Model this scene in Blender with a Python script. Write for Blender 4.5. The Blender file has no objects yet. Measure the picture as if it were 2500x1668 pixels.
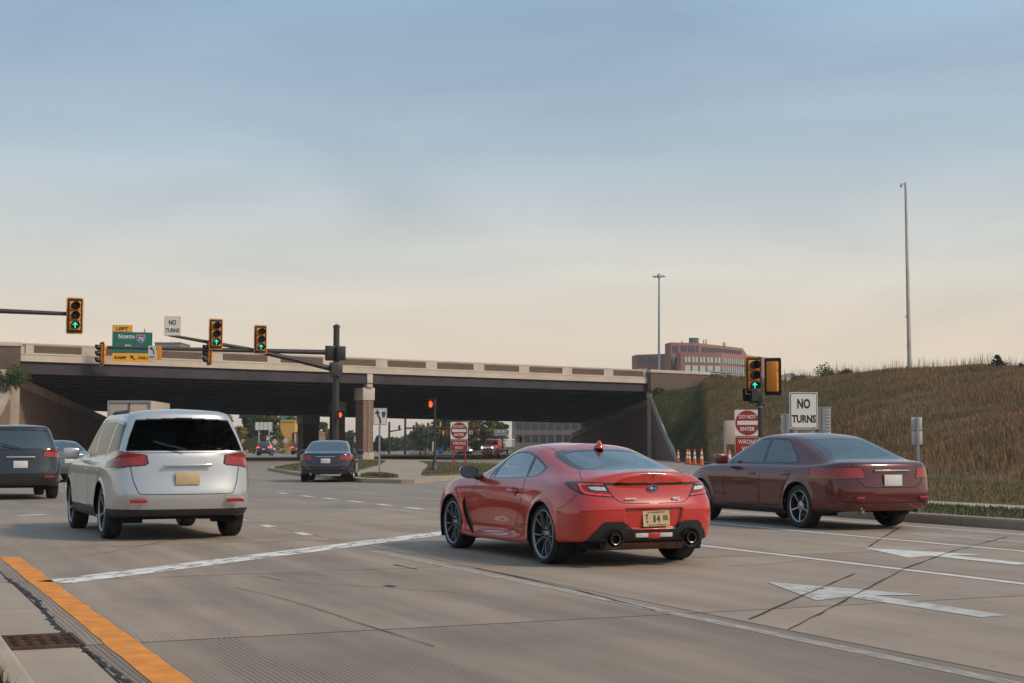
import bpy, bmesh, math, random
import numpy as np
from mathutils import Vector, Matrix
random.seed(7); RNG = np.random.default_rng(7)
scene = bpy.context.scene
COL = scene.collection
R = math.radians

# ------------------------------------------------------------------ camera, sky, sun, exposure
F_PX, HC = 3580.0, 1.215                      # focal length in photograph pixels (2500 wide), eye height
TH = math.atan(255.0 / F_PX); CT, ST = math.cos(TH), math.sin(TH)
cam_d = bpy.data.cameras.new('camera'); cam = bpy.data.objects.new('camera', cam_d); COL.objects.link(cam)
cam_d.sensor_width = 36; cam_d.lens = 36 * F_PX / 2500; cam_d.clip_end = 4000; cam_d.clip_start = .1
cam.location = (0, 0, HC); cam.rotation_euler = (R(90) + TH, 0, 0)
scene.camera = cam

SUN_AZ, SUN_EL = 114.0, 38.0                # degrees from the view axis (+Y) towards +X; elevation
world = bpy.data.worlds.new('World'); scene.world = world; world.use_nodes = True
wt = world.node_tree; wt.nodes.clear()
def WN(t, **k):
    n = wt.nodes.new(t)
    for a, v in k.items(): setattr(n, a, v)
    return n
w_out = WN('ShaderNodeOutputWorld'); w_bg = WN('ShaderNodeBackground')
w_sky = WN('ShaderNodeTexSky', sky_type='NISHITA', sun_disc=False)
w_sky.sun_elevation = R(SUN_EL); w_sky.sun_rotation = R(SUN_AZ)
w_sky.air_density = 1.0; w_sky.dust_density = 2.2; w_sky.ozone_density = 1.0
# thin high cloud: streaky veil mixed over the clear sky, the same all round
w_geo = WN('ShaderNodeTexCoord')
w_map = WN('ShaderNodeMapping'); w_map.inputs['Scale'].default_value = (1.0, 1.0, 5.0); w_map.inputs['Rotation'].default_value = (R(6), R(-5), 0)
w_n = WN('ShaderNodeTexNoise'); w_n.inputs['Scale'].default_value = 2.6; w_n.inputs['Detail'].default_value = 5; w_n.inputs['Roughness'].default_value = .5; w_n.inputs['Distortion'].default_value = .6
w_r = WN('ShaderNodeValToRGB'); w_r.color_ramp.elements[0].position = .34; w_r.color_ramp.elements[1].position = .74
w_r.color_ramp.elements[0].color = (.45, .45, .45, 1); w_r.color_ramp.elements[1].color = (.80, .80, .80, 1)
w_sep = WN('ShaderNodeSeparateXYZ')
w_grad = WN('ShaderNodeValToRGB')            # colour of the veil by elevation: warm low, pale blue-grey high
g = w_grad.color_ramp; g.elements[0].position = 0.0; g.elements[0].color = (10.0, 8.3, 6.3, 1)
g.elements[1].position = .30; g.elements[1].color = (4.7, 6.8, 8.8, 1)
for pos, colr in ((.07, (10.0, 8.5, 6.75, 1)), (.14, (8.5, 8.7, 8.2, 1)), (.20, (6.3, 7.7, 8.7, 1))):
    e = g.elements.new(pos); e.color = colr
w_mix = WN('ShaderNodeMix', data_type='RGBA')
w_fac = WN('ShaderNodeMath', operation='MULTIPLY_ADD')
w_low = WN('ShaderNodeMapRange'); w_low.inputs['From Min'].default_value = 0.0; w_low.inputs['From Max'].default_value = .2
w_low.inputs['To Min'].default_value = .5; w_low.inputs['To Max'].default_value = .12
L = wt.links.new
L(w_geo.outputs['Generated'], w_map.inputs['Vector']); L(w_map.outputs['Vector'], w_n.inputs['Vector'])
L(w_n.outputs['Fac'], w_r.inputs['Fac'])
L(w_geo.outputs['Generated'], w_sep.inputs[0]); L(w_sep.outputs['Z'], w_grad.inputs['Fac']); L(w_sep.outputs['Z'], w_low.inputs['Value'])
w_fac.inputs[1].default_value = .95; L(w_r.outputs['Color'], w_fac.inputs[0]); L(w_low.outputs['Result'], w_fac.inputs[2]); w_fac.use_clamp = True
L(w_fac.outputs[0], w_mix.inputs['Factor']); L(w_sky.outputs['Color'], w_mix.inputs['A']); L(w_grad.outputs['Color'], w_mix.inputs['B'])
L(w_mix.outputs['Result'], w_bg.inputs['Color']); w_bg.inputs['Strength'].default_value = .068
L(w_bg.outputs[0], w_out.inputs['Surface'])

sun_d = bpy.data.lights.new('sun', 'SUN'); sun = bpy.data.objects.new('sun', sun_d); COL.objects.link(sun)
sun_d.energy = 2.0; sun_d.angle = R(10); sun_d.color = (1, .80, .58)
_az, _el = R(SUN_AZ), R(SUN_EL)
_sd = Vector((math.sin(_az) * math.cos(_el), math.cos(_az) * math.cos(_el), math.sin(_el)))
sun.rotation_euler = _sd.to_track_quat('Z', 'Y').to_euler()
scene.view_settings.view_transform = 'Standard'; scene.view_settings.look = 'None'
scene.view_settings.exposure = 0.32; scene.view_settings.gamma = 1.0

# ------------------------------------------------------------------ survey helpers: sight lines of the photograph turned into places
def ray(px, py):
    r, u = (px - 1250) / F_PX, (834 - py) / F_PX
    return Vector((r, CT - u * ST, ST + u * CT))
def G(px, py, z=0.0):                          # where a sight line meets the level z
    d = ray(px, py); t = (z - HC) / d.z
    return Vector((t * d.x, t * d.y, z))
def at(px, py, Y):                             # the point of a sight line at distance Y
    d = ray(px, py); t = Y / d.y
    return Vector((t * d.x, Y, HC + t * d.z))
UA = R(23.75)
FW = Vector((-math.sin(UA), math.cos(UA), 0)); LF = Vector((-math.cos(UA), -math.sin(UA), 0)); UO = Vector((1.084, 15.612, 0))
def UV(u, v, z=0.0):                           # street frame: u along the lanes, v to the left, origin under the coupe's rear axle
    p = UO + FW * u + LF * v; return Vector((p.x, p.y, z))
ROADZ = math.atan2(FW.y, FW.x)

# ------------------------------------------------------------------ materials
MAT = {}
def mat(name, col, rough=.6, metal=0.0, var=0.0, vscale=4.0, bump=0.0, bscale=60.0, spec=.5, coat=0.0, emit=None, estr=0.0, vcol=None, aniso=None, alpha=1.0):
    if name in MAT: return MAT[name]
    m = bpy.data.materials.new(name); m.use_nodes = True; nt = m.node_tree; b = nt.nodes['Principled BSDF']
    b.inputs['Base Color'].default_value = (*col, 1); b.inputs['Roughness'].default_value = rough
    b.inputs['Metallic'].default_value = metal; b.inputs['Specular IOR Level'].default_value = spec
    b.inputs['Coat Weight'].default_value = coat; b.inputs['Coat Roughness'].default_value = .02; b.inputs['Coat IOR'].default_value = 1.65 if coat >= 1 else 1.5
    tc = nt.nodes.new('ShaderNodeTexCoord'); src = tc.outputs['Object']
    if aniso:
        mp = nt.nodes.new('ShaderNodeMapping'); mp.inputs['Scale'].default_value = aniso; nt.links.new(src, mp.inputs['Vector']); src = mp.outputs['Vector']
    if var > 0:
        n = nt.nodes.new('ShaderNodeTexNoise'); n.inputs['Scale'].default_value = vscale; n.inputs['Detail'].default_value = 6; n.inputs['Roughness'].default_value = .65
        nt.links.new(src, n.inputs['Vector'])
        r = nt.nodes.new('ShaderNodeValToRGB'); r.color_ramp.elements[0].position = .3; r.color_ramp.elements[1].position = .7
        c2 = vcol if vcol else tuple(c * (1 - var) for c in col)
        r.color_ramp.elements[0].color = (*c2, 1); r.color_ramp.elements[1].color = (*(min(1, c * (1 + var * .6)) for c in col), 1) if not vcol else (*col, 1)
        nt.links.new(n.outputs['Fac'], r.inputs['Fac']); nt.links.new(r.outputs['Color'], b.inputs['Base Color'])
        mr = nt.nodes.new('ShaderNodeMapRange'); mr.inputs['To Min'].default_value = min(1, rough * 1.12); mr.inputs['To Max'].default_value = rough * .85
        nt.links.new(n.outputs['Fac'], mr.inputs['Value']); nt.links.new(mr.outputs['Result'], b.inputs['Roughness'])
    if bump > 0:
        n2 = nt.nodes.new('ShaderNodeTexNoise'); n2.inputs['Scale'].default_value = bscale; n2.inputs['Detail'].default_value = 4
        nt.links.new(src, n2.inputs['Vector'])
        bp = nt.nodes.new('ShaderNodeBump'); bp.inputs['Strength'].default_value = bump; bp.inputs['Distance'].default_value = .01
        nt.links.new(n2.outputs['Fac'], bp.inputs['Height']); nt.links.new(bp.outputs['Normal'], b.inputs['Normal'])
    if emit:
        b.inputs['Emission Color'].default_value = (*emit, 1); b.inputs['Emission Strength'].default_value = estr
    b.inputs['Alpha'].default_value = alpha
    MAT[name] = m; return m
def glass(name, tint, mixf=.12, rough=.02):      # thin sheet of tinted glass: tinted see-through plus mirror reflection
    if name in MAT: return MAT[name]
    m = bpy.data.materials.new(name); m.use_nodes = True; nt = m.node_tree; nt.nodes.clear()
    o = nt.nodes.new('ShaderNodeOutputMaterial'); t = nt.nodes.new('ShaderNodeBsdfTransparent'); t.inputs[0].default_value = (*tint, 1)
    g_ = nt.nodes.new('ShaderNodeBsdfGlossy'); g_.inputs['Roughness'].default_value = rough; g_.inputs[0].default_value = (.92, .96, .96, 1)
    fr = nt.nodes.new('ShaderNodeFresnel'); fr.inputs[0].default_value = 1.5
    ad = nt.nodes.new('ShaderNodeMath'); ad.operation = 'ADD'; ad.inputs[1].default_value = mixf; ad.use_clamp = True
    mx = nt.nodes.new('ShaderNodeMixShader'); l = nt.links.new
    l(fr.outputs[0], ad.inputs[0]); l(ad.outputs[0], mx.inputs[0]); l(t.outputs[0], mx.inputs[1]); l(g_.outputs[0], mx.inputs[2]); l(mx.outputs[0], o.inputs[0])
    MAT[name] = m; return m

# ------------------------------------------------------------------ mesh builder
class MB:
    def __init__(s): s.v, s.f = [], []
    def add(s, vs, fs):
        k = len(s.v); s.v += [tuple(p) for p in vs]; s.f += [tuple(i + k for i in q) for q in fs]; return s
    def box(s, c, size, rz=0.0, M=None):
        x, y, z = (a / 2 for a in size); vs = [Vector((sx * x, sy * y, sz * z)) for sx in (-1, 1) for sy in (-1, 1) for sz in (-1, 1)]
        M = M if M is not None else Matrix.Rotation(rz, 3, 'Z'); c = Vector(c)
        return s.add([c + M @ p for p in vs], [(0, 1, 3, 2), (4, 6, 7, 5), (0, 4, 5, 1), (2, 3, 7, 6), (0, 2, 6, 4), (1, 5, 7, 3)])
    def cyl(s, a, b, r0, r1=None, n=12, caps=True):
        a, b = Vector(a), Vector(b); r1 = r0 if r1 is None else r1; d = (b - a).normalized()
        q = d.orthogonal().normalized(); w = d.cross(q); vs = []
        for p, r in ((a, r0), (b, r1)):
            for i in range(n):
                t = 2 * math.pi * i / n; vs.append(p + (q * math.cos(t) + w * math.sin(t)) * r)
        fs = [(i, (i + 1) % n, n + (i + 1) % n, n + i) for i in range(n)]
        if caps: fs += [tuple(range(n - 1, -1, -1)), tuple(range(n, 2 * n))]
        return s.add(vs, fs)
    def tube(s, pts, r, n=8, caps=True):
        pts = [Vector(p) for p in pts]; rs = r if isinstance(r, (list, tuple)) else [r] * len(pts); vs, fs = [], []
        q = None
        for i, p in enumerate(pts):
            d = (pts[min(i + 1, len(pts) - 1)] - pts[max(i - 1, 0)]).normalized()
            q = d.orthogonal().normalized() if q is None else (q - d * q.dot(d)).normalized(); w = d.cross(q)
            for k in range(n):
                t = 2 * math.pi * k / n; vs.append(p + (q * math.cos(t) + w * math.sin(t)) * rs[i])
        for i in range(len(pts) - 1):
            for k in range(n): fs.append((i * n + k, i * n + (k + 1) % n, (i + 1) * n + (k + 1) % n, (i + 1) * n + k))
        if caps: fs += [tuple(range(n - 1, -1, -1)), tuple(range((len(pts) - 1) * n, len(pts) * n))]
        return s.add(vs, fs)
    def lathe(s, prof, n=24, o=(0, 0, 0), M=None):   # prof [(r, h)] about local Z
        o = Vector(o); M = M or Matrix.Identity(3); vs, fs = [], []
        for r, h in prof:
            for i in range(n):
                t = 2 * math.pi * i / n; vs.append(o + M @ Vector((r * math.cos(t), r * math.sin(t), h)))
        for j in range(len(prof) - 1):
            for i in range(n): fs.append((j * n + i, j * n + (i + 1) % n, (j + 1) * n + (i + 1) % n, (j + 1) * n + i))
        return s.add(vs, fs)
    def prism(s, poly, o, ex, ey, depth):            # outline in the plane (ex, ey) at o, thickened by depth along ex x ey
        o, ex, ey = Vector(o), Vector(ex), Vector(ey); n = ex.cross(ey).normalized() * depth; k = len(poly)
        a = [o + ex * p[0] + ey * p[1] for p in poly]; vs = a + [p + n for p in a]
        return s.add(vs, [tuple(range(k - 1, -1, -1)), tuple(range(k, 2 * k))] + [(i, (i + 1) % k, k + (i + 1) % k, k + i) for i in range(k)])
    def quad(s, a, b, c, d): return s.add([a, b, c, d], [(0, 1, 2, 3)])
    def mesh(s, name):
        m = bpy.data.meshes.new(name); m.from_pydata(s.v, [], s.f); m.update(); return m
    def build(s, name, m, parent=None, smooth=False, bevel=0.0, angle=40, seg=2):
        me = s.mesh(name)
        return link(name, me, m, parent, smooth, bevel, angle, seg)
def link(name, me, m=None, parent=None, smooth=False, bevel=0.0, angle=40, seg=2):
    if bevel > 0 or smooth:
        bm = bmesh.new(); bm.from_mesh(me)
        if bevel > 0:
            es = [e for e in bm.edges if len(e.link_faces) == 2 and e.calc_face_angle(0) > R(30)]
            bmesh.ops.bevel(bm, geom=es, offset=bevel, segments=seg, affect='EDGES', profile=.5, clamp_overlap=True)
        if smooth or bevel > 0:
            for f in bm.faces: f.smooth = True
            for e in bm.edges:
                if len(e.link_faces) == 2 and e.calc_face_angle(0) > R(angle): e.smooth = False
        bm.to_mesh(me); bm.free()
    if m is not None and not me.materials: me.materials.append(m)
    o = bpy.data.objects.new(name, me); COL.objects.link(o)
    if parent is not None: o.parent = parent
    return o
def empty(name, loc=(0, 0, 0), rz=0.0):
    o = bpy.data.objects.new(name, None); COL.objects.link(o); o.location = loc; o.rotation_euler = (0, 0, rz); o.empty_display_size = .2; return o
def tag(o, label=None, cat=None, group=None, kind=None):
    if label: o['label'] = label
    if cat: o['category'] = cat
    if group: o['group'] = group
    if kind: o['kind'] = kind
    return o
def copy_tree(o, parent=None):
    c = o.copy(); COL.objects.link(c); c.parent = parent
    for ch in o.children: copy_tree(ch, c)
    return c
def rrect(w, h, r, n=4):                        # rounded rectangle outline centred on 0
    p = []
    for cx, cy, a0 in ((w / 2 - r, h / 2 - r, 0), (-w / 2 + r, h / 2 - r, 90), (-w / 2 + r, -h / 2 + r, 180), (w / 2 - r, -h / 2 + r, 270)):
        for i in range(n + 1):
            a = R(a0 + 90 * i / n); p.append((cx + r * math.cos(a), cy + r * math.sin(a)))
    return p
def circle(r, n=24, cx=0, cy=0): return [(cx + r * math.cos(2 * math.pi * i / n), cy + r * math.sin(2 * math.pi * i / n)) for i in range(n)]
_txt = {}
def text_mesh(s, size, depth=.002, sx=1.0, bold=.0, spacing=1.0):
    """lettering as a flat mesh standing in the local XZ plane, centred, facing -Y"""
    cu = bpy.data.curves.new('lettering', 'FONT'); cu.body = s; cu.size = size; cu.align_x = 'CENTER'; cu.align_y = 'CENTER'
    cu.extrude = depth; cu.offset = bold; cu.space_character = spacing; cu.resolution_u = 3
    o = bpy.data.objects.new('lettering', cu); COL.objects.link(o); dg = bpy.context.evaluated_depsgraph_get()
    me = bpy.data.meshes.new_from_object(o.evaluated_get(dg)); bpy.data.objects.remove(o); bpy.data.curves.remove(cu)
    me.materials.clear()
    me.transform(Matrix.Rotation(R(90), 4, 'X') @ Matrix.Diagonal((sx, 1, 1, 1)))
    xs = [v.co.x for v in me.vertices]; zs = [v.co.z for v in me.vertices]
    if xs: me.transform(Matrix.Translation((-(min(xs) + max(xs)) / 2, 0, -(min(zs) + max(zs)) / 2)))
    me.name = 'lettering'; return me
def text(s, h, x, z, y, m, parent, w=None, bold=.0, depth=.002, spacing=1.0, name='lettering', mirror=False):
    """letters of cap height h (and total width w) centred at (x, z) on the plane y of the parent"""
    me = text_mesh(s, h / .72, depth, 1, bold, spacing)
    xs = [v.co.x for v in me.vertices]; zs = [v.co.z for v in me.vertices]
    fx = (w / (max(xs) - min(xs))) if w else 1; fz = h / (max(zs) - min(zs))
    me.transform(Matrix.Diagonal((fx, 1, fz, 1)) @ Matrix.Identity(4)); me.transform(Matrix.Translation((x, y, z)))
    return link(name, me, m, parent)
# ------------------------------------------------------------------ materials of the setting
def concrete_mat(name, a, b, tined=False, stain=.5, speck=.5):
    m = bpy.data.materials.new(name); m.use_nodes = True; nt = m.node_tree; bs = nt.nodes['Principled BSDF']; l = nt.links.new; N = nt.nodes.new
    tc = N('ShaderNodeTexCoord'); oi = N('ShaderNodeObjectInfo'); mul = N('ShaderNodeVectorMath'); mul.operation = 'SCALE'; mul.inputs['Scale'].default_value = 37.0
    cmb = N('ShaderNodeCombineXYZ'); l(oi.outputs['Random'], cmb.inputs[0]); l(oi.outputs['Random'], cmb.inputs[1]); l(cmb.outputs[0], mul.inputs[0])
    add = N('ShaderNodeVectorMath'); l(tc.outputs['Object'], add.inputs[0]); l(mul.outputs[0], add.inputs[1]); vec = add.outputs[0]
    n1 = N('ShaderNodeTexNoise'); n1.inputs['Scale'].default_value = .55; n1.inputs['Detail'].default_value = 7; n1.inputs['Roughness'].default_value = .62; l(vec, n1.inputs['Vector'])
    mp = N('ShaderNodeMapping'); mp.inputs['Scale'].default_value = (.16, 2.2, 1); l(vec, mp.inputs['Vector'])
    n2 = N('ShaderNodeTexNoise'); n2.inputs['Scale'].default_value = 1.0; n2.inputs['Detail'].default_value = 5; l(mp.outputs[0], n2.inputs['Vector'])
    n3 = N('ShaderNodeTexNoise'); n3.inputs['Scale'].default_value = 110; n3.inputs['Detail'].default_value = 3; n3.inputs['Roughness'].default_value = .8; l(vec, n3.inputs['Vector'])
    av = N('ShaderNodeMath'); av.operation = 'MULTIPLY_ADD'; av.inputs[1].default_value = .55; l(n1.outputs['Fac'], av.inputs[0])
    a2 = N('ShaderNodeMath'); a2.operation = 'MULTIPLY'; a2.inputs[1].default_value = .45; l(n2.outputs['Fac'], a2.inputs[0]); l(a2.outputs[0], av.inputs[2])
    r = N('ShaderNodeValToRGB'); r.color_ramp.elements[0].position = .36; r.color_ramp.elements[1].position = .62
    r.color_ramp.elements[0].color = (*b, 1); r.color_ramp.elements[1].color = (*a, 1); l(av.outputs[0], r.inputs['Fac'])
    sp = N('ShaderNodeMapRange'); sp.inputs['From Min'].default_value = .3; sp.inputs['From Max'].default_value = .7; sp.inputs['To Min'].default_value = 1 - speck; sp.inputs['To Max'].default_value = 1 + speck * .7; l(n3.outputs['Fac'], sp.inputs['Value'])
    tone = N('ShaderNodeMapRange'); tone.inputs['To Min'].default_value = .86; tone.inputs['To Max'].default_value = 1.1; l(oi.outputs['Random'], tone.inputs['Value'])
    pr = N('ShaderNodeMath'); pr.operation = 'MULTIPLY'; l(sp.outputs[0], pr.inputs[0]); l(tone.outputs[0], pr.inputs[1])
    # scattered dark spots (gum, oil)
    vo = N('ShaderNodeTexVoronoi'); vo.inputs['Scale'].default_value = 2.3; l(vec, vo.inputs['Vector'])
    vr = N('ShaderNodeMapRange'); vr.inputs['From Min'].default_value = .02; vr.inputs['From Max'].default_value = .055; vr.inputs['To Min'].default_value = .45; vr.inputs['To Max'].default_value = 1; l(vo.outputs['Distance'], vr.inputs['Value'])
    p2 = N('ShaderNodeMath'); p2.operation = 'MULTIPLY'; l(pr.outputs[0], p2.inputs[0]); l(vr.outputs[0], p2.inputs[1]); fac = p2.outputs[0]
    hb = n3.outputs['Fac']; hs = .35
    if tined:                                    # saw-cut grooves along the lane
        sx = N('ShaderNodeSeparateXYZ'); l(tc.outputs['Object'], sx.inputs[0])
        wob = N('ShaderNodeTexNoise'); wob.inputs['Scale'].default_value = .8; l(vec, wob.inputs['Vector'])
        wa = N('ShaderNodeMath'); wa.operation = 'MULTIPLY_ADD'; wa.inputs[1].default_value = .06; l(wob.outputs['Fac'], wa.inputs[0]); l(sx.outputs['Y'], wa.inputs[2])
        ws = N('ShaderNodeMath'); ws.operation = 'MULTIPLY'; ws.inputs[1].default_value = 2 * math.pi / .034; l(wa.outputs[0], ws.inputs[0])
        si = N('ShaderNodeMath'); si.operation = 'SINE'; l(ws.outputs[0], si.inputs[0])
        gr = N('ShaderNodeMapRange'); gr.inputs['From Min'].default_value = -1; gr.inputs['From Max'].default_value = -.55; gr.inputs['To Min'].default_value = .30; gr.inputs['To Max'].default_value = 1; l(si.outputs[0], gr.inputs['Value'])
        br = N('ShaderNodeMapRange'); br.inputs['From Min'].default_value = .42; br.inputs['From Max'].default_value = .60; br.inputs['To Min'].default_value = 1; br.inputs['To Max'].default_value = .15; l(n2.outputs['Fac'], br.inputs['Value'])   # worn smooth in places
        mxg = N('ShaderNodeMix'); mxg.data_type = 'FLOAT'; mxg.inputs['A'].default_value = 1.0; l(br.outputs[0], mxg.inputs['Factor']); l(gr.outputs[0], mxg.inputs['B'])
        p3 = N('ShaderNodeMath'); p3.operation = 'MULTIPLY'; l(fac, p3.inputs[0]); l(mxg.outputs[0], p3.inputs[1]); fac = p3.outputs[0]
    sc = N('ShaderNodeVectorMath'); sc.operation = 'SCALE'; l(r.outputs['Color'], sc.inputs[0]); l(fac, sc.inputs['Scale']); l(sc.outputs[0], bs.inputs['Base Color'])
    bp = N('ShaderNodeBump'); bp.inputs['Strength'].default_value = hs; bp.inputs['Distance'].default_value = .004; l(hb, bp.inputs['Height']); l(bp.outputs[0], bs.inputs['Normal'])
    bs.inputs['Roughness'].default_value = .78; bs.inputs['Specular IOR Level'].default_value = .35
    MAT[name] = m; return m
def worn_paint(name, col, lo=.42, hi=.5, sc=(1.2, 14, 1), scale=3.0):
    m = bpy.data.materials.new(name); m.use_nodes = True; nt = m.node_tree; b = nt.nodes['Principled BSDF']; l = nt.links.new; N = nt.nodes.new
    tc = N('ShaderNodeTexCoord'); mp = N('ShaderNodeMapping'); mp.inputs['Scale'].default_value = sc; l(tc.outputs['Object'], mp.inputs['Vector'])
    n = N('ShaderNodeTexNoise'); n.inputs['Scale'].default_value = scale; n.inputs['Detail'].default_value = 8; n.inputs['Roughness'].default_value = .75; l(mp.outputs[0], n.inputs['Vector'])
    r = N('ShaderNodeMapRange'); r.inputs['From Min'].default_value = lo; r.inputs['From Max'].default_value = hi; r.clamp = True; l(n.outputs['Fac'], r.inputs['Value']); l(r.outputs[0], b.inputs['Alpha'])
    n2 = N('ShaderNodeTexNoise'); n2.inputs['Scale'].default_value = 5; n2.inputs['Detail'].default_value = 6; l(tc.outputs['Object'], n2.inputs['Vector'])
    rr_ = N('ShaderNodeValToRGB'); rr_.color_ramp.elements[0].color = (*(c * .72 for c in col), 1); rr_.color_ramp.elements[1].color = (*(min(1, c * 1.12) for c in col), 1); rr_.color_ramp.elements[0].position = .3; rr_.color_ramp.elements[1].position = .7
    l(n2.outputs['Fac'], rr_.inputs['Fac']); l(rr_.outputs[0], b.inputs['Base Color']); b.inputs['Roughness'].default_value = .7
    MAT[name] = m; return m
C_A, C_B = (.375, .295, .228), (.255, .203, .162)
M_slab = concrete_mat('road_concrete', C_A, C_B, False, speck=.30)
M_tined = concrete_mat('road_concrete_tined', C_A, C_B, True, speck=.28)
M_pave = concrete_mat('intersection_concrete', (.345, .285, .228), (.225, .19, .16), False, speck=.2)
M_kerb = concrete_mat('kerb_concrete', (.44, .355, .275), (.32, .26, .205), False, speck=.22)
M_joint = mat('joint_dirt', (.035, .030, .027), .95, var=.5, vscale=8)
M_white = worn_paint('road_white_worn', (.80, .77, .72), .445, .475, (.9, 3.4, 1), 2.6)
M_white2 = worn_paint('road_white', (.70, .68, .63), .30, .42)
M_whitearrow = worn_paint('road_white_arrow', (.54, .52, .49), .33, .47, (1.6, 2.2, 1), 1.6)
M_whiteold = worn_paint('road_white_old', (.56, .53, .48), .36, .62)
M_yellow = worn_paint('road_yellow', (.78, .27, .025), .22, .34, (3, 3, 1), 6)
M_grassg = mat('grass_ground', (.085, .085, .030), .95, var=.5, vscale=1.2, vcol=(.055, .06, .022), bump=.6, bscale=30)
M_vergeg = mat('verge_ground', (.15, .11, .055), .95, var=.5, vscale=.9, vcol=(.075, .07, .028), bump=.6, bscale=30)
M_isl = mat('island_turf', (.115, .098, .045), .95, var=.55, vscale=.5, vcol=(.07, .068, .03), bump=.6, bscale=20)
M_dry = mat('dry_grass_ground', (.15, .105, .050), .95, var=.5, vscale=.35, vcol=(.085, .068, .030), bump=.6, bscale=20)

# ground far and wide
gnd = MB().quad((-1800, -60, -.08), (1800, -60, -.08), (1800, 3000, -.08), (-1800, 3000, -.08)).build('ground', M_grassg); tag(gnd, 'flat ground beyond the roads', None, None, 'structure')

# the road of the coupe: base sheet carrying the slabs (own frame: x along the lanes, y to the left)
SL = 4.56; U0S, U1S = .06 - 4 * SL, .06 + 3 * SL
VB = [-8.05, -7.32, -5.05, -2.28, 1.66, 6.05]
road = MB().quad((U0S - .5, -8.1, -.0012), (U1S, -8.1, -.0012), (U1S, 12, -.0012), (U0S - .5, 12, -.0012)).build('road', M_joint)
road.location = UO; road.rotation_euler = (0, 0, ROADZ); tag(road, 'pale jointed concrete road with turn lanes', None, None, 'structure')
_slabm = {}
def slab(u0, u1, v0, v1, m, gapw=.014, z=.0, th=.05):
    key = (round(u1 - u0, 3), round(v1 - v0, 3), m.name)
    if key not in _slabm:
        b = MB(); a, c = (u1 - u0) / 2 - gapw * 1.25, (v1 - v0) / 2 - gapw / 2; e = .004
        b.add([(-a, -c, -th), (a, -c, -th), (a, c, -th), (-a, c, -th), (-a, -c, -e), (a, -c, -e), (a, c, -e), (-a, c, -e), (-a + e, -c + e, 0), (a - e, -c + e, 0), (a - e, c - e, 0), (-a + e, c - e, 0)],
              [(0, 1, 5, 4), (1, 2, 6, 5), (2, 3, 7, 6), (3, 0, 4, 7), (4, 5, 9, 8), (5, 6, 10, 9), (6, 7, 11, 10), (7, 4, 8, 11), (8, 9, 10, 11)])
        _slabm[key] = b.mesh('slab'); _slabm[key].materials.append(m)
    o = bpy.data.objects.new('slab', _slabm[key]); COL.objects.link(o); o.parent = road; o.location = ((u0 + u1) / 2, (v0 + v1) / 2, z + random.uniform(-.0004, .0006)); return o
for i in range(7):
    u0 = U0S + i * SL; u1 = u0 + SL
    for k in range(len(VB) - 1): slab(u0, u1, VB[k], VB[k + 1], M_tined if (k == 4 and i < 5) else M_slab)
    if i >= 4: slab(u0, u1, 6.05, 11.9, M_slab)
    else:                                           # gutter pan in short pieces
        for a_, b_ in ((0, .5), (.5, 1)) if i != 2 else ((0, .02), (.02, .21), (.21, 1)):
            slab(u0 + a_ * SL, u0 + b_ * SL, 6.05, 6.52, M_kerb, .008)
# junction pavement beyond
jp = MB().quad((U1S, -60, 0), (260, -150, 0), (260, 170, 0), (U1S, 60, 0)); jp.quad((-40, 12, 0), (U1S, 12, 0), (U1S, 60, 0), (-40, 60, 0))
jp = MB().add([(U1S, -60, 0), (300, -260, 0), (300, 200, 0), (U1S, 60, 0), (-20, 60, 0), (-20, 12, 0), (U1S, 12, 0)], [(0, 1, 2, 3, 4, 5, 6)]).build('junction_pavement', M_pave)
jp.location = UO; jp.rotation_euler = (0, 0, ROADZ); tag(jp, 'wide concrete junction beyond the stop line', None, None, 'structure')

def mark(name, pts, m, label, cat='road marking', z=.004, group=None, parent=None):
    """a flat painted marking with the outline pts (street frame)"""
    c = Vector((sum(p[0] for p in pts) / len(pts), sum(p[1] for p in pts) / len(pts)))
    o = MB().add([(p[0] - c.x, p[1] - c.y, 0) for p in pts], [tuple(range(len(pts)))]).build(name, m)
    o.location = UV(c.x, c.y, z); o.rotation_euler = (0, 0, ROADZ); tag(o, label, cat, group); return o
def strip(u0, u1, v, w, n=1): return [(u0, v - w / 2), (u1, v - w / 2), (u1, v + w / 2), (u0, v + w / 2)]
def rough_strip(u0, u1, v, w, n=60, amp=.008):
    A = [(u0 + (u1 - u0) * i / n, v - w / 2 + random.uniform(-amp, amp)) for i in range(n + 1)]
    B_ = [(u0 + (u1 - u0) * i / n, v + w / 2 + random.uniform(-amp, amp)) for i in range(n, -1, -1)]
    return A + B_
mark('yellow_edge_line', rough_strip(-14, 3.14, 5.80, .20), M_yellow, 'broad orange-yellow edge line running along the gutter', group=None)
# stop line, worn
d_ = Vector((5.45 + .14, -.15 - 5.74)).normalized(); n_ = Vector((-d_.y, d_.x)) * .20
A_ = Vector((-.14, 5.70)); B_ = A_ + d_ * 9.4
so = MB(); k = 90; vs = []
ll = (B_ - A_).length
so.add([(0, -.21, 0), (ll, -.21, 0), (ll, .21, 0), (0, .21, 0)], [(0, 1, 2, 3)])
so = so.build('stop_line', M_white); so.location = UV(A_.x, A_.y, .004); so.rotation_euler = (0, 0, ROADZ + math.atan2(d_.y, d_.x)); tag(so, 'broad flaking white stop line slanting across the lanes', 'road marking')
mark('lane_line', rough_strip(-14, 2.6, 1.87, .12, 50, .004), M_whiteold, 'faded white lane line left of the red coupe')
mark('lane_line', rough_strip(-14, 8.0, -2.10, .12, 50, .004), M_white2, 'white lane line right of the red coupe')
mark('lane_line', rough_strip(-14, 10.5, -4.98, .12, 50, .004), M_white2, 'second white lane line right of the red coupe')
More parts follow.
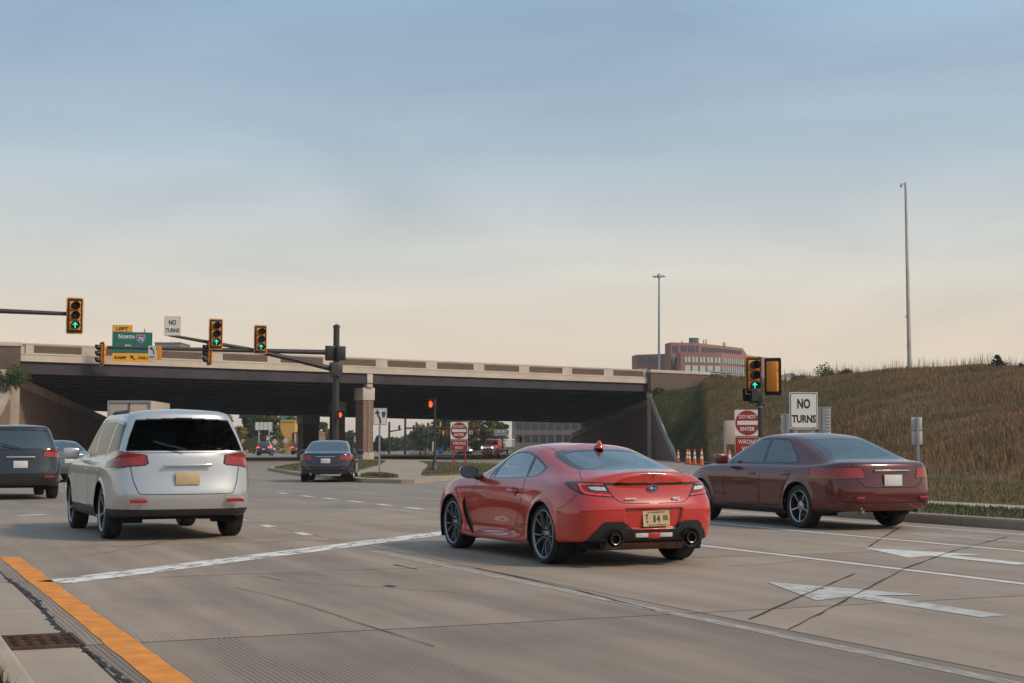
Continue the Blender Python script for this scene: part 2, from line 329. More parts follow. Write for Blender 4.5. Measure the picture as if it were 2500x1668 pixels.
mark('lane_line', rough_strip(-14, 13.0, -7.28, .10, 50, .004), M_white2, 'thin white line along the gutter by the right kerb')
def arrow(u_tip, v, ln, m, label):
    pts = [(u_tip, v), (u_tip - 1.50, v - .53), (u_tip - 1.36, v - .13), (u_tip - ln, v - .13), (u_tip - ln, v + .13), (u_tip - 1.36, v + .13), (u_tip - 1.50, v + .53)]
    return mark('lane_arrow', pts, m, label, 'road marking')
arrow(-2.66, -.13, 2.9, M_whitearrow, 'worn white straight arrow nearest the camera on the right')
arrow(.60, -3.66, 2.7, M_white2, 'white lane arrow between the two solid lines')
arrow(3.1, -6.12, 2.6, M_whiteold, 'faint white lane arrow nearest the right kerb')
# dotted guide lines through the junction
ORD = 'first second third fourth fifth sixth seventh eighth ninth tenth eleventh twelfth thirteenth fourteenth fifteenth'.split()
dots = [(143,1184),(165,1188),(187,1192),(210,1196),(238,1201.5),(268,1206.5),(297,1212),(330,1217),(373,1223),(425,1231),(465,1239),(520,1253),(583,1269),(652,1285),(738,1304)]
dots2 = [(690,1205),(748,1212),(806,1218),(867,1225),(936,1233),(1010,1242)]
for nm, D_, ln, lab in (('guide_dash', dots, .62, 'white dash of the dotted guide line curving left'), ('guide_dash', dots2, .9, 'white dash of the dotted line beyond the coupe')):
    P_ = [G(*p) for p in D_]
    for i, p in enumerate(P_):
        t = (P_[min(i + 1, len(P_) - 1)] - P_[max(i - 1, 0)]).normalized(); a = math.atan2(t.y, t.x)
        o = MB().box((0, 0, 0), (ln, .16, .003)).build(nm, M_white2); o.location = (p.x, p.y, .0045); o.rotation_euler = (0, 0, a)
        tag(o, lab + ', ' + ORD[i] + ' from the left', 'road marking', 'dotted guide lines')
for (x0, y0), (x1, y1), lab in (((44, 1259.5), (106, 1257), 'long white dash at the left edge of the junction'), ((206, 1248.5), (272, 1245.5), 'long white dash behind the silver car')):
    a, b = G(x0, y0), G(x1, y1); t = b - a
    o = MB().box((0, 0, 0), (t.length, .16, .003)).build('lane_dash', M_white2); o.location = ((a.x + b.x) / 2, (a.y + b.y) / 2, .0045); o.rotation_euler = (0, 0, math.atan2(t.y, t.x)); tag(o, lab, 'road marking')
# cracks and sealed saw cuts
M_crack = mat('crack_fill', (.030, .026, .024), .95, var=.4, vscale=12)
def crack(pts, w, label, amp=.02, step=.12):
    P_ = []; 
    for a, b in zip(pts[:-1], pts[1:]):
        a, b = Vector(a), Vector(b); k = max(2, int((b - a).length / step))
        for i in range(k): P_.append(a.lerp(b, i / k) + Vector((random.gauss(0, amp), random.gauss(0, amp), 0)))
    P_.append(Vector(pts[-1])); c = P_[len(P_) // 2]; b = MB(); vs = []
    for i, p in enumerate(P_):
        t = (P_[min(i + 1, len(P_) - 1)] - P_[max(i - 1, 0)]).normalized(); n = Vector((-t.y, t.x, 0)); ww = w * random.uniform(.35, 1.35) * .5
        vs += [p + n * ww - c, p - n * ww - c]
    b.add([(v.x, v.y, 0) for v in vs], [(2 * i, 2 * i + 1, 2 * i + 3, 2 * i + 2) for i in range(len(P_) - 1)])
    o = b.build('crack', M_crack); o.location = (c.x, c.y, .0055); tag(o, label, 'crack'); return o
crack([UV(u, 6.04 + .03 * math.sin(u * 1.3)) for u in np.linspace(-8, .5, 14)], .035, 'wide ragged crack between the gutter and the yellow line', .012, .06)
crack([UV(0.0, 6.1), UV(.15, 7.0), UV(.3, 9)], .016, 'thin crack running left from the end of the gutter crack', .01)
crack([G(1927, 1537), G(2000, 1500), G(2216, 1386), G(2330, 1345), G(2461, 1311)], .020, 'long straight crack slanting across the right lanes', .006, .3)
crack([G(1831, 1513), G(1960, 1455), G(2089, 1401)], .020, 'short dark crack crossing the nearest lane arrow', .006, .3)
crack([G(2120, 1336), G(2160, 1310), G(2203, 1284)], .028, 'dark tar seam across the kerb lane', .006, .3)
crack([G(640, 1408), G(700, 1421), G(1010, 1440), G(1130, 1450)], .010, 'hairline crack left of the red coupe', .02, .3)
crack([G(1158, 1387), G(1230, 1402), G(1400, 1440), G(1600, 1492)], .022, 'dark seam beside the faded lane line', .005, .3)
crack([G(1190, 1385), G(1345, 1381), G(1560, 1372)], .010, 'thin crack under the red coupe', .012, .2)
crack([G(962, 1379), G(1018, 1391)], .035, 'short black tar patch beside the faded lane line', .004, .3)
crack([G(940, 1431), G(965, 1433)], .07, 'small black tar spot in the left lane', .01, .2)
crack([G(1780, 1383), G(1900, 1377), G(1990, 1365)], .010, 'hairline crack right of the red coupe', .01, .2)
crack([G(0, 1383), G(250, 1352), G(470, 1310)], .014, 'thin crack under the silver car', .015, .25)
crack([G(575, 1435), G(720, 1470), G(900, 1530), G(1060, 1580)], .009, 'long dark seam along the grooved lane', .006, .3)

# right-hand kerb, verge and pavement
def kerb_run(name, pts, w, h, m, label, z=0.0, side=1, cat='kerb', joint=2.4):
    """kerb stones end to end along pts; each stone a part"""
    root = empty(name, (pts[0].x, pts[0].y, z)); tag(root, label, cat); root['kind'] = 'structure'
    o0 = Vector((pts[0].x, pts[0].y, z))
    for a, b in zip(pts[:-1], pts[1:]):
        L_ = (b - a).length; k = max(1, round(L_ / joint)); t = (b - a) / L_; n = Vector((-t.y, t.x, 0)) * side
        for i in range(k):
            p, q = a + t * (L_ * i / k + .006), a + t * (L_ * (i + 1) / k - .006)
            pr = [(0, -.05), (0, h - .03), (.015, h - .008), (.035, h), (w, h), (w, -.05)]
            vs = [r_ + n * x + Vector((0, 0, zz + z)) - o0 for r_ in (p, q) for x, zz in pr]; kk = len(pr)
            vs = [Vector((v.x, v.y, v.z)) for v in vs]
            MB().add(vs, [(j, (j + 1) % kk, kk + (j + 1) % kk, kk + j) for j in range(kk)] + [tuple(range(kk - 1, -1, -1)), tuple(range(kk, 2 * kk))]).build('kerb_stone', m, root)
    return root
KR = [UV(u, -8.05) for u in (-14, -7, 0, 6, 11)] + [UV(13.5, -8.25), UV(16, -9.1), UV(18.4, -10.8), UV(20.3, -13.2)]
kerb_run('right_kerb', KR, .18, .15, M_kerb, 'pale concrete kerb along the right edge of the road', side=-1)
kerb_run('gutter_kerb', [UV(u, 6.53) for u in (-14, -9, -4.9)] + [UV(-3.6, 6.53), UV(-1, 6.54), UV(.6, 6.95), UV(1.3, 7.7)], .16, .15, M_kerb, 'low concrete kerb beside the drain grate', side=1)
def poly_sheet(name, pts, z, m, label, th=None, kind='structure'):
    c = sum(pts, Vector()) / len(pts); k = len(pts); vs = [(p.x - c.x, p.y - c.y, 0) for p in pts]; fs = [tuple(range(k))]
    if th: vs += [(p.x - c.x, p.y - c.y, -th) for p in pts]; fs += [(i, k + i, k + (i + 1) % k, (i + 1) % k) for i in range(k)]
    b = MB().add(vs, fs); me = b.mesh(name); bm = bmesh.new(); bm.from_mesh(me); bmesh.ops.recalc_face_normals(bm, faces=bm.faces)
    bm.faces.ensure_lookup_table()
    if bm.faces[0].normal.z < 0: bmesh.ops.reverse_faces(bm, faces=bm.faces)
    bm.to_mesh(me); bm.free()
    o = link(name, me, m); o.location = (c.x, c.y, z); tag(o, label, None, None, kind); return o
vk = [p + (LF * -.18) for p in KR]
verge_pts = vk[:-3] + [UV(15.6, -9.4), UV(17.8, -11.0), UV(20.1, -13.4), G(1860, 1184, .145), G(1905, 1172, .145), G(1928, 1158, .145)] + [at(px, 1100, Z) for px, Z in ((1935, 77), (2020, 68), (2100, 60), (2200, 54), (2350, 48), (2450, 45), (2560, 43), (2800, 40), (3300, 38))] + [UV(-14, -60)]
verge_pts = [Vector((p.x, p.y, 0)) for p in verge_pts]
poly_sheet('verge', verge_pts, .145, M_vergeg, 'grass verge right of the road')
poly_sheet('sidewalk', [UV(-14, -10.6), UV(12, -10.6), UV(16, -11.6), UV(18.6, -13.6), UV(19.8, -16.0), UV(18.6, -16.2), UV(17.0, -14.2), UV(15.2, -12.7), UV(11.8, -11.7), UV(-14, -11.7)], .150, M_kerb, 'pale sidewalk behind the verge')
# left verge by the gutter kerb
poly_sheet('median_verge', [UV(-14, 6.69), UV(-3.6, 6.69), UV(-1, 6.7), UV(.5, 7.1), UV(1.2, 7.8), UV(.8, 11), UV(-14, 11)], .145, M_grassg, 'grass of the median beside the gutter')

# islands in the middle distance
def island(name, px, z, m, label, th=.2): return poly_sheet(name, [G(x, y, z) for x, y in px], z, m, label, th)
I1 = [(655,1142),(700,1150),(745,1156),(840,1165),(885,1169),(980,1171),(1012,1171),(1070,1166),(1180,1159),(1300,1156),(1420,1155),(1560,1150),(1530,1137),(1300,1133),(1180,1130),(1060,1122.5),(985,1122),(940,1121),(870,1121),(760,1125),(690,1134)]
island('traffic_island', I1, .13, M_kerb, 'raised concrete island with a path in the middle distance')
def rim(name, px, label, z=.13, w=.16):
    P_ = [G(x, y, z) for x, y in px]; P_ = [Vector((p.x, p.y, 0)) for p in P_]
    return P_
island('island_grass', [(668,1142),(700,1147),(750,1152),(820,1156),(862,1151),(900,1142),(930,1133),(943,1125),(930,1122.5),(870,1122.5),(760,1126.5),(692,1135)], .15, M_isl, 'dull grass on the left of the island', .02)
island('island_grass', [(876,1162),(892,1165),(950,1166.5),(974,1165),(958,1160.5),(935,1158),(905,1158)], .15, M_isl, 'small grass patch round the keep right sign', .02)
island('island_grass', [(1024,1126),(1042,1131),(1047,1137),(1040,1146),(1031,1153),(1028,1159.5),(1050,1161),(1100,1159),(1180,1154),(1300,1151),(1420,1150),(1530,1147),(1510,1139),(1300,1135),(1180,1132),(1100,1127.5)], .15, M_isl, 'grass on the right of the island under the red sign', .02)
island('far_island', [(930,1117),(1062,1117.5),(1060,1113),(1000,1109),(930,1108)], .13, M_isl, 'grass strip of the far island', .2)
island('far_verge', [(1000,1108.5),(1110,1112),(1290,1112),(1290,1103),(1100,1102),(1000,1103.5)], .13, M_isl, 'far green verge under the trees', .2)

# drain grate in the gutter
gr = empty('drain_grate', UV(-4.26, 6.27, .0), ROADZ); tag(gr, 'rusty cast-iron drain grate set in the gutter', 'drain grate')
M_rust = mat('cast_iron', (.085, .045, .032), .75, metal=.3, var=.5, vscale=14, bump=.3, bscale=80)
MB().box((0, .235, .003), (.62, .03, .03)).box((0, -.235, .003), (.62, .03, .03)).box((.295, 0, .003), (.03, .44, .03)).box((-.295, 0, .003), (.03, .44, .03)).build('frame', M_rust, gr, bevel=.004)
MB().box((0, 0, -.018), (.56, .44, .004)).build('pit', mat('pit_dark', (.004, .004, .004), 1), gr)
for i in range(5):
    for k in range(5):
        x, y = -.22 + i * .11, -.16 + k * .08
        b = MB(); pts = [(x - .052, y - .045), (x + .02, y - .045), (x + .052, y), (x + .02, y + .045), (x - .052, y + .045), (x - .02, y)]
        if k < 4 or True:
            b.tube([(x - .05, y - .05, .010), (x - .012, y, .013), (x - .05, y + .05, .010)], .011, 6); b.build('vane', M_rust, gr, smooth=True)
# grass blades at the kerb in the near corner
def blades(name, place, n, hgt, wid, m, label, lean=.4, seg=2):
    """thin grass blades (two bent faces each) as one mass"""
    V, Fc = [], []
    for _ in range(n):
        p, hs = place(); h = hgt * hs * random.uniform(.55, 1.15); a = random.uniform(0, 6.283); w = wid * random.uniform(.7, 1.3)
        dx, dy = math.cos(a), math.sin(a); le = lean * h * random.uniform(.2, 1.0); k = len(V)
        V += [(p.x - dy * w, p.y + dx * w, p.z), (p.x + dy * w, p.y - dx * w, p.z), (p.x + dx * le * .35 - dy * w * .8, p.y + dy * le * .35 + dx * w * .8, p.z + h * .6), (p.x + dx * le * .35 + dy * w * .8, p.y + dy * le * .35 - dx * w * .8, p.z + h * .6), (p.x + dx * le, p.y + dy * le, p.z + h)]
        Fc += [(k, k + 1, k + 3, k + 2), (k + 2, k + 3, k + 4)]
    me = bpy.data.meshes.new(name); me.from_pydata(V, [], Fc); o = link(name, me, m); tag(o, label, None, None, 'stuff'); return o
M_blade = mat('grass_blade', (.085, .11, .030), .7, var=.5, vscale=3, vcol=(.05, .07, .02))
M_blade2 = mat('verge_blade', (.10, .10, .035), .8, var=.6, vscale=.8, vcol=(.055, .065, .022))
blades('grass', lambda: (UV(random.uniform(-7.5, -4.6), 6.70 + abs(random.gauss(0, .25)), .14), 1), 2500, .14, .004, M_blade, 'green grass tuft at the kerb in the near corner')
blades('verge_grass', lambda: (UV(random.uniform(-4, 14), random.uniform(-10.58, -8.26), .14), 1), 16000, .07, .006, M_blade2, 'short grass between the right kerb and the sidewalk')

M_blade3 = mat('tan_blade', (.24, .17, .075), .85, var=.6, vscale=.5, vcol=(.11, .095, .04))
def _vp():
    while True:
        p = UV(random.uniform(-9, 34), random.uniform(-36, -11.8), .13)
        px = 1250 + F_PX * p.x / p.y
        if p.y > 12 and 1700 < px < 3000 and p.y < 75 and not (px < 1925 and p.y > 46): return p, 1
blades('verge_weeds', _vp, 56000, .13, .008, M_blade3, 'short tan grass between the sidewalk and the embankment')

def _isl():
    polys = [[(668,1142),(750,1152),(862,1151),(930,1133),(943,1125),(870,1122.5),(760,1126.5)], [(880,1162),(950,1165.5),(972,1164.5),(935,1158.5),(905,1158.5)], [(1024,1127),(1047,1137),(1031,1153),(1028,1159),(1100,1158),(1300,1150),(1530,1146),(1510,1139),(1300,1135.5),(1100,1128)]]
    while True:
        q = random.choice((0, 0, 1, 2, 2, 2)); P_ = polys[q]; x = random.uniform(min(p[0] for p in P_), max(p[0] for p in P_)); y = random.uniform(min(p[1] for p in P_), max(p[1] for p in P_)); ins = False
        for (x0, y0), (x1, y1) in zip(P_, P_[1:] + P_[:1]):
            if (y0 > y) != (y1 > y) and x < (x1 - x0) * (y - y0) / (y1 - y0) + x0: ins = not ins
        if ins: return G(x, y, .145), 1
M_blade4 = mat('island_blade', (.16, .135, .055), .85, var=.6, vscale=.4, vcol=(.085, .085, .035))
blades('island_turf', _isl, 16000, .11, .012, M_blade4, 'short dull grass on the traffic island')

# ------------------------------------------------------------------ highway bridge
def brick_mat(name, c1, c2, mort, scale, rowh=.25):
    m = bpy.data.materials.new(name); m.use_nodes = True; nt = m.node_tree; b = nt.nodes['Principled BSDF']; l = nt.links.new; N = nt.nodes.new
    tc = N('ShaderNodeTexCoord'); sx = N('ShaderNodeSeparateXYZ'); l(tc.outputs['Object'], sx.inputs[0])
    ad = N('ShaderNodeMath'); ad.operation = 'ADD'; l(sx.outputs['X'], ad.inputs[0]); l(sx.outputs['Y'], ad.inputs[1])
    cb = N('ShaderNodeCombineXYZ'); l(ad.outputs[0], cb.inputs[0]); l(sx.outputs['Z'], cb.inputs[1])
    br = N('ShaderNodeTexBrick'); br.inputs['Scale'].default_value = scale; br.inputs['Color1'].default_value = (*c1, 1); br.inputs['Color2'].default_value = (*c2, 1); br.inputs['Mortar'].default_value = (*mort, 1)
    br.inputs['Mortar Size'].default_value = .03; br.inputs['Brick Width'].default_value = .5; br.inputs['Row Height'].default_value = rowh; l(cb.outputs[0], br.inputs['Vector'])
    n = N('ShaderNodeTexNoise'); n.inputs['Scale'].default_value = .7; n.inputs['Detail'].default_value = 6; l(tc.outputs['Object'], n.inputs['Vector'])
    mr = N('ShaderNodeMapRange'); mr.inputs['To Min'].default_value = .7; mr.inputs['To Max'].default_value = 1.25; l(n.outputs['Fac'], mr.inputs['Value'])
    sc = N('ShaderNodeVectorMath'); sc.operation = 'SCALE'; l(br.outputs['Color'], sc.inputs[0]); l(mr.outputs[0], sc.inputs['Scale']); l(sc.outputs[0], b.inputs['Base Color'])
    bp = N('ShaderNodeBump'); bp.inputs['Strength'].default_value = .5; bp.inputs['Distance'].default_value = .02; bp.invert = True; l(br.outputs['Fac'], bp.inputs['Height']); l(bp.outputs[0], b.inputs['Normal'])
    b.inputs['Roughness'].default_value = .88; MAT[name] = m; return m
M_brick = brick_mat('bridge_brick', (.125, .078, .060), (.085, .054, .043), (.21, .165, .135), 2.1)
M_brick2 = brick_mat('wall_brick', (.26, .165, .12), (.19, .12, .09), (.24, .165, .125), 1.6)
M_bconc = mat('bridge_concrete', (.55, .475, .395), .85, var=.16, vscale=.5, bump=.2, bscale=12)
M_bconc2 = mat('coping_concrete', (.42, .36, .29), .88, var=.22, vscale=.8, bump=.2, bscale=12)
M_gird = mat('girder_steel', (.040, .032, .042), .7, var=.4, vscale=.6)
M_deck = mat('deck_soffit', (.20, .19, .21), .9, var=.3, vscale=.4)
NL, NR = at(51, 838, 101.0), at(1582, 904, 137.0)
FL, FR = at(304, 1005.8, 146.0), at(1388, 1032.4, 184.0)
zs0, zs1 = NL.z - 2.10, NR.z - 2.02                 # soffit at the near edge
def BR(s, t, h=0.0):
    """point of the bridge: s along it (left to right), t across (near to far), h above the girders' underside"""
    n = NL.lerp(NR, s); f = FL.lerp(FR, s); p = n.lerp(f, t); z = (zs0 + (zs1 - zs0) * s) * (1 - t) + f.z * t
    return Vector((p.x, p.y, z + h))
bridge = empty('highway_bridge', (NL.x, NL.y, 0)); tag(bridge, 'long low highway bridge with brick-panelled parapet spanning the road', 'bridge')
B0 = Vector((NL.x, NL.y, 0))
ex = (NR - NL); ex.z = 0; LEN = ex.length; ex.normalize(); ey = Vector((-ex.y, ex.x, 0))   # ey points away from the camera
def bloc(s, y, z): # along (m), into the bridge (m), height above the parapet line's foot -> local to B0
    p = NL + ex * s; zz = NL.z + (NR.z - NL.z) * (s / LEN); return Vector((p.x + ey.x * y - B0.x, p.y + ey.y * y - B0.y, zz + z))
def bbox(mb, s0, s1, y0, y1, z0, z1):
    v = [bloc(s, y, z) for s in (s0, s1) for y in (y0, y1) for z in (z0, z1)]
    return mb.add(v, [(0, 1, 3, 2), (4, 6, 7, 5), (0, 4, 5, 1), (2, 3, 7, 6), (0, 2, 6, 4), (1, 5, 7, 3)])
PH = 1.24
b = MB(); bbox(b, 0, LEN, .10, .42, -PH + .52, 0); b.build('parapet_wall', M_bconc, bridge)
b = MB(); bbox(b, 0, LEN, -.02, .46, -.07, .03); b.build('parapet_cap', M_bconc, bridge)
b = MB(); bbox(b, 0, LEN, -.06, .42, -PH, -PH + .50); b.build('deck_edge', M_bconc, bridge)
b = MB(); bbox(b, 0, LEN, -.09, .0, -PH + .47, -PH + .53); b.build('deck_edge_moulding', M_bconc, bridge)
# brick panels and the plain piers between them: right panels as measured along the parapet, evenly continued to the left
npan = 12; pit = LEN / npan
for i in range(npan):
    s0, s1 = i * pit + (.0 if i else .35), (i + 1) * pit
    pw = pit * .23
    b = MB(); bbox(b, (s0 if i == 0 else s0 - pw / 2), s0 + pw / 2, .0, .10, -PH + .53, -.07); b.build('parapet_pier', M_bconc, bridge)
    if i == npan - 1: b = MB(); bbox(b, s1 - pw / 2, s1, .0, .10, -PH + .53, -.07); b.build('parapet_pier', M_bconc, bridge)
    b = MB(); bbox(b, s0 + pw / 2, s1 - pw / 2, .035, .10, -PH + .60, -.13); b.build('brick_panel', M_brick, bridge)
    b = MB(); bbox(b, s0 + pw / 2, s1 - pw / 2, .015, .10, -.13, -.07); bbox(b, s0 + pw / 2, s1 - pw / 2, .015, .10, -PH + .53, -PH + .60); b.build('panel_frame', M_bconc, bridge)
# deck slab and girders
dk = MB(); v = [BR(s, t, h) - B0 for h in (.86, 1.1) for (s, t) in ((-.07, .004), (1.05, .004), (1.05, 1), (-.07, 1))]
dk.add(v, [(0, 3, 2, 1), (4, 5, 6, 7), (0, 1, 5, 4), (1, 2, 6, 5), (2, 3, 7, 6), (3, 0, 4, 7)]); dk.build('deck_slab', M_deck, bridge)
NG = 18
for i in range(NG):
    t = .006 + i / (NG - 1) * .99; wd = .0022
    b = MB()
    for tw, h0, h1 in ((.0026, .05, .85), (.0070, 0, .05)):
        v = [BR(s, t + d, h) - B0 for s in (-.07, 1.05) for d in (-tw, tw) for h in (h0, h1)]
        b.add(v, [(0, 1, 3, 2), (4, 6, 7, 5), (0, 4, 5, 1), (2, 3, 7, 6), (0, 2, 6, 4), (1, 5, 7, 3)])
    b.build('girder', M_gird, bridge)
for k in range(1, 12):                              # cross bracing frames
    s = k / 12; b = MB(); v = [BR(s + d, t, h) - B0 for d in (-.002, .002) for t in (.01, .99) for h in (.35, .8)]
    b.add(v, [(0, 1, 3, 2), (4, 6, 7, 5), (0, 4, 5, 1), (2, 3, 7, 6), (0, 2, 6, 4), (1, 5, 7, 3)]); b.build('diaphragm', M_gird, bridge)
b = MB()
for (s, t, h) in ((0, 1, 1.1),):
    v = [BR(s_, t_, h_) - B0 for s_ in (0, 1) for t_ in (.985, .998) for h_ in (1.1, 2.2)]
    b.add(v, [(0, 1, 3, 2), (4, 6, 7, 5), (0, 4, 5, 1), (2, 3, 7, 6), (0, 2, 6, 4), (1, 5, 7, 3)])
b.build('far_parapet', M_bconc, bridge)
# piers in the middle
def pier(px, Z, wide, deep, label, near):
    base = at(px, 1100, Z); base.z = 0; r = empty('bridge_pier', base, math.atan2(ex.y, ex.x)); tag(r, label, 'bridge pier', 'bridge piers')
    # underside above this place
    best = min(((BR(s, t) - base).to_2d().length, s, t) for s in np.linspace(0, 1, 60) for t in np.linspace(0, 1, 60)); top = BR(best[1], best[2]).z - .04
    if near: top -= .25
    MB().box((0, 0, (top - 1.0) / 2 + .35), (wide, deep, top - 1.0 - .7)).build('brick_shaft', M_brick2, r)
    MB().box((0, 0, .35), (wide + .12, deep + .12, .70)).build('stone_base', M_bconc2, r, bevel=.02)
    MB().box((0, 0, top - .5), (wide + .16, deep + .16, 1.0)).build('cap_block', M_bconc, r, bevel=.02)
    if near:
        MB().box((0, -deep / 2 + .02, top + .62), (.52, .5, 1.2)).build('joint_post', M_bconc, r, bevel=.01)
        MB().cyl((.02, -deep / 2 - .05, .4), (.02, -deep / 2 - .05, top - .9), .045, .045, 10).build('drain_pipe', M_bconc2, r, smooth=True)
    return r
pier(889, 119.0, .95, 1.2, 'brick bridge pier with pale cap block in front of the girders', True)
pier(823, 137.0, .95, 1.2, 'brick bridge pier hidden behind the dark signal mast', False)
pier(752, 156.0, 1.9, 1.2, 'wide brick pier at the far side of the bridge', False)
# abutment retaining walls with sloping copings
def wing(name, P0, P1, P2, P3, h0, h1, h2, h3, out, label):
    """brick retaining wall through plan points P0 (near end) .. P3 (far end) with top heights h, solid thickness along out"""
    base = Vector((P1.x, P1.y, 0)); r = empty(name, base); tag(r, label, 'retaining wall')
    pts = [P0, P1, P2, P3]; hs = [h0, h1, h2, h3]; out = Vector(out).normalized()
    b = MB()
    for i in range(3):
        a, c = pts[i] - base, pts[i + 1] - base; v = []
        for q, h in ((a, hs[i]), (c, hs[i + 1])):
            for k in (0, .5): v += [Vector((q.x, q.y, -.3)) + out * k, Vector((q.x, q.y, h)) + out * k]
        b.add(v, [(0, 1, 5, 4), (2, 6, 7, 3), (1, 3, 7, 5), (0, 4, 6, 2), (0, 2, 3, 1), (4, 5, 7, 6)])
    b.build('brick_face', M_brick2, r)
    for i in range(3):
        a, c = pts[i] - base, pts[i + 1] - base; L_ = (c - a).to_2d().length; n = max(1, int(L_ / 7))
        for k in range(n):
            v = []
            for f in (k / n + .001, (k + 1) / n - .001):
                q = a.lerp(c, f); h = hs[i] + (hs[i + 1] - hs[i]) * f
                for o_ in (-.16, .66):
                    for dz in (-.52, .10): v.append(Vector((q.x, q.y, max(h + dz, -.2))) + out * o_)
            b = MB().add(v, [(0, 1, 3, 2), (4, 6, 7, 5), (0, 4, 5, 1), (2, 3, 7, 6), (0, 2, 6, 4), (1, 5, 7, 3)]); b.build('coping_stone', M_bconc2, r)
    return r
LA = at(36, 922, 101.5); LE = at(-75, 1100, 88); L2 = at(290, 1036, 145); L3 = at(306, 1080, 151)
wing('abutment_wall', LE, LA, L2, L3, .2, LA.z, L2.z, .6, (-1, -.1, 0), 'brick wing wall with sloping pale coping at the left end of the bridge')
RA = at(1592, 974, 136.5); RE = at(1655, 1100, 117); R2 = at(1398, 1060, 180); R3 = at(1386, 1080, 187)
wing('abutment_wall', RE, RA, R2, R3, .1, RA.z, R2.z, .6, (1, .12, 0), 'brick wing wall with steep pale coping at the right end of the bridge')
# abutments carrying the girders, and the brick end walls of the parapet
ab = empty('abutment', (NL.x, NL.y, 0)); tag(ab, 'dark concrete abutment under the left end of the bridge', 'abutment')
def abut(root, s0, s1, base):
    v = [BR(s, t, 0) for s in (s0, s1) for t in (.01, .99)]; vs = []
    for p in v: vs += [Vector((p.x, p.y, -.2)) - base, Vector((p.x, p.y, p.z + .85)) - base]
    MB().add(vs, [(0, 1, 3, 2), (4, 6, 7, 5), (0, 4, 5, 1), (2, 3, 7, 6), (0, 2, 6, 4), (1, 5, 7, 3)]).build('bearing_wall', M_deck, root)
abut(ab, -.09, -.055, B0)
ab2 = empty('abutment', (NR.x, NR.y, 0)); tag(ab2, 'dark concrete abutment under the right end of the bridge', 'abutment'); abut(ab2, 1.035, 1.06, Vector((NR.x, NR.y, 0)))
def endwall(p0, p1, ztop, zbot, label):
    base = Vector((p0.x, p0.y, 0)); r = empty('parapet_end_wall', base); tag(r, label, 'wall'); d = (p1 - p0); d.z = 0; L_ = d.length; d.normalize(); a = math.atan2(d.y, d.x); c = Vector(((p0.x + p1.x) / 2, (p0.y + p1.y) / 2, 0)) - base
    MB().box(c + Vector((0, 0, (ztop + zbot) / 2)), (L_, .5, ztop - zbot), a).build('brick_wall', M_brick, r)
    MB().box(c + Vector((0, 0, ztop + .13)), (L_ + .16, .68, .28), a).build('coping', M_bconc, r, bevel=.02)
    MB().box(c + Vector((0, 0, zbot - .22)), (L_ + .1, .62, .46), a).build('stone_plinth', M_bconc, r, bevel=.02)
    MB().box(c + Vector((0, 0, zbot / 2 - .3)), (L_, .5, zbot - .3), a).build('footing', M_bconc2, r)
    return r
w0, w1 = at(-140, 837, 98.6), at(50, 839, 100.7)
endwall(w0, w1, 8.05, 6.40, 'tall brick end wall at the left end of the parapet')
e0, e1 = at(1584, 900, 136.7), at(1727, 905, 141.5)
endwall(e0, e1, 8.05, 6.15, 'brick end wall with pale coping at the right end of the parapet')
# ------------------------------------------------------------------ embankments
def vnoise(x, y, s, seed=0):
    return (math.sin(x * s * 1.3 + 1.7 * seed + 1.1 * math.sin(y * s * .9 + seed)) + math.sin(y * s * 1.7 - seed + .8 * math.sin(x * s * 1.1)) ) * .5
# columns: photograph x, foot (distance), crest (photograph y, distance)
HC_ = [(1656, 116.5, 970, 137.2, 1591), (1668, 114, 962, 138.2, 1612), (1690, 110, 958, 139.5, 1655), (1716, 100, 950, 141, 1700), (1735, 92, 927, 143, 1727), (1800, 84, 930, 142, 1800), (1930, 74, 936, 138, 1930), (2020, 64, 925, 132, 2020), (2100, 56, 914, 128, 2100), (2200, 50, 905, 124, 2200), (2350, 44, 899, 118, 2350), (2450, 41, 901, 112, 2450), (2560, 39, 906, 108, 2560), (2800, 36, 905, 100, 2800), (3200, 36, 905, 95, 3200)]
def hill_pt(cx, k):
    """cx index (float) along the columns, k 0 (foot) .. 1 (crest) .. 1.3 (behind)"""
    i = min(int(cx), len(HC_) - 2); f = cx - i; a, b = HC_[i], HC_[i + 1]
    px, Z0, cy, Z1, cpx = (a[j] + (b[j] - a[j]) * f for j in range(5))
    crest = at(cpx, cy, Z1); foot = at(px, 1100, Z0); foot.z = .10
    kk = min(k, 1.0); w = kk ** 1.0; p = foot.lerp(crest, w)
    prof = .5 * kk + .5 * (3 * kk * kk - 2 * kk ** 3)
    z = foot.z + (crest.z - foot.z) * prof + .16 * vnoise(p.x, p.y, .35, 3) * min(1, kk * 3) * (1 - kk * .6)
    if k > 1:
        d = (k - 1) / .3; p = crest + Vector((crest.x, crest.y, 0)).normalized() * 60 * d; z = crest.z - 1.2 * d
    return Vector((p.x, p.y, z))
nx, nk = 120, 40; V = []; Fc = []
for i in range(nx + 1):
    for j in range(nk + 1): V.append(hill_pt(i / nx * (len(HC_) - 1), j / nk * 1.3))
for i in range(nx):
    for j in range(nk): a = i * (nk + 1) + j; Fc.append((a, a + nk + 1, a + nk + 2, a + 1))
me = bpy.data.meshes.new('embankment'); me.from_pydata(V, [], Fc)
emb = link('embankment', me, M_dry, smooth=True, angle=180); tag(emb, 'grassy highway embankment rising on the right', None, None, 'structure')
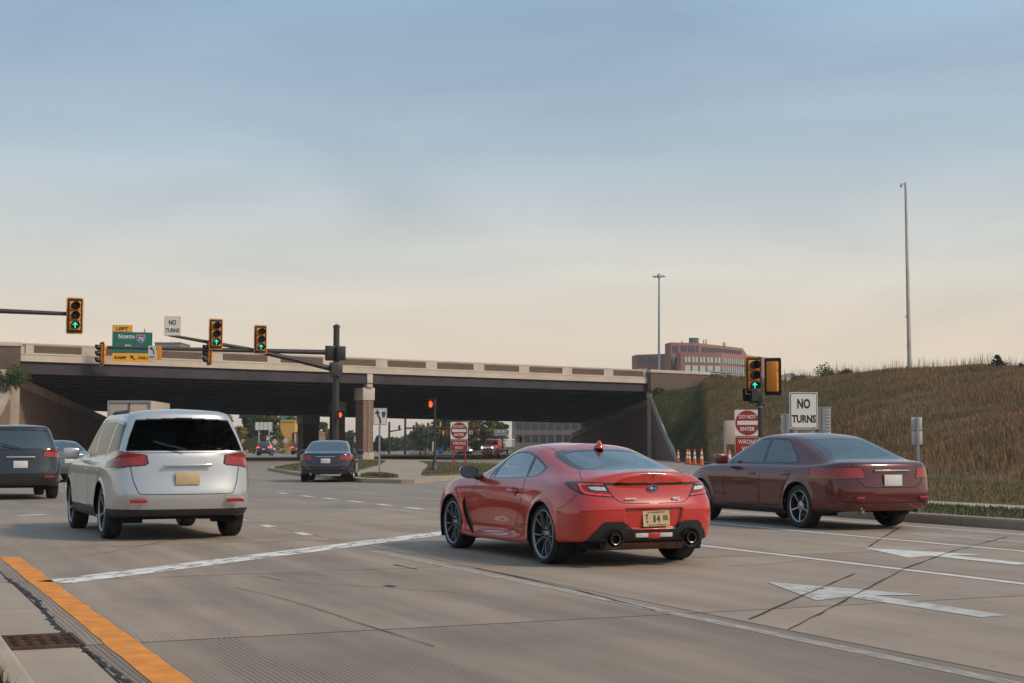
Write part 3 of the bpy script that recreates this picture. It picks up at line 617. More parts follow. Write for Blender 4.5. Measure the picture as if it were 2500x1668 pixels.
# left embankment behind the wing wall
LW = [at(-400, 1100, 84), at(-75, 1100, 88), LE, LA]
V = []; cols = [(-5200, 60, 960, 78), (-3000, 74, 935, 92), (-1600, 82, 925, 97), (-900, 84, 925, 98), (-400, 84, 915, 99), (-120, 86, 908, 100), (-60, 89, 906, 100.5), (20, 100.5, 906, 101.4), (34, 101.6, 912, 101.9)]
for px, Z0, cy, Z1 in cols:
    f = at(px, 1100, Z0); f.z = .1; c = at(px, cy, Z1)
    for j in range(13): k = j / 12; p = f.lerp(c, k); V.append((p.x, p.y, f.z + (c.z - f.z) * k))
Fc = [(i * 13 + j, (i + 1) * 13 + j, (i + 1) * 13 + j + 1, i * 13 + j + 1) for i in range(len(cols) - 1) for j in range(12)]
me = bpy.data.meshes.new('embankment'); me.from_pydata(V, [], Fc); o = link('embankment', me, M_grassg, smooth=True, angle=180); tag(o, 'green embankment left of the bridge', None, None, 'structure')
# highway surface behind the parapet, on fill
hw = [at(1727, 905, 142), at(3200, 905, 110), at(3200, 905, 330), at(1500, 905, 360), at(1560, 905, 150)]
M_bladeD = mat('dry_blade', (.33, .175, .085), .85, var=.7, vscale=.16, vcol=(.135, .098, .050))
M_bladeG = mat('green_blade', (.13, .12, .038), .85, var=.6, vscale=.3, vcol=(.06, .07, .022))
def hillplace(c0, c1, k0, k1, fade=0):
    def f():
        r_ = random.random(); r_ = 1 - math.sqrt(r_) if fade < 0 else (r_ ** .75 if fade > 0 else r_)
        cx, k = c0 + (c1 - c0) * r_, k0 + (k1 - k0) * random.random() ** .8; p = hill_pt(cx, k)
        return p - Vector((0, 0, .05)), 1 + .5 * vnoise(p.x, p.y, .5, 9)
    return f
NCOL = len(HC_) - 1
blades('hill_grass', hillplace(0, NCOL - 1, .02, 1.02, -1), 90000, .36, .013, M_bladeG, 'long olive grass on the embankment by the bridge')
blades('hill_grass', hillplace(3.5, NCOL - 1, .03, 1.02, 1), 130000, .34, .012, M_bladeD, 'long dry tan grass over the embankment on the right')
blades('hill_weeds', hillplace(3, NCOL - 1, .97, 1.03), 2600, 1.0, .012, M_bladeD, 'tall dry weed stalks along the crest of the embankment', lean=.25)

# ------------------------------------------------------------------ trees and shrubs
def leaf_cloud(clumps, n, size, rnd):
    V, Fc = [], []
    tot = sum(c[3] ** 2 for c in clumps)
    for cx, cy, cz, r in clumps:
        k_ = int(n * r * r / tot)
        for _ in range(k_):
            d = Vector((rnd.gauss(0, 1), rnd.gauss(0, 1), rnd.gauss(0, 1))).normalized() * r * (rnd.random() ** .45)
            p = Vector((cx, cy, cz)) + Vector((d.x, d.y, d.z * .85)); s = size * rnd.uniform(.6, 1.4)
            a = Vector((rnd.gauss(0, 1), rnd.gauss(0, 1), rnd.gauss(0, 1))).normalized(); b = a.orthogonal().normalized(); b.rotate(Matrix.Rotation(rnd.uniform(0, 6.28), 3, a)); c = a.cross(b); k = len(V)
            V += [p + b * s, p + c * s * .55, p - b * s, p - c * s * .55]; Fc.append((k, k + 1, k + 2, k + 3))
    return V, Fc
def leaf_mat(name, a, b, scale=.5):
    m = mat(name, a, .75, var=.6, vscale=scale, vcol=b); nt = m.node_tree; bs = nt.nodes['Principled BSDF']; bs.inputs['Specular IOR Level'].default_value = .2
    return m
TREE_P = {}
def tree(px, Z, ytop, width, label, kind=0, ybase=None, n=2600, group='trees beyond the bridge', name='tree'):
    base = at(px, 1100, Z); base.z = 0 if ybase is None else at(px, ybase, Z).z; h = at(px, ytop, Z).z - base.z; rw = width * Z / F_PX / 2
    rnd = random.Random(int(px * 7 + Z)); r = empty(name, base); tag(r, label, 'tree', group)
    t = MB(); th = h * .42; tr = max(.12, h * .022)
    t.tube([(0, 0, -.2), (rnd.uniform(-.1, .1), 0, th * .5), (rnd.uniform(-.2, .2), rnd.uniform(-.2, .2), th), (0, 0, h * .75)], [tr * 1.3, tr, tr * .8, tr * .25], 7)
    for i in range(6):
        a = rnd.uniform(0, 6.28); z0 = h * rnd.uniform(.28, .55); t.tube([(0, 0, z0), (math.cos(a) * rw * .35, math.sin(a) * rw * .35, z0 + h * .12), (math.cos(a) * rw * .7, math.sin(a) * rw * .7, z0 + h * .22)], [tr * .5, tr * .35, tr * .1], 5)
    t.build('trunk', M_bark, r, smooth=True)
    cl = []
    for i in range(34 if kind != 2 else 90):
        a = rnd.uniform(0, 6.28); zz = rnd.uniform(.16, .97); prof = (math.sin(math.pi * min(1, (zz - .05) * 1.02)) ** .6) if kind != 2 else (1.02 - zz)
        rr_ = rw * prof * math.sqrt(rnd.random()) * .9; cl.append((rr_ * math.cos(a), rr_ * math.sin(a), h * zz, rw * rnd.uniform(.16, .34) * (1 if kind != 2 else .35 + .4 * (1 - zz))))
    V, Fc = leaf_cloud(cl, n, max(.16, Z * .0011 * 1.2) if h > 3 else h * .035, rnd)
    me = bpy.data.meshes.new('crown'); me.from_pydata(V, [], Fc); link('crown', me, (LM0, LM1, LM2, LM3)[kind], r); return r
M_bark = mat('bark', (.07, .052, .04), .9, var=.4, vscale=3)
LM0 = leaf_mat('leaf_green', (.085, .115, .030), (.035, .055, .016)); LM1 = leaf_mat('leaf_olive', (.14, .13, .035), (.06, .07, .02)); LM2 = leaf_mat('leaf_conifer', (.03, .05, .022), (.016, .028, .012)); LM3 = leaf_mat('leaf_yellow', (.26, .20, .045), (.11, .10, .03))
# far row under the bridge: px, Z, top y, width px, kind
TR = [(395, 262, 1026, 120, 3, 'yellowing tree above the far green road sign'), (470, 258, 1022, 130, 3, 'yellow-green tree seen through the silver car'), (545, 255, 1018, 110, 3, 'yellow-green tree left of the white billboard'), (610, 268, 1010, 90, 0, 'dark green tree behind the white billboard'),
      (655, 250, 1008, 80, 1, 'olive tree in front of the yellow building'), (715, 330, 1018, 60, 0, 'small dark tree right of the yellow building'), (790, 300, 1036, 60, 0, 'dark tree right of the far pier'), (845, 340, 1058, 70, 0, 'low dark tree left of the near pier'),
      (925, 300, 1065, 60, 2, 'dark pointed trees behind the far signal post'), (960, 360, 1070, 50, 0, 'small hazy tree beside the far signal mast'), (1015, 420, 1066, 90, 0, 'hazy distant tree at the end of the road'), (1040, 300, 1046, 90, 0, 'spreading green tree left of the red sign'), (1085, 270, 1022, 110, 0, 'tall green tree behind the pedestrian signal post'),
      (1130, 255, 1016, 90, 1, 'olive tree behind the red do not enter sign'), (1180, 250, 1018, 110, 1, 'broad olive tree right of the red do not enter sign'), (1212, 262, 1026, 70, 0, 'green tree left of the motel sign'), (690, 230, 1075, 90, 3, 'low rusty hedge tree below the yellow building'), (620, 225, 1072, 80, 1, 'low olive hedge tree right of the silver car'), (755, 420, 1060, 90, 0, 'hazy tree between the piers')]
for px, Z, yt, wd, kd, lab in TR: tree(px, Z, yt, wd, lab, kd)
# skyline trees on the hill
tree(2440, 108, 866, 86, 'small pointed conifer on the skyline of the embankment', 2, 922, 2200, 'conifers on the embankment')
tree(2497, 104, 884, 90, 'dark conifer at the right edge of the embankment', 2, 940, 1500, 'conifers on the embankment')
tree(2375, 103, 898, 70, 'low dark conifer on the face of the embankment', 2, 945, 1600, 'conifers on the embankment')
def shrub(px, py, Z, w, h, lab, m, n=900, group='shrubs on the embankments'):
    base = at(px, py, Z); rnd = random.Random(int(px * 3 + py)); r = empty('shrub', base); tag(r, lab, 'shrub', group)
    t = MB()
    for i in range(5):
        a = rnd.uniform(0, 6.28); t.tube([(0, 0, -.2), (math.cos(a) * w * .15, math.sin(a) * w * .15, h * .4), (math.cos(a) * w * .3, math.sin(a) * w * .3, h * .8)], [.03, .02, .008], 5)
    t.build('stem', M_bark, r)
    cl = [(rnd.uniform(-.35, .35) * w, rnd.uniform(-.3, .3) * w, h * rnd.uniform(.25, .85), w * rnd.uniform(.13, .26)) for _ in range(12)]
    V, Fc = leaf_cloud(cl, n, .075, rnd); me = bpy.data.meshes.new('foliage'); me.from_pydata(V, [], Fc); link('foliage', me, m, r)
shrub(15, 950, 98.5, 2.6, 1.5, 'dark green shrub above the left wing wall', LM0, 1600); shrub(48, 940, 100.3, 1.7, 1.1, 'small shrub at the corner of the left wing wall', LM1, 900); shrub(-40, 955, 97, 3, 2, 'leafy shrub at the left edge above the wing wall', LM0, 1600)
shrub(2010, 925, 131, 2.4, 1.3, 'brown bush on the crest of the embankment', LM1); shrub(1952, 936, 137, 1.6, .8, 'low scrub beside the guardrail end', LM1); shrub(2062, 920, 129, 1.6, .7, 'low dark scrub near the crest', LM0)
shrub(1745, 934, 141.5, 3.4, .5, 'scrubby weeds at the end of the brick wall', LM1, 1400); shrub(1800, 936, 140.5, 3.2, .4, 'scrub under the guardrail', LM1, 1200); shrub(1605, 968, 137, 1.8, .8, 'weeds at the top of the right wing wall', LM1)

# ------------------------------------------------------------------ office block on the skyline
M_off = mat('office_precast', (.30, .135, .105), .8, var=.12, vscale=.12)
M_owin = mat('office_glass_dark', (.035, .045, .075), .08, spec=.8)
M_owin2 = mat('office_glass_pale', (.42, .50, .48), .12, spec=.8)
ofc = empty('office_building', at(1700, 1000, 330)); ofc.location.z = 0; tag(ofc, 'red-brown stepped office block on the skyline behind the bridge', 'office building')
OB = ofc.location.copy()
rx = lambda x: 1530 + x / 7.833
ry = lambda y: 820 + y / 7.833
def oblock(name, plan, top, depth=40):
    """plan: [(px, Z)] of the visible front corners left to right; closed at the back"""
    P_ = [at(px, 1000, Z) for px, Z in plan]; back = [P_[-1] + Vector((8, depth, 0)), P_[0] + Vector((8, depth, 0))]; A = [(p.x - OB.x, p.y - OB.y) for p in P_ + back]
    MB().prism(A, (0, 0, 0), (1, 0, 0), (0, 1, 0), top).build(name, M_off, ofc); return P_
def owin(x0, x1, y0, y1, ZA, ZB, xA, xB, m, proud=.12):
    """a window given by its outline on a face that runs from distance ZA (at xA) to ZB (at xB)"""
    def pt(x, y):
        f = (x - xA) / (xB - xA); iz = (1 - f) / ZA + f / ZB; return at(rx(x), ry(y), 1 / iz - proud) - OB
    q = [pt(x0, y0), pt(x1, y0), pt(x1, y1), pt(x0, y1)]; n = Vector((0, .25, 0))
    MB().add(q + [p + n for p in q], [(0, 1, 2, 3), (4, 7, 6, 5), (0, 4, 5, 1), (1, 5, 6, 2), (2, 6, 7, 3), (3, 7, 4, 0)]).build('window', m, ofc)
ztop = at(rx(850), ry(125), 330).z
oblock('main_block', [(rx(740), 335), (rx(850), 330), (rx(1400), 332.7), (rx(2230), 350)], ztop)
zl = at(rx(735), ry(345), 343).z; oblock('left_wing', [(rx(105), 352), (rx(190), 346.5), (rx(760), 343)], zl, 30)
zp = at(rx(1040), ry(312), 323).z; oblock('front_wing', [(rx(960), 329), (rx(1040), 323), (rx(1820), 325), (rx(2480), 338)], zp, 12)
for x0, w in ((880, 45), (945, 45), (1050, 45), (1115, 45), (1190, 45), (1255, 45), (1335, 45)): owin(x0, x0 + w, 185, 318, 330, 332.7, 850, 1400, M_owin)
for i in range(4): owin(756 + i * 22, 770 + i * 22, 205 - i * 3, 340, 335, 330, 740, 850, M_owin)
for i in range(4): owin(756 + i * 22, 770 + i * 22, 440, 545, 335, 330, 740, 850, M_owin)
for i in range(12):
    for k in (0, 33): x = 1437 + i * 64.5 + k * .95; y = 205 + (x - 1437) * .105; owin(x, x + 20, y, y + 105 - i * 2.5, 332.7, 350, 1400, 2230, M_owin)
for i in range(5):
    for k in (0, 62): owin(1112 + i * 143 + k, 1112 + i * 143 + k + 46, 403 + i * 3, 508 + i * 3, 323, 325, 1040, 1820, M_owin2)
    owin(1112 + i * 143, 1220 + i * 143, 566 + i * 3, 690 + i * 3, 323, 325, 1040, 1820, M_owin2)
owin(878, 922, 418, 520, 330, 332.7, 850, 1400, M_owin2); owin(932, 952, 418, 520, 330, 332.7, 850, 1400, M_owin)
for i in range(7):
    for k in (0, 36): x = 1838 + i * 71 + k; owin(x, x + 14, 422 + i * 7, 535 + i * 5, 325, 342, 1820, 2700, M_owin2); owin(x + 15, x + 30, 422 + i * 7, 535 + i * 5, 325, 342, 1820, 2700, M_owin); owin(x, x + 14, 585 + i * 5, 705 + i * 4, 325, 342, 1820, 2700, M_owin2); owin(x + 15, x + 30, 585 + i * 5, 705 + i * 4, 325, 342, 1820, 2700, M_owin)
for x0 in (210, 255, 310, 355, 408, 452, 508, 555, 655, 710): owin(x0, x0 + 32, 405, 522, 346.5, 343, 190, 760, M_owin)
for i in range(4): owin(112 + i * 18, 124 + i * 18, 430 - i * 6, 535, 352, 346.5, 105, 190, M_owin)
for x0 in (218, 262, 316, 360): owin(x0, x0 + 26, 612, 660, 346.5, 343, 190, 760, M_owin2)
for px_, y0, y1 in ((1724, 828, 838), (1718, 830, 838), (1766, 835, 843), (1770, 837, 844), (1665, 832, 837)):
    a, b = at(px_, y0, 340) - OB, at(px_, y1 + 4, 340) - OB; MB().cyl(a, b, .12, .16, 6).build('antenna', mat('antenna_grey', (.25, .25, .25), .6), ofc)
for px_ in (1691, 1697): a = at(px_, 836, 340) - OB; MB().cyl(a - Vector((0, 0, 1.2)), a + Vector((0, 0, 1.0)), .9, .9, 10).build('roof_vent', mat('vent_grey', (.12, .14, .16), .5), ofc)
# small grey rooftop behind the left of the bridge
gb = empty('grey_building', at(407, 1000, 420)); gb.location.z = 0; tag(gb, 'grey flat-roofed building with antennas peeping over the parapet on the left', 'building')
zt = at(407, 838, 420).z
MB().box((0, 6, zt / 2), (7.4, 12, zt)).box((0, 6, zt + .1), (7.8, 12.4, .3)).build('wall', mat('grey_wall', (.22, .20, .19), .8, var=.15, vscale=.2), gb)
for dx, hh in ((-2.5, 1.6), (.5, 2.2), (1.8, 1.4), (2.9, 1.2)): MB().cyl((dx, 2, zt), (dx, 2, zt + hh), .06, .04, 6).build('antenna', MAT['antenna_grey'], gb)

# ------------------------------------------------------------------ high masts
M_galv = mat('galvanised_steel', (.36, .38, .40), .45, metal=.6, var=.2, vscale=3)
b0 = at(1607, 905, 290); m1 = empty('high_mast_light', (b0.x, b0.y, 0)); tag(m1, 'slim steel light mast with a ring of lamps behind the bridge', 'light mast')
zt = at(1609, 675, 290).z
MB().cyl((0, 0, 0), (.3, 0, zt), .33, .15, 14).build('pole', mat('mast_blue_grey', (.20, .27, .31), .5, metal=.4), m1, smooth=True)
MB().cyl((.3, 0, zt - .3), (.3, 0, zt + .5), .42, .30, 12).build('head_frame', M_galv, m1, smooth=True)
for i in range(6):
    a = math.pi * i / 3 + .2; cx, cy = .3 + 1.05 * math.cos(a), 1.05 * math.sin(a)
    MB().cyl((.3, 0, zt), (cx, cy, zt), .05, .05, 6).lathe([(.03, .12), (.22, .05), (.32, -.12), (.001, -.12)], 10, (cx, cy, zt)).build('lamp', mat('lamp_grey', (.16, .18, .20), .4, metal=.5), m1)
b0 = at(2221, 905, 124.5); b0.z -= .6; m2 = empty('tall_pole', b0); tag(m2, 'tall bare pole with a small camera bracket on the embankment crest', 'pole')
zt = at(2220, 446, 124.5).z - b0.z
MB().cyl((0, 0, 0), (-.05, 0, zt), .20, .105, 14).build('pole', mat('weathered_pole', (.55, .50, .45), .75, var=.35, vscale=1.2, aniso=(3, 3, .4)), m2, smooth=True)
MB().box((-.25, 0, zt - .12), (.42, .06, .06)).build('camera_arm', M_galv, m2); MB().lathe([(.02, .14), (.10, .10), (.11, -.08), (.001, -.14)], 12, (-.42, 0, zt - .28)).build('camera_dome', M_galv, m2, smooth=True)
MB().box((-.24, -.1, zt * .31), (.10, .12, .18)).build('bracket_box', M_galv, m2); MB().box((-.22, -.1, zt * .16), (.08, .1, .1)).build('bracket_box', M_galv, m2)

# ------------------------------------------------------------------ guardrail beside the highway
def guardrail(p, q, n, lab, hgt=.75):
    r = empty('guardrail', p); tag(r, lab, 'guardrail'); d = q - p; t = d.normalized(); nn = Vector((t.y, -t.x, 0)).normalized()
    for k in range(n + 1): c = d * (k / n); MB().box(c + Vector((0, 0, hgt / 2 - .1)) - nn * .12, (.16, .16, hgt + .3)).build('post', M_galv, r)
    v = []
    prof = [(.0, -.16), (.06, -.10), (0, -.02), (0, .02), (.06, .10), (0, .16)]
    for e in (Vector(), d):
        for x, z in prof: v.append(e + nn * x + Vector((0, 0, hgt - .16 + z)))
    k = len(prof); MB().add(v, [(i, i + 1, k + i + 1, k + i) for i in range(k - 1)]).build('rail', M_galv, r)
guardrail(at(1728, 925, 143.5), at(1862, 932, 148), 10, 'steel guardrail continuing from the end of the brick wall')
guardrail(at(1862, 932, 148), at(2005, 936, 152), 10, 'steel guardrail thinning out along the embankment crest')
for px_, lab in ((1928, 'small road sign back standing behind the guardrail'), (2014, 'pale cabinet on a post behind the embankment crest')):
    b0 = at(px_, 938, 150); s_ = empty('small_sign', b0); tag(s_, lab, 'sign'); MB().cyl((-.35, 0, -.5), (-.35, 0, 1.0), .04, .04, 6).build('post', M_galv, s_); MB().cyl((.35, 0, -.5), (.35, 0, 1.0), .04, .04, 6).build('post', M_galv, s_); MB().box((0, -.06, .85), (.9, .04, .5)).build('panel', M_galv, s_)

# ------------------------------------------------------------------ far side of the junction: buildings and billboard seen under the bridge
def simple_building(name, px0, px1, ytop, Z, m, label, depth=20, wins=()):
    a, b = at(px0, 1080, Z), at(px1, 1080, Z); zt = at(px0, ytop, Z).z; r = empty(name, ((a.x + b.x) / 2, a.y, 0)); tag(r, label, 'building'); w = b.x - a.x
    MB().box((0, depth / 2, zt / 2), (w, depth, zt)).build('wall', m, r); MB().box((0, depth / 2, zt + .12), (w + .3, depth + .3, .3)).build('roof_edge', m, r)
    for fx, z0, z1, ww in wins: MB().box((w * (fx - .5), -.03, (z0 + z1) / 2), (ww, .08, z1 - z0)).build('window', M_owin, r)
    return r
simple_building('yellow_building', 684, 719, 1029, 262, mat('yellow_panel', (.62, .36, .075), .7, var=.08), 'plain yellow building under the bridge', 14, ((.08, 1.0, 3.4, .5), (.92, 1.0, 3.6, .4)))
simple_building('teal_building', 680, 708, 1008, 330, mat('teal_panel', (.05, .22, .27), .35, var=.1), 'teal glass building behind the yellow building', 14, ((.3, 4, 7, 1.2), (.7, 4, 7, 1.2)))
simple_building('brown_building', 722, 775, 1058, 240, mat('brown_panel', (.27, .165, .10), .8, var=.15), 'low brown building behind the far pier', 10, ((.3, .8, 2.0, .8),))
simple_building('orange_building', 520, 590, 1045, 300, mat('orange_panel', (.45, .24, .09), .8, var=.15), 'dull orange building seen through the silver car', 12, ((.3, .8, 2.4, 1.0), (.7, .8, 2.4, 1.0)))
simple_building('motel_building', 1250, 1480, 1022, 300, mat('motel_brick', (.16, .13, .115), .85, var=.2, vscale=.3), 'dark brown motel block beyond the bridge', 16, tuple((.08 + .084 * i, z, z + 1.5, 1.2) for i in range(11) for z in (2.0, 4.6)))
bb = at(644, 1080, 215); r = empty('billboard', (bb.x, bb.y, 0)); tag(r, 'blank white ribbed billboard on posts under the bridge', 'billboard')
z0, z1 = at(644, 1050, 215).z, at(644, 1031, 215).z; wv = 41 * 215 / F_PX
MB().box((0, 0, (z0 + z1) / 2), (wv, .25, z1 - z0)).build('panel', mat('billboard_white', (.68, .66, .63), .6), r)
for i in range(5): MB().box((-wv / 2 + wv * i / 4, -.14, (z0 + z1) / 2), (.06, .05, z1 - z0)).build('rib', M_galv, r)
for sx_ in (-.3, .3): MB().cyl((wv * sx_, .1, 0), (wv * sx_, .1, z0), .12, .12, 8).build('post', M_galv, r)
# motel sign
r = empty('motel_sign', at(1224, 1057, 235)); tag(r, 'dark blue and white motel sign on a pylon', 'sign')
MB().box((0, 0, 0), (2.35, .3, 1.0)).build('frame', mat('sign_white', (.78, .78, .76), .5), r); MB().box((0, -.17, 0), (2.2, .03, .88)).build('panel', mat('sign_navy', (.018, .022, .05), .5), r)
text('DRURY', .36, 0, .18, -.19, MAT['sign_white'], r, 1.9, .01, .004); text('INN & SUITES', .24, 0, -.22, -.19, MAT['sign_white'], r, 2.0, .006, .004)
MB().box((0, .1, -2.2), (.5, .3, 3.4)).build('pylon', MAT['sign_navy'], r)
b0 = at(1076, 1108, 195); r = empty('recycling_bin', (b0.x, b0.y, .13)); tag(r, 'blue bin standing on the far verge', 'bin'); MB().box((0, 0, .42), (.60, .5, .8)).build('body', mat('bin_blue', (.02, .09, .24), .5), r, bevel=.04); MB().box((0, 0, .86), (.66, .55, .08)).build('lid', MAT['bin_blue'], r, bevel=.02)

# woodland on the other side of the road, behind the camera: it shows only as a reflection in paint and glass
cl = []; rnd = random.Random(5)
for i in range(150):
    a = R(118 + 128 * (i + rnd.random()) / 150); d = rnd.uniform(70, 84); h = rnd.uniform(5.5, 9.5)
    x, y = d * math.sin(a), d * math.cos(a)
    for k in range(5): cl.append((x + rnd.gauss(0, 1.2), y + rnd.gauss(0, 1.2), h * (.15 + .8 * k / 4), rnd.uniform(1.2, 2.0) * (1.25 - .14 * k)))
V, Fc = leaf_cloud(cl, 45000, .75, rnd); me = bpy.data.meshes.new('woodland'); me.from_pydata(V, [], Fc); o = link('woodland', me, LM0); tag(o, 'line of trees on the near side of the junction', None, None, 'stuff')
# ------------------------------------------------------------------ vehicles: bodies lofted from rings of control points
def bspline_mat(n, m, mirror0, mirror1):
    """rows of cubic B-spline weights: m samples over n control points; ends reflected (mirror) or clamped"""
    W = np.zeros((m, n)); Sg = [np.ones((m, n)), None]
    ts = np.linspace(0, n - 1, m); out = np.zeros((m, n)); mir = np.zeros((m, n))
    for i, t in enumerate(ts):
        k = min(int(t), n - 2); u = t - k
        w = ((1 - u) ** 3 / 6, (3 * u ** 3 - 6 * u * u + 4) / 6, (-3 * u ** 3 + 3 * u * u + 3 * u + 1) / 6, u ** 3 / 6)
        for d in range(4):
            j = k - 1 + d
            if j < 0:
                if mirror0: mir[i, -j] += w[d]
                else: out[i, 0] += 2 * w[d]; out[i, 1] -= w[d]
            elif j > n - 1:
                if mirror1: mir[i, 2 * (n - 1) - j] += w[d]
                else: out[i, n - 1] += 2 * w[d]; out[i, n - 2] -= w[d]
            else: out[i, j] += w[d]
    return out, mir
def loft(T, nc, nr):
    """T [ring, column, 3] for the left half -> dense grid [nr, nc, 3]; both column ends and the last ring lie on the mid plane"""
    T = np.array(T, float); K, C, _ = T.shape
    A, Am = bspline_mat(C, nc, True, True); B, Bm = bspline_mat(K, nr, False, True)
    ref = np.array([1, -1, 1.0])
    X = np.einsum('ic,kcd->kid', A, T) + np.einsum('ic,kcd->kid', Am, T) * ref
    Y = np.einsum('rk,kid->rid', B, X) + np.einsum('rk,kid->rid', Bm, X) * ref
    Y[:, 0, 1] = 0; Y[:, -1, 1] = 0; Y[-1, :, 1] = 0
    return Y
def grid_normals(Pg):
    du = np.gradient(Pg, axis=1); dv = np.gradient(Pg, axis=0); n = np.cross(du, dv)
    l = np.linalg.norm(n, axis=2, keepdims=True); n = n / np.maximum(l, 1e-9)
    return n
def in_poly(px, py, poly):
    ins = np.zeros(px.shape, bool); k = len(poly)
    for i in range(k):
        x0, y0 = poly[i]; x1, y1 = poly[(i + 1) % k]
        c = ((y0 > py) != (y1 > py))
        with np.errstate(divide='ignore', invalid='ignore'):
            ins ^= c & (px < (x1 - x0) * (py - y0) / (y1 - y0 + 1e-12) + x0)
    return ins
def part_from_grid(name, Pg, Ng, mask, m, parent, mirror=True, offset=0.0):
    """faces of the half grid picked by mask (and their mirror images) as one smooth mesh"""
    nr, nc, _ = Pg.shape; r, c = np.nonzero(mask)
    if len(r) == 0: return None
    V = (Pg + Ng * offset).reshape(-1, 3); N = Ng.reshape(-1, 3)
    q = np.stack([r * nc + c, (r) * nc + c + 1, (r + 1) * nc + c + 1, (r + 1) * nc + c], 1)
    if not mirror and V[:, 1].mean() < 0: q = q[:, ::-1]
    Vs, Ns, Q = V, N, q
    if mirror:
        ref = np.array([1, -1, 1.0]); Vs = np.vstack([V, V * ref]); Ns = np.vstack([N, N * ref]); Q = np.vstack([q, q[:, ::-1] + len(V)])
        mid = np.nonzero(np.abs(V[:, 1]) < 1e-6)[0]; mp = np.arange(len(Vs)); mp[mid + len(V)] = mid; Q = mp[Q]
    used, inv = np.unique(Q, return_inverse=True); Q = inv.reshape(Q.shape)
    me = bpy.data.meshes.new(name); V2 = Vs[used]; N2 = Ns[used]
    me.vertices.add(len(V2)); me.vertices.foreach_set('co', V2.astype(np.float32).ravel())
    me.loops.add(Q.size); me.loops.foreach_set('vertex_index', Q.astype(np.int32).ravel())
    me.polygons.add(len(Q)); me.polygons.foreach_set('loop_start', np.arange(0, Q.size, 4, dtype=np.int32))
    me.polygons.foreach_set('use_smooth', np.ones(len(Q), bool)); me.update(); me.validate()
    me.normals_split_custom_set_from_vertices([tuple(n) for n in N2])
    me.materials.append(m); o = bpy.data.objects.new(name, me); COL.objects.link(o); o.parent = parent
    return o
def arch_cut(Pg, keep, hubs, Rw, flare=.016):
    """cut round wheel openings into the half grid: flare the lip, drop the faces inside, snap the rim"""
    for hx, hz in hubs:
        dx, dz = Pg[..., 0] - hx, Pg[..., 2] - hz; r = np.hypot(dx, dz); side = (Pg[..., 1] > .5) & (Pg[..., 2] < hz + Rw + .25)
        fl = np.exp(-((r - Rw) / .045) ** 2) * side * (dz > -.18); Pg[..., 1] += flare * fl
        fc = (r[:-1, :-1] + r[1:, 1:] + r[:-1, 1:] + r[1:, :-1]) / 4; sd = side[:-1, :-1] & side[1:, 1:]
        keep &= ~((fc < Rw) & sd)
        snap = side & (r < Rw + .012) & (r > Rw - .03); f = np.where(snap, Rw / np.maximum(r, .01), 1)
        Pg[..., 0] = hx + dx * f; Pg[..., 2] = hz + dz * f
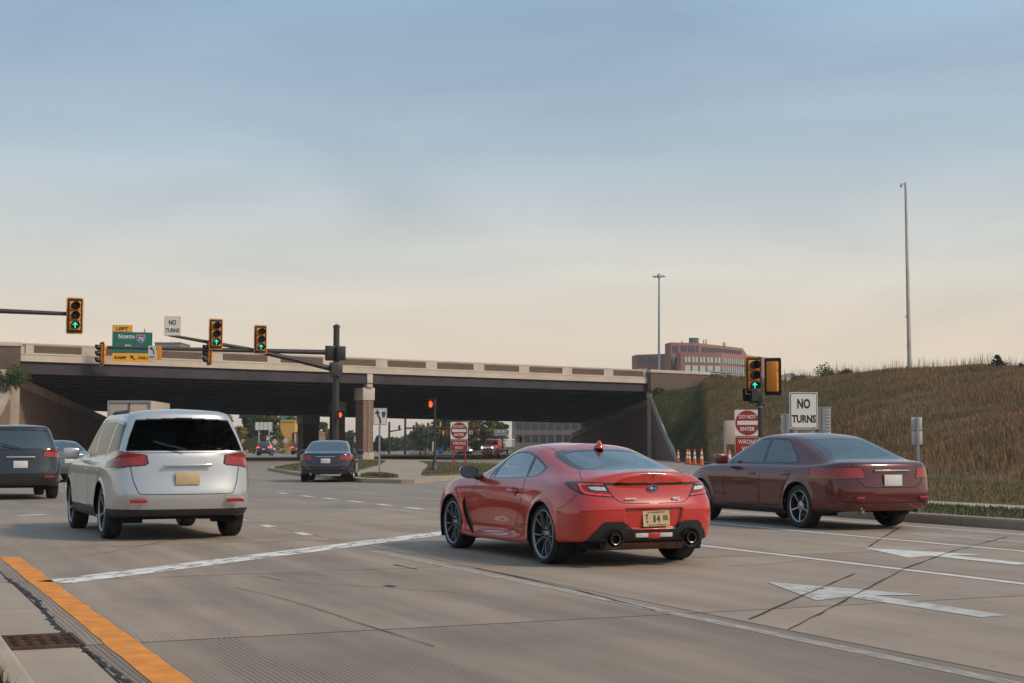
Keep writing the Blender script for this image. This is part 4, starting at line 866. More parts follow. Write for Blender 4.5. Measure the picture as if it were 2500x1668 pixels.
def wheel_mesh(parent, hx, y, hz, rt, rr, width, spoke_m, tyre_m, disc_m, n_sp=5, double=True, detail=True, side=1):
    """a road wheel: tyre with shoulder, rim barrel, spokes, hub, brake disc; outer face towards side*+Y"""
    w = empty('wheel', (hx, y, hz)); w.parent = parent
    me = Matrix.Rotation(R(-90 * side), 3, 'X'); h = width / 2       # lathe axis Z -> +Y*side
    t = MB().lathe([(rr - .012, h * .80), (rr + .004, h * .93), ((rt + rr) / 2, h * 1.02), (rt - .022, h * .94), (rt - .006, h * .80), (rt, h * .5), (rt - .002, h * .47), (rt - .002, h * .44), (rt, h * .40), (rt, -h * .40), (rt - .006, -h * .8), (rt - .03, -h), (rr, -h * .9)], 48, (0, 0, 0), me)
    t.build('tyre', tyre_m, w, smooth=True, angle=50)
    b = MB().lathe([(rr + .004, h * .93), (rr - .002, h * .97), (rr - .010, h * .95), (rr - .016, h * .84)], 48, (0, 0, 0), me)
    b.build('rim', spoke_m, w, smooth=True, angle=50)
    MB().lathe([(rr - .016, h * .84), (rr - .03, h * .3), (rr - .036, -h * .8)], 32, (0, 0, 0), me).build('rim_barrel', mat('rim_barrel', (.030, .031, .034), .5, metal=.5), w, smooth=True)
    sp = MB()
    def P3(r, a, y_): return me @ Vector((r * math.cos(a), r * math.sin(a), y_))
    prs = []
    for i in range(n_sp):
        a = R(90) + 2 * math.pi * i / n_sp
        if double: prs += [(a - .13, a - .26), (a + .13, a + .26)]
        else: prs.append((a, a))
    for a0, a1 in prs:
        w0, w1 = (.20, .048) if double else (.34, .10)
        r0, r1 = .045, rr - .015; ring = []
        for r_, aa, ww, y_, dp in ((r0, a0, w0 * (.4 if double else 1), h * .62, .04), ((r0 + r1) / 2, (a0 + a1) / 2, w1 * 1.9, h * .80, .035), (r1, a1, w1 * 1.5, h * .86, .03)):
            hw = ww / 2; ring.append([P3(r_, aa - hw, y_ - dp), P3(r_, aa - hw * .8, y_), P3(r_, aa + hw * .8, y_), P3(r_, aa + hw, y_ - dp)])
        vs = [p for q in ring for p in q]
        sp.add(vs, [(4 * j + k, 4 * j + k + 1, 4 * j + k + 5, 4 * j + k + 4) for j in range(2) for k in range(3)])
    sp.build('spokes' if False else 'spoke_star', spoke_m, w, smooth=True, angle=35)
    hb = MB().lathe([(.0001, h * .70), (.028, h * .70), (.034, h * .66), (.075, h * .62), (.08, h * .45), (.08, 0)], 24, (0, 0, 0), me)
    hub = hb.build('hub', spoke_m, w, smooth=True, angle=40)
    d = MB().lathe([(.0001, h * .2), (rr * .70, h * .2), (rr * .70, h * .08), (.0001, h * .08)], 32, (0, 0, 0), me)
    d.build('brake_disc', disc_m, w, smooth=True)
    if detail:
        lg = MB()
        for i in range(5):
            a = 2 * math.pi * i / 5 + .3; c = P3(.055, a, h * .60); lg.cyl(c, c + me @ Vector((0, 0, .035)), .010, .008, 6)
        lg.build('wheel_nut', disc_m, hub)
        cp = MB().box(me @ Vector((rr * .58, .03, h * .16)), (.09, .05, .14)); cp.build('brake_caliper', mat('caliper', (.03, .03, .032), .5), w)
    # dark inner face closing the barrel
    MB().lathe([(.0001, -h * .55), (rr - .038, -h * .55)], 32, (0, 0, 0), me).build('wheel_back', mat('wheel_dark', (.012, .012, .013), .8), w)
    return w
def ribbon(name, pts, nrm, width, m, parent, mirror=True, lift=.0015):
    """a thin strip lying on the skin along pts (a shut line or moulding)"""
    o = None
    for s in ((1, -1) if mirror else (1,)):
        vs = []
        for i, p in enumerate(pts):
            d = pts[min(i + 1, len(pts) - 1)] - pts[max(i - 1, 0)]; d = d / (np.linalg.norm(d) + 1e-9); n = nrm[i]; t = np.cross(d, n); t /= (np.linalg.norm(t) + 1e-9)
            for k in (-.5, .5):
                q = p + t * width * k + n * lift; vs.append((q[0], q[1] * s, q[2]))
        o = MB().add(vs, [(2 * i, 2 * i + 1, 2 * i + 3, 2 * i + 2) for i in range(len(pts) - 1)]).build(name, m, parent)
    return o

M_tyre = mat('tyre_rubber', (.018, .018, .019), .75, var=.3, vscale=30)
M_disc = mat('brake_steel', (.06, .06, .062), .4, metal=.8)
M_blk = mat('black_plastic', (.020, .021, .023), .48, var=.25, vscale=40, bump=.15, bscale=600)
M_gblk = mat('gloss_black', (.008, .008, .009), .08, coat=.6)
M_int = mat('cabin_trim', (.010, .010, .011), .8, var=.3, vscale=20)
M_seat = mat('seat_cloth', (.022, .022, .024), .85, var=.3, vscale=30)
M_plate = mat('plate_tan', (.52, .40, .23), .5, var=.12, vscale=12)
M_plate_ink = mat('plate_ink', (.012, .016, .035), .5)
M_chrome = mat('chrome', (.75, .76, .78), .12, metal=1)
M_under = mat('underbody', (.012, .012, .013), .85)
G_clear = glass('window_glass', (.80, .86, .83), .10); G_coupe = glass('coupe_glass', (.78, .86, .82), .30)
G_dark = glass('rear_glass', (.66, .73, .70), .14); G_coupe_r = glass('coupe_rear_glass', (.60, .69, .65), .24)

def coupe():
    car = empty('sports_coupe', UV(0, 0), math.atan2(FW.y, FW.x))
    tag(car, 'glossy red two-door sports coupe seen from behind, stopped at the worn white line', 'car')
    paint = mat('coupe_red_paint', (.50, .014, .006), .30, metal=.0, coat=1.0, var=.05, vscale=3)
    T = [
     # bottom tuck
     [(3.30,0,.20),(3.26,.42,.20),(3.05,.66,.20),(2.9,.72,.20),(2.575,.73,.19),(2.1,.74,.175),(1.5,.75,.18),(.95,.75,.185),(.45,.76,.19),(0,.76,.21),(-.40,.75,.245),(-.62,.64,.26),(-.70,.40,.26),(-.71,0,.26)],
     [(3.36,0,.18),(3.32,.45,.18),(3.12,.74,.18),(2.95,.825,.18),(2.575,.84,.17),(2.1,.828,.155),(1.5,.835,.160),(.95,.84,.165),(.45,.853,.17),(0,.862,.2),(-.42,.85,.238),(-.69,.735,.25),(-.765,.42,.25),(-.775,0,.25)],
     [(3.39,0,.24),(3.35,.455,.24),(3.14,.77,.24),(2.97,.85,.24),(2.575,.868,.235),(2.1,.852,.205),(1.5,.862,.215),(.95,.866,.22),(.45,.872,.225),(0,.880,.26),(-.42,.872,.29),(-.73,.752,.30),(-.815,.43,.31),(-.83,0,.31)],
     [(3.41,0,.32),(3.37,.46,.32),(3.15,.78,.32),(2.98,.857,.33),(2.575,.878,.34),(2.1,.842,.30),(1.5,.838,.285),(.95,.842,.29),(.45,.868,.31),(0,.890,.36),(-.42,.884,.39),(-.75,.768,.40),(-.84,.43,.40),(-.855,0,.40)],
     [(3.425,0,.42),(3.385,.47,.42),(3.16,.785,.42),(2.99,.86,.43),(2.575,.882,.45),(2.1,.838,.41),(1.5,.834,.40),(.95,.838,.40),(.45,.864,.42),(0,.893,.46),(-.42,.890,.49),(-.765,.778,.50),(-.855,.43,.50),(-.87,0,.50)],
     [(3.42,0,.53),(3.38,.47,.53),(3.14,.78,.54),(2.97,.855,.56),(2.575,.884,.60),(2.1,.848,.54),(1.5,.846,.53),(.95,.85,.53),(.45,.87,.56),(0,.893,.60),(-.42,.885,.60),(-.775,.772,.60),(-.862,.43,.60),(-.878,0,.60)],
     [(3.38,0,.62),(3.33,.46,.63),(3.09,.75,.66),(2.92,.83,.69),(2.575,.865,.73),(2.1,.85,.68),(1.5,.851,.67),(.95,.853,.67),(.45,.864,.69),(0,.875,.72),(-.42,.856,.71),(-.755,.742,.68),(-.835,.42,.665),(-.848,0,.66)],
     [(3.34,0,.66),(3.28,.45,.67),(3.05,.72,.70),(2.89,.805,.73),(2.57,.845,.775),(2.1,.84,.74),(1.5,.842,.73),(.95,.844,.73),(.45,.852,.75),(0,.86,.775),(-.42,.835,.765),(-.735,.715,.755),(-.815,.42,.75),(-.825,0,.745)],
     [(3.30,0,.69),(3.22,.43,.71),(3.0,.69,.745),(2.86,.775,.775),(2.56,.815,.815),(2.1,.82,.80),(1.5,.827,.79),(.95,.827,.795),(.45,.83,.81),(0,.835,.825),(-.42,.805,.82),(-.735,.695,.825),(-.81,.42,.835),(-.818,0,.835)],
     [(3.15,0,.745),(3.08,.40,.76),(2.88,.63,.80),(2.75,.71,.825),(2.5,.765,.85),(2.05,.785,.845),(1.5,.796,.842),(.95,.793,.85),(.45,.787,.865),(0,.775,.875),(-.42,.735,.868),(-.72,.62,.878),(-.815,.39,.915),(-.835,0,.935)],
     [(3.0,0,.785),(2.94,.38,.80),(2.78,.59,.825),(2.64,.67,.84),(2.4,.73,.862),(2.0,.765,.862),(1.5,.776,.862),(.95,.772,.872),(.45,.757,.888),(0,.735,.905),(-.42,.685,.898),(-.70,.585,.90),(-.79,.37,.95),(-.815,0,.972)],
     [(2.8,0,.83),(2.75,.33,.84),(2.62,.53,.85),(2.5,.61,.862),(2.3,.68,.873),(1.98,.750,.872),(1.5,.762,.874),(.95,.756,.886),(.45,.734,.914),(.02,.70,.932),(-.37,.64,.922),(-.62,.53,.922),(-.69,.33,.955),(-.70,0,.968)],
     [(2.42,0,.895),(2.4,.27,.90),(2.32,.47,.90),(2.24,.58,.895),(2.10,.67,.89),(1.9,.738,.880),(1.5,.748,.880),(.95,.741,.896),(.45,.712,.936),(.05,.67,.963),(-.26,.605,.960),(-.45,.49,.958),(-.52,.28,.970),(-.53,0,.976)],
     [(2.13,0,.93),(2.12,.22,.93),(2.09,.42,.925),(2.04,.56,.915),(1.96,.67,.90),(1.84,.730,.888),(1.5,.738,.888),(.95,.728,.906),(.45,.698,.96),(.10,.645,.995),(-.16,.575,.995),(-.31,.44,.99),(-.37,.24,.992),(-.385,0,.993)],
     [(1.80,0,1.09),(1.80,.18,1.088),(1.78,.34,1.08),(1.75,.46,1.065),(1.70,.565,1.04),(1.62,.64,1.03),(1.35,.672,1.055),(.93,.672,1.075),(.55,.645,1.095),(.30,.595,1.09),(.12,.525,1.09),(.03,.40,1.095),(0,.21,1.105),(-.01,0,1.11)],
     [(1.50,0,1.235),(1.495,.13,1.233),(1.48,.26,1.225),(1.46,.37,1.215),(1.43,.46,1.20),(1.38,.53,1.185),(1.18,.575,1.205),(.92,.582,1.21),(.66,.57,1.20),(.51,.53,1.19),(.43,.46,1.185),(.395,.35,1.195),(.38,.18,1.208),(.375,0,1.213)],
     [(1.36,0,1.27),(1.36,.10,1.27),(1.35,.20,1.267),(1.34,.29,1.262),(1.31,.37,1.253),(1.27,.43,1.245),(1.12,.46,1.257),(.92,.465,1.26),(.74,.455,1.25),(.63,.42,1.243),(.56,.36,1.24),(.53,.27,1.245),(.52,.14,1.252),(.515,0,1.255)],
     [(x, 0, z) for x, z in zip(np.linspace(1.2, .70, 14), 1.287 - .0002 * np.arange(14) ** 1.4)],
    ]
    T = np.array(T, float)
    for k_, dz in ((14, .012), (15, .022), (16, .026), (17, .030)): T[k_, :, 2] -= dz
    T[1:9, :, 1] = np.where(T[1:9, :, 1] > .8, .8 + (T[1:9, :, 1] - .8) * .72, T[1:9, :, 1])
    T[2, 6:8, 1] = .856; T[3, 6:8, 1] = .802; T[4, 6:8, 1] = .812; T[2, 5, 1] = .842; T[3, 5, 1] = .815
    nc, nr = 460, 250
    Pg = loft(T, nc, nr); Ng = grid_normals(Pg)
    if Ng[nr // 3, nc // 2, 1] < 0: Ng = -Ng
    flip = np.sum(np.cross(Pg[nr // 3, nc // 2 + 1] - Pg[nr // 3, nc // 2], Pg[nr // 3 + 1, nc // 2] - Pg[nr // 3, nc // 2]) * Ng[nr // 3, nc // 2]) < 0
    keep = np.ones((nr - 1, nc - 1), bool)
    hubs = ((-.012, .304), (2.570, .304)); Rw = .343
    # plate recess and exhaust cut-outs are pressed into the tail before the normals are taken
    V0 = np.array([-13.85, 7.28, HC])                  # station point of the outline drawing, in the car's own frame
    def sight(Q):                                      # outline drawing coordinates: photograph pixels of points of the car
        x, y, z = Q[..., 0], Q[..., 1], Q[..., 2]
        wx = UO.x + FW.x * x + LF.x * y; wy = UO.y + FW.y * x + LF.y * y; wz = z - HC
        f = wy * CT + wz * ST; u = -wy * ST + wz * CT
        return 1250 + F_PX * wx / f, 834 - F_PX * u / f
    r1 = lambda L_: [(1050 + x / 3.264, 1040 + y / 3.264) for x, y in L_]
    r5 = lambda L_: [(1080 + x / 6.534, 1160 + y / 6.534) for x, y in L_]
    r6 = lambda L_: [(1360 + x / 6.184, 1150 + y / 6.184) for x, y in L_]
    rear = Pg[..., 0] < -.6
    rec = rear & (np.abs(Pg[..., 1]) < .315 + (Pg[..., 2] - .40) * .18 - .02) & (Pg[..., 2] > .395) & (Pg[..., 2] < .588)
    Pg[..., 0] += np.where(rec, .030, 0)
    arch_cut(Pg, keep, hubs, Rw)
    Ng = grid_normals(Pg)
    if Ng[nr // 3, nc // 2, 1] < 0: Ng = -Ng
    C3 = (Pg[:-1, :-1] + Pg[1:, 1:] + Pg[:-1, 1:] + Pg[1:, :-1]) / 4; CN = (Ng[:-1, :-1] + Ng[1:, 1:])
    sx, sy = sight(C3); face = np.sum(CN * (V0 - C3), 2) > 0
    def sel(poly, cond=True): return keep & face & cond & in_poly(sx, sy, poly)
    dlo = sel(r1([(474,419),(520,345),(570,288),(640,228),(700,204),(760,196),(810,206),(852,230),(893,275),(936,330),(906,370),(856,404),(765,413),(620,417)]), C3[..., 2] > .85)
    g_door = sel(r1([(508,409),(545,347),(610,270),(665,227),(720,211),(785,212),(830,240),(800,310),(762,404),(620,409)]))
    g_quar = sel(r1([(772,402),(843,249),(880,288),(919,331),(890,362),(846,394)]))
    g_tri = sel(r1([(481,411),(537,326),(502,410)]))
    rg_out = sel(r1([(1000,200),(991,225),(1010,257),(1060,292),(1120,327),(1190,353),(1640,350),(1640,340),(1380,185),(1300,185),(1060,190)]), (C3[..., 2] > .95))
    rg_in = sel(r1([(1068,222),(1078,242),(1112,268),(1162,305),(1228,342),(1640,340),(1380,196),(1150,203)]))
    lamp = sel(r6([(103,178),(180,158),(330,158),(560,170),(715,180),(742,215),(792,300),(868,408),(700,393),(520,378),(400,360),(325,335),(235,285),(150,228)]))
    red_lens = sel(r6([(312,190),(690,196),(715,216),(725,222),(790,335),(830,384),(520,360),(420,345),(360,300)]))
    red_loop = red_lens & ~sel(r6([(360,214),(700,216),(790,335),(800,362),(540,338),(450,320),(400,285)]))
    white_b = sel(r6([(440,208),(722,214),(790,322),(545,305),(490,280)]))
    white_l = sel(r6([(462,235),(715,240),(752,303),(560,292),(500,275)]))
    marker = sel(r6([(205,212),(298,210),(330,305),(262,280)]))
    bar = sel(r6([(712,178),(1300,180),(1500,180),(1500,211),(1300,212),(738,219)])) & ~lamp
    diff = sel(r6([(345,1125),(480,1000),(600,880),(690,790),(760,768),(980,766),(1040,795),(1100,850),(1150,886),(1500,886),(1500,1400),(0,1400),(60,1185),(300,1150)]), C3[..., 0] < -.35)
    stop3 = sel(r6([(1255,45),(1500,45),(1500,70),(1262,68)]))
    vent = sel(r5([(350,345),(375,440),(420,600),(490,800),(500,890),(480,935),(450,880),(390,730),(338,560),(322,430)]))
    ws = keep & (C3[..., 0] > 1.4) & (C3[..., 2] > .93) & (CN[..., 0] > .5)                    # windscreen
    ws &= (C3[..., 2] < 1.235) & (C3[..., 1] < .66 - (C3[..., 2] - .93) * .62)
    door = sel(r5([(598,30),(560,85),(470,290),(440,430),(450,600),(480,780),(510,880),(540,900),(700,915),(950,922),(1010,905),(1090,880),(1150,830),(1190,700),(1240,450),(1290,180),(1320,60),(1332,25),(1100,-20)])) & ~dlo & ~vent
    trunk = sel(r6([(340,-10),(345,60),(390,158),(560,172),(715,183),(742,215),(868,408),(930,460),(1010,483),(1500,487),(1500,-20),(340,-20)]), (C3[..., 0] < -.2) & (C3[..., 1] < .66)) & ~lamp & ~bar & ~rg_out & ~stop3
    door &= (C3[..., 2] < .90)
    todo = np.array(door); best = None                # keep the one connected door skin
    while todo.any():
        r0, c0_ = np.argwhere(todo)[0]; cur = np.zeros_like(door); cur[r0, c0_] = True
        while True:
            g_ = cur.copy(); g_[1:] |= cur[:-1]; g_[:-1] |= cur[1:]; g_[:, 1:] |= cur[:, :-1]; g_[:, :-1] |= cur[:, 1:]; g_ &= door
            if (g_ == cur).all(): break
            cur = g_
        todo &= ~cur
        if best is None or cur.sum() > best.sum(): best = cur
    door = best
    glassy = g_door | g_quar | g_tri
    frit = rg_out & ~rg_in
    lamp_h = lamp & ~red_lens & ~white_b & ~marker
    other = dlo | rg_out | lamp | bar | diff | vent | ws | door | trunk | stop3
    body = part_from_grid('body', Pg, Ng, keep & ~other, paint, car)
    for sd in (1, -1):
        ref = np.array([1, sd, 1.0]); Pq, Nq = Pg * ref, Ng * ref
        dr = part_from_grid('door', Pq, Nq, door, paint, car, mirror=False)
        for nm, mk in (('side_window', g_door), ('quarter_window', g_quar), ('vent_window', g_tri)):
            part_from_grid(nm, Pq, Nq, mk, G_coupe, car, mirror=False, offset=-.004)
        part_from_grid('window_trim', Pq, Nq, dlo & ~glassy, M_gblk, car, mirror=False)
        part_from_grid('fender_vent', Pq, Nq, vent, M_blk, car, mirror=False, offset=-.02)
        tl = part_from_grid('tail_light', Pq, Nq, lamp_h | (white_b & ~white_l), M_gblk, car, mirror=False, offset=.002)
        part_from_grid('red_lens', Pq, Nq, (red_lens & ~white_b & ~red_loop) | marker, mat('lamp_red', (.30, .008, .006), .12, coat=.8), tl, mirror=False, offset=.001)
        part_from_grid('light_bar', Pq, Nq, red_loop & ~white_b, mat('lamp_red_bright', (.65, .03, .015), .15, coat=.8, emit=(1, .05, .02), estr=.25), tl, mirror=False, offset=.003)
        part_from_grid('reverse_lens', Pq, Nq, white_l, mat('lamp_clear', (.62, .66, .68), .15, coat=.8, var=.35, vscale=60), tl, mirror=False, offset=.001)
        # mirror
        mir = empty('wing_mirror', (0, 0, 0)); mir.parent = car
        sh = MB(); prof = []
        for i in range(13):
            a = math.pi * i / 12
            prof.append(a)
        nU, nV = 14, 12; vs = []
        for i in range(nV + 1):                           # a rounded shell, flat at the back
            k = i / nV; rr_ = math.sqrt(max(0, 1 - k ** 2.2))
            for j in range(nU):
                a = 2 * math.pi * j / nU; cx = math.cos(a); cz = math.sin(a)
                ex = .115 * (abs(cx) ** .8) * (1 if cx > 0 else -1); ez = .072 * (abs(cz) ** .8) * (1 if cz > 0 else -1)
                vs.append((1.80 + .15 * k, sd * (.925 + ex * rr_ - .0), .915 + ez * rr_ + .012 * (cx if True else 0)))
        fs = [(i * nU + j, i * nU + (j + 1) % nU, (i + 1) * nU + (j + 1) % nU, (i + 1) * nU + j) for i in range(nV) for j in range(nU)]
        sh.add(vs, fs); sh.build('mirror_shell', paint, mir, smooth=True, angle=60)
        fc = MB(); pl = [(.925 + .108 * (abs(math.cos(t)) ** .8) * (1 if math.cos(t) > 0 else -1), .915 + .067 * (abs(math.sin(t)) ** .8) * (1 if math.sin(t) > 0 else -1) + .012 * math.cos(t)) for t in np.linspace(0, 2 * math.pi, 24, endpoint=False)]
        fc.prism([(sd * a, b) for a, b in pl], (1.792, 0, 0), (0, 1, 0), (0, 0, 1), .012)
        fc.build('mirror_glass', mat('mirror_face', (.03, .04, .05), .06, metal=.0, coat=1), mir)
        st = MB().tube([(1.78, sd * .76, .868), (1.80, sd * .82, .862), (1.83, sd * .87, .885)], [.035, .04, .035], 10); st.build('mirror_arm', M_blk, mir, smooth=True)
        # handle: dished cup behind a grip bar
        hd = empty('door_handle', (0, 0, 0)); hd.parent = dr
        ysk = .846
        MB().lathe([(.0001, .0), (.045, .001), (.052, .004)], 20, (.735, sd * (ysk), .725), Matrix.Rotation(R(-90 * sd), 3, 'X')).build('handle_cup', paint, hd, smooth=True)
        MB().tube([(.83, sd * (ysk - .008), .733), (.81, sd * (ysk + .030), .735), (.74, sd * (ysk + .036), .732), (.67, sd * (ysk + .030), .729), (.65, sd * (ysk - .005), .727)], [.014, .019, .019, .019, .014], 10).build('handle_grip', paint, hd, smooth=True)
    part_from_grid('rear_window', Pg, Ng, rg_in, G_coupe_r, car, offset=-.002)
    part_from_grid('rear_window_border', Pg, Ng, frit, M_gblk, car)
    part_from_grid('windscreen', Pg, Ng, ws, G_clear, car)
    tk = part_from_grid('boot_lid', Pg, Ng, trunk, paint, car)
    part_from_grid('boot_bar', Pg, Ng, bar, M_gblk, car, offset=.002)
    part_from_grid('rear_diffuser', Pg, Ng, diff, M_blk, car, offset=-.006)
    part_from_grid('high_stop_lamp', Pg, Ng, stop3, mat('stop_dark', (.05, .004, .004), .55), tk)
    # shut lines laid on the skin
    VN = Ng.reshape(-1, 3); VP = Pg.reshape(-1, 3); vx, vy = sight(VP); vis = np.sum(VN * (V0 - VP), 1) > 0
    idx = np.nonzero(vis)[0]; vx, vy = vx[idx], vy[idx]
    def on_skin(L_, step=6):
        out, nn = [], []
        for (x0, y0), (x1, y1) in zip(L_[:-1], L_[1:]):
            k = max(2, int(math.hypot(x1 - x0, y1 - y0) / step * 3))
            for t in np.linspace(0, 1, k, endpoint=False):
                x, y = x0 + (x1 - x0) * t, y0 + (y1 - y0) * t; d2 = (vx - x) ** 2 + (vy - y) ** 2
                j = np.argpartition(d2, 4)[:4]; w = 1 / (d2[j] + .02); w /= w.sum(); out.append((VP[idx[j]] * w[:, None]).sum(0)); nn.append((VN[idx[j]] * w[:, None]).sum(0))
        out = np.array(out); nn = np.array(nn)
        for _ in range(2): out[1:-1] = (out[:-2] + 2 * out[1:-1] + out[2:]) / 4
        return out, nn
    gap = mat('shut_line', (.010, .003, .003), .9)
    for L_, w_ in ((r5([(598,34),(560,85),(470,290),(440,430),(450,600),(480,780),(510,880),(540,900),(700,915),(950,922),(1010,905),(1090,880),(1150,830),(1190,700),(1240,450),(1290,180),(1320,60),(1330,30)]), .006),
                  (r6([(300,348),(250,410),(190,460),(110,530),(40,562),(0,567)]), .005), (r6([(338,5),(345,60),(392,158)]), .005), (r6([(868,410),(930,462),(1010,485),(1240,489),(1405,489)]), .007),
                  (r5([(1175,785),(1390,787)]), .005), (r5([(362,848),(430,852)]), .005)):
        p_, n_ = on_skin(L_); ribbon('shut_line', p_, n_, w_, gap, car)
    p_, n_ = on_skin(r1([(845,152),(930,168),(985,186),(1003,200)])); ribbon('roof_moulding', p_, n_, .012, M_gblk, car)
    # wheel wells, floor, headlining
    ww = mat('wheel_well', (.006, .006, .007), .9)
    for hx, hz in hubs:
        for sd in (1, -1):
            b = MB(); n = 24; vs = []
            a0, a1 = R(-28), R(208)
            for i in range(n + 1):
                a = a0 + (a1 - a0) * i / n
                for yy, rr_ in ((.875, Rw), (.85, Rw - .004), (.845, Rw + .02), (.50, Rw + .02)): vs.append((hx + rr_ * math.cos(a), sd * yy, hz + rr_ * math.sin(a)))
            b.add(vs, [(4 * i + k, 4 * i + k + 1, 4 * i + k + 5, 4 * i + k + 4) for i in range(n) for k in range(1, 3)])
            k0 = len(b.v); b.add([(hx + (Rw + .02) * math.cos(a0 + (a1 - a0) * i / n), sd * .5, hz + (Rw + .02) * math.sin(a0 + (a1 - a0) * i / n)) for i in range(n + 1)] + [(hx, sd * .5, hz)], [(i, i + 1, n + 1) for i in range(n)])
            b.build('wheel_well', ww, car, smooth=True)
    MB().box((1.3, 0, .21), (3.6, 1.3, .06)).box((-.45, 0, .27), (.5, 1.1, .06)).build('floor_pan', M_under, car)
    sub = np.zeros_like(keep); sub[::1, ::1] = True
    Pc, Nc = Pg[::6, ::6], Ng[::6, ::6]; cc = (Pc[:-1, :-1] + Pc[1:, 1:]) / 2; km = np.ones(cc.shape[:2], bool)
    gl = (glassy | rg_in | ws); 
    for i in range(km.shape[0]):
        for j in range(km.shape[1]):
            if gl[i * 6:i * 6 + 6, j * 6:j * 6 + 6].any() or cc[i, j, 2] < .42: km[i, j] = False
    part_from_grid('cabin_lining', Pc, Nc, km & (cc[..., 2] > .80) & (cc[..., 0] < 2.0) & (cc[..., 0] > -.5), M_int, car, offset=-.03)
    # seats, dash, wheel
    for sd in (1, -1):
        st = empty('seat', (.95, sd * .36, .25)); st.parent = car
        MB().box((.05, 0, .12), (.52, .50, .16)).build('cushion', M_seat, st, bevel=.05)
        MB().box((-.27, 0, .42), (.16, .50, .62), M=Matrix.Rotation(R(-16), 3, 'Y')).build('backrest', M_seat, st, bevel=.06)
        MB().box((-.375, 0, .80), (.10, .26, .17), M=Matrix.Rotation(R(-12), 3, 'Y')).build('headrest', M_seat, st, bevel=.04)
    MB().box((1.78, 0, .72), (.5, 1.36, .22)).build('dashboard', M_int, car, bevel=.06)
    MB().box((-.15, 0, .80), (.5, 1.1, .06)).build('parcel_shelf', M_int, car)
    MB().box((.05, 0, .5), (.2, 1.2, .55)).build('rear_bulkhead', M_int, car)
    sw = MB(); c0 = Vector((1.42, .36, .80)); Ms = Matrix.Rotation(R(-66), 3, 'Y')
    sw.tube([c0 + Ms @ Vector((.175 * math.cos(t), .175 * math.sin(t), 0)) for t in np.linspace(0, 2 * math.pi, 28)], .017, 8)
    sw.box(c0, (.03, .33, .05), M=Ms).build('steering_wheel', M_int, car, smooth=True)
    # wheels
    gun = mat('wheel_gunmetal', (.30, .32, .35), .36, metal=.75)
    for hx, yy in ((-.012, .735), (2.565, .728)):
        for sd in (1, -1): wheel_mesh(car, hx, sd * yy, .307, .307, .248, .225, gun, M_tyre, M_disc, 5, True, True, sd)
    # antenna fin
    fn = MB(); sec = []
    for k, (hw, x0, x1) in enumerate(((.058, .29, .50), (.050, .295, .485), (.030, .305, .44), (.014, .315, .385), (.005, .32, .35))):
        z = 1.190 + k * .0185 + .010 * (1 if k else 0)
        sec.append([(x0, -hw * .4, z), ((x0 + x1) / 2 - .03, -hw, z), (x1, 0, z + .0), ((x0 + x1) / 2 - .03, hw, z), (x0, hw * .4, z)])
    vs = [p for s_ in sec for p in s_]; fn.add(vs, [(5 * j + k, 5 * j + (k + 1) % 5, 5 * j + 5 + (k + 1) % 5, 5 * j + 5 + k) for j in range(4) for k in range(5)] + [(20, 21, 22, 23, 24)])
    fn.build('antenna_fin', paint, car, smooth=True, angle=110)
    # plate, badges, lamps and exhausts on the tail
    xr = -.858
    pl = empty('number_plate', (xr + .012, -.032, .488)); pl.parent = car; pl.rotation_euler = (R(-1.5), R(4), 0)
    PX = (0, -1, 0)
    MB().prism(rrect(.305, .155, .012), (0, 0, 0), (0, -1, 0), (0, 0, 1), -.004).build('plate_blank', M_plate, pl)
    def ptext(s, h, x, z, w=None, b=0.0):
        o = text(s, h, x, z, 0, M_plate_ink, pl, w, b, .001); o.rotation_euler = (0, 0, R(-90)); o.location = (-.0055, 0, 0); return o
    ptext('1', .070, -.022, -.002, .016, .0006); ptext('4', .070, .022, -.002, .036, .0006); ptext('E', .046, .092, .004, .022, .0004); ptext('K', .046, .122, .004, .026, .0004); ptext('M', .02, -.108, .035, .022, .0008); ptext('F', .02, -.106, .004, .014, .0008); ptext('R', .02, -.104, -.028, .016, .0008)
    ptext('22 ILLINOIS 23', .012, .005, .062, .14); ptext('LAND OF LINCOLN', .010, .005, -.064, .14)
    sc_ = MB()
    for x, z in ((-.088, .062), (.088, .062), (-.082, -.064), (.094, -.064)): sc_.cyl((-.004, -x, z), (-.009, -x, z), .006, .006, 8)
    sc_.build('plate_screw', M_plate_ink, pl)
    em = empty('boot_emblem', (-.834, 0, .788)); em.parent = car
    MB().prism([(a * .064, b * .037) for a, b in circle(1, 32)], (0, 0, 0), (0, -1, 0), (0, 0, 1), -.006).build('emblem_rim', M_chrome, em)
    MB().prism([(a * .056, b * .030) for a, b in circle(1, 32)], (-.0062, 0, 0), (0, -1, 0), (0, 0, 1), -.002).build('emblem_field', mat('emblem_blue', (.012, .03, .13), .2, coat=1), em)
    st = MB()
    for cx, cz, rr_ in ((-.020, .004, .032), (.016, .006, .009), (.032, .002, .009), (.022, -.008, .008), (.036, -.010, .008), (.008, -.012, .008)):
        pts = []
        for i in range(8):
            a = math.pi * i / 4; r_ = rr_ if i % 2 == 0 else rr_ * .22; pts.append((cx + r_ * math.cos(a) * (1.15 if i % 4 == 0 else 1), cz + r_ * math.sin(a) * .85))
        st.prism(pts, (-.0084, 0, 0), (0, -1, 0), (0, 0, 1), -.001)
    st.build('emblem_star', mat('badge_silver', (.72, .72, .73), .3, metal=.2), em)
    for s_, yy, zz, h_, w_ in (('SUBARU', .262, .690, .018, .128), ('BRZ', -.262, .688, .026, .085)):
        o = text(s_, h_, 0, 0, 0, mat('badge_silver', (.72, .72, .73), .3, metal=.2), car, w_, .0022, .002, name='badge_lettering'); o.rotation_euler = (0, 0, R(-90)); o.location = (-.853, yy, zz)
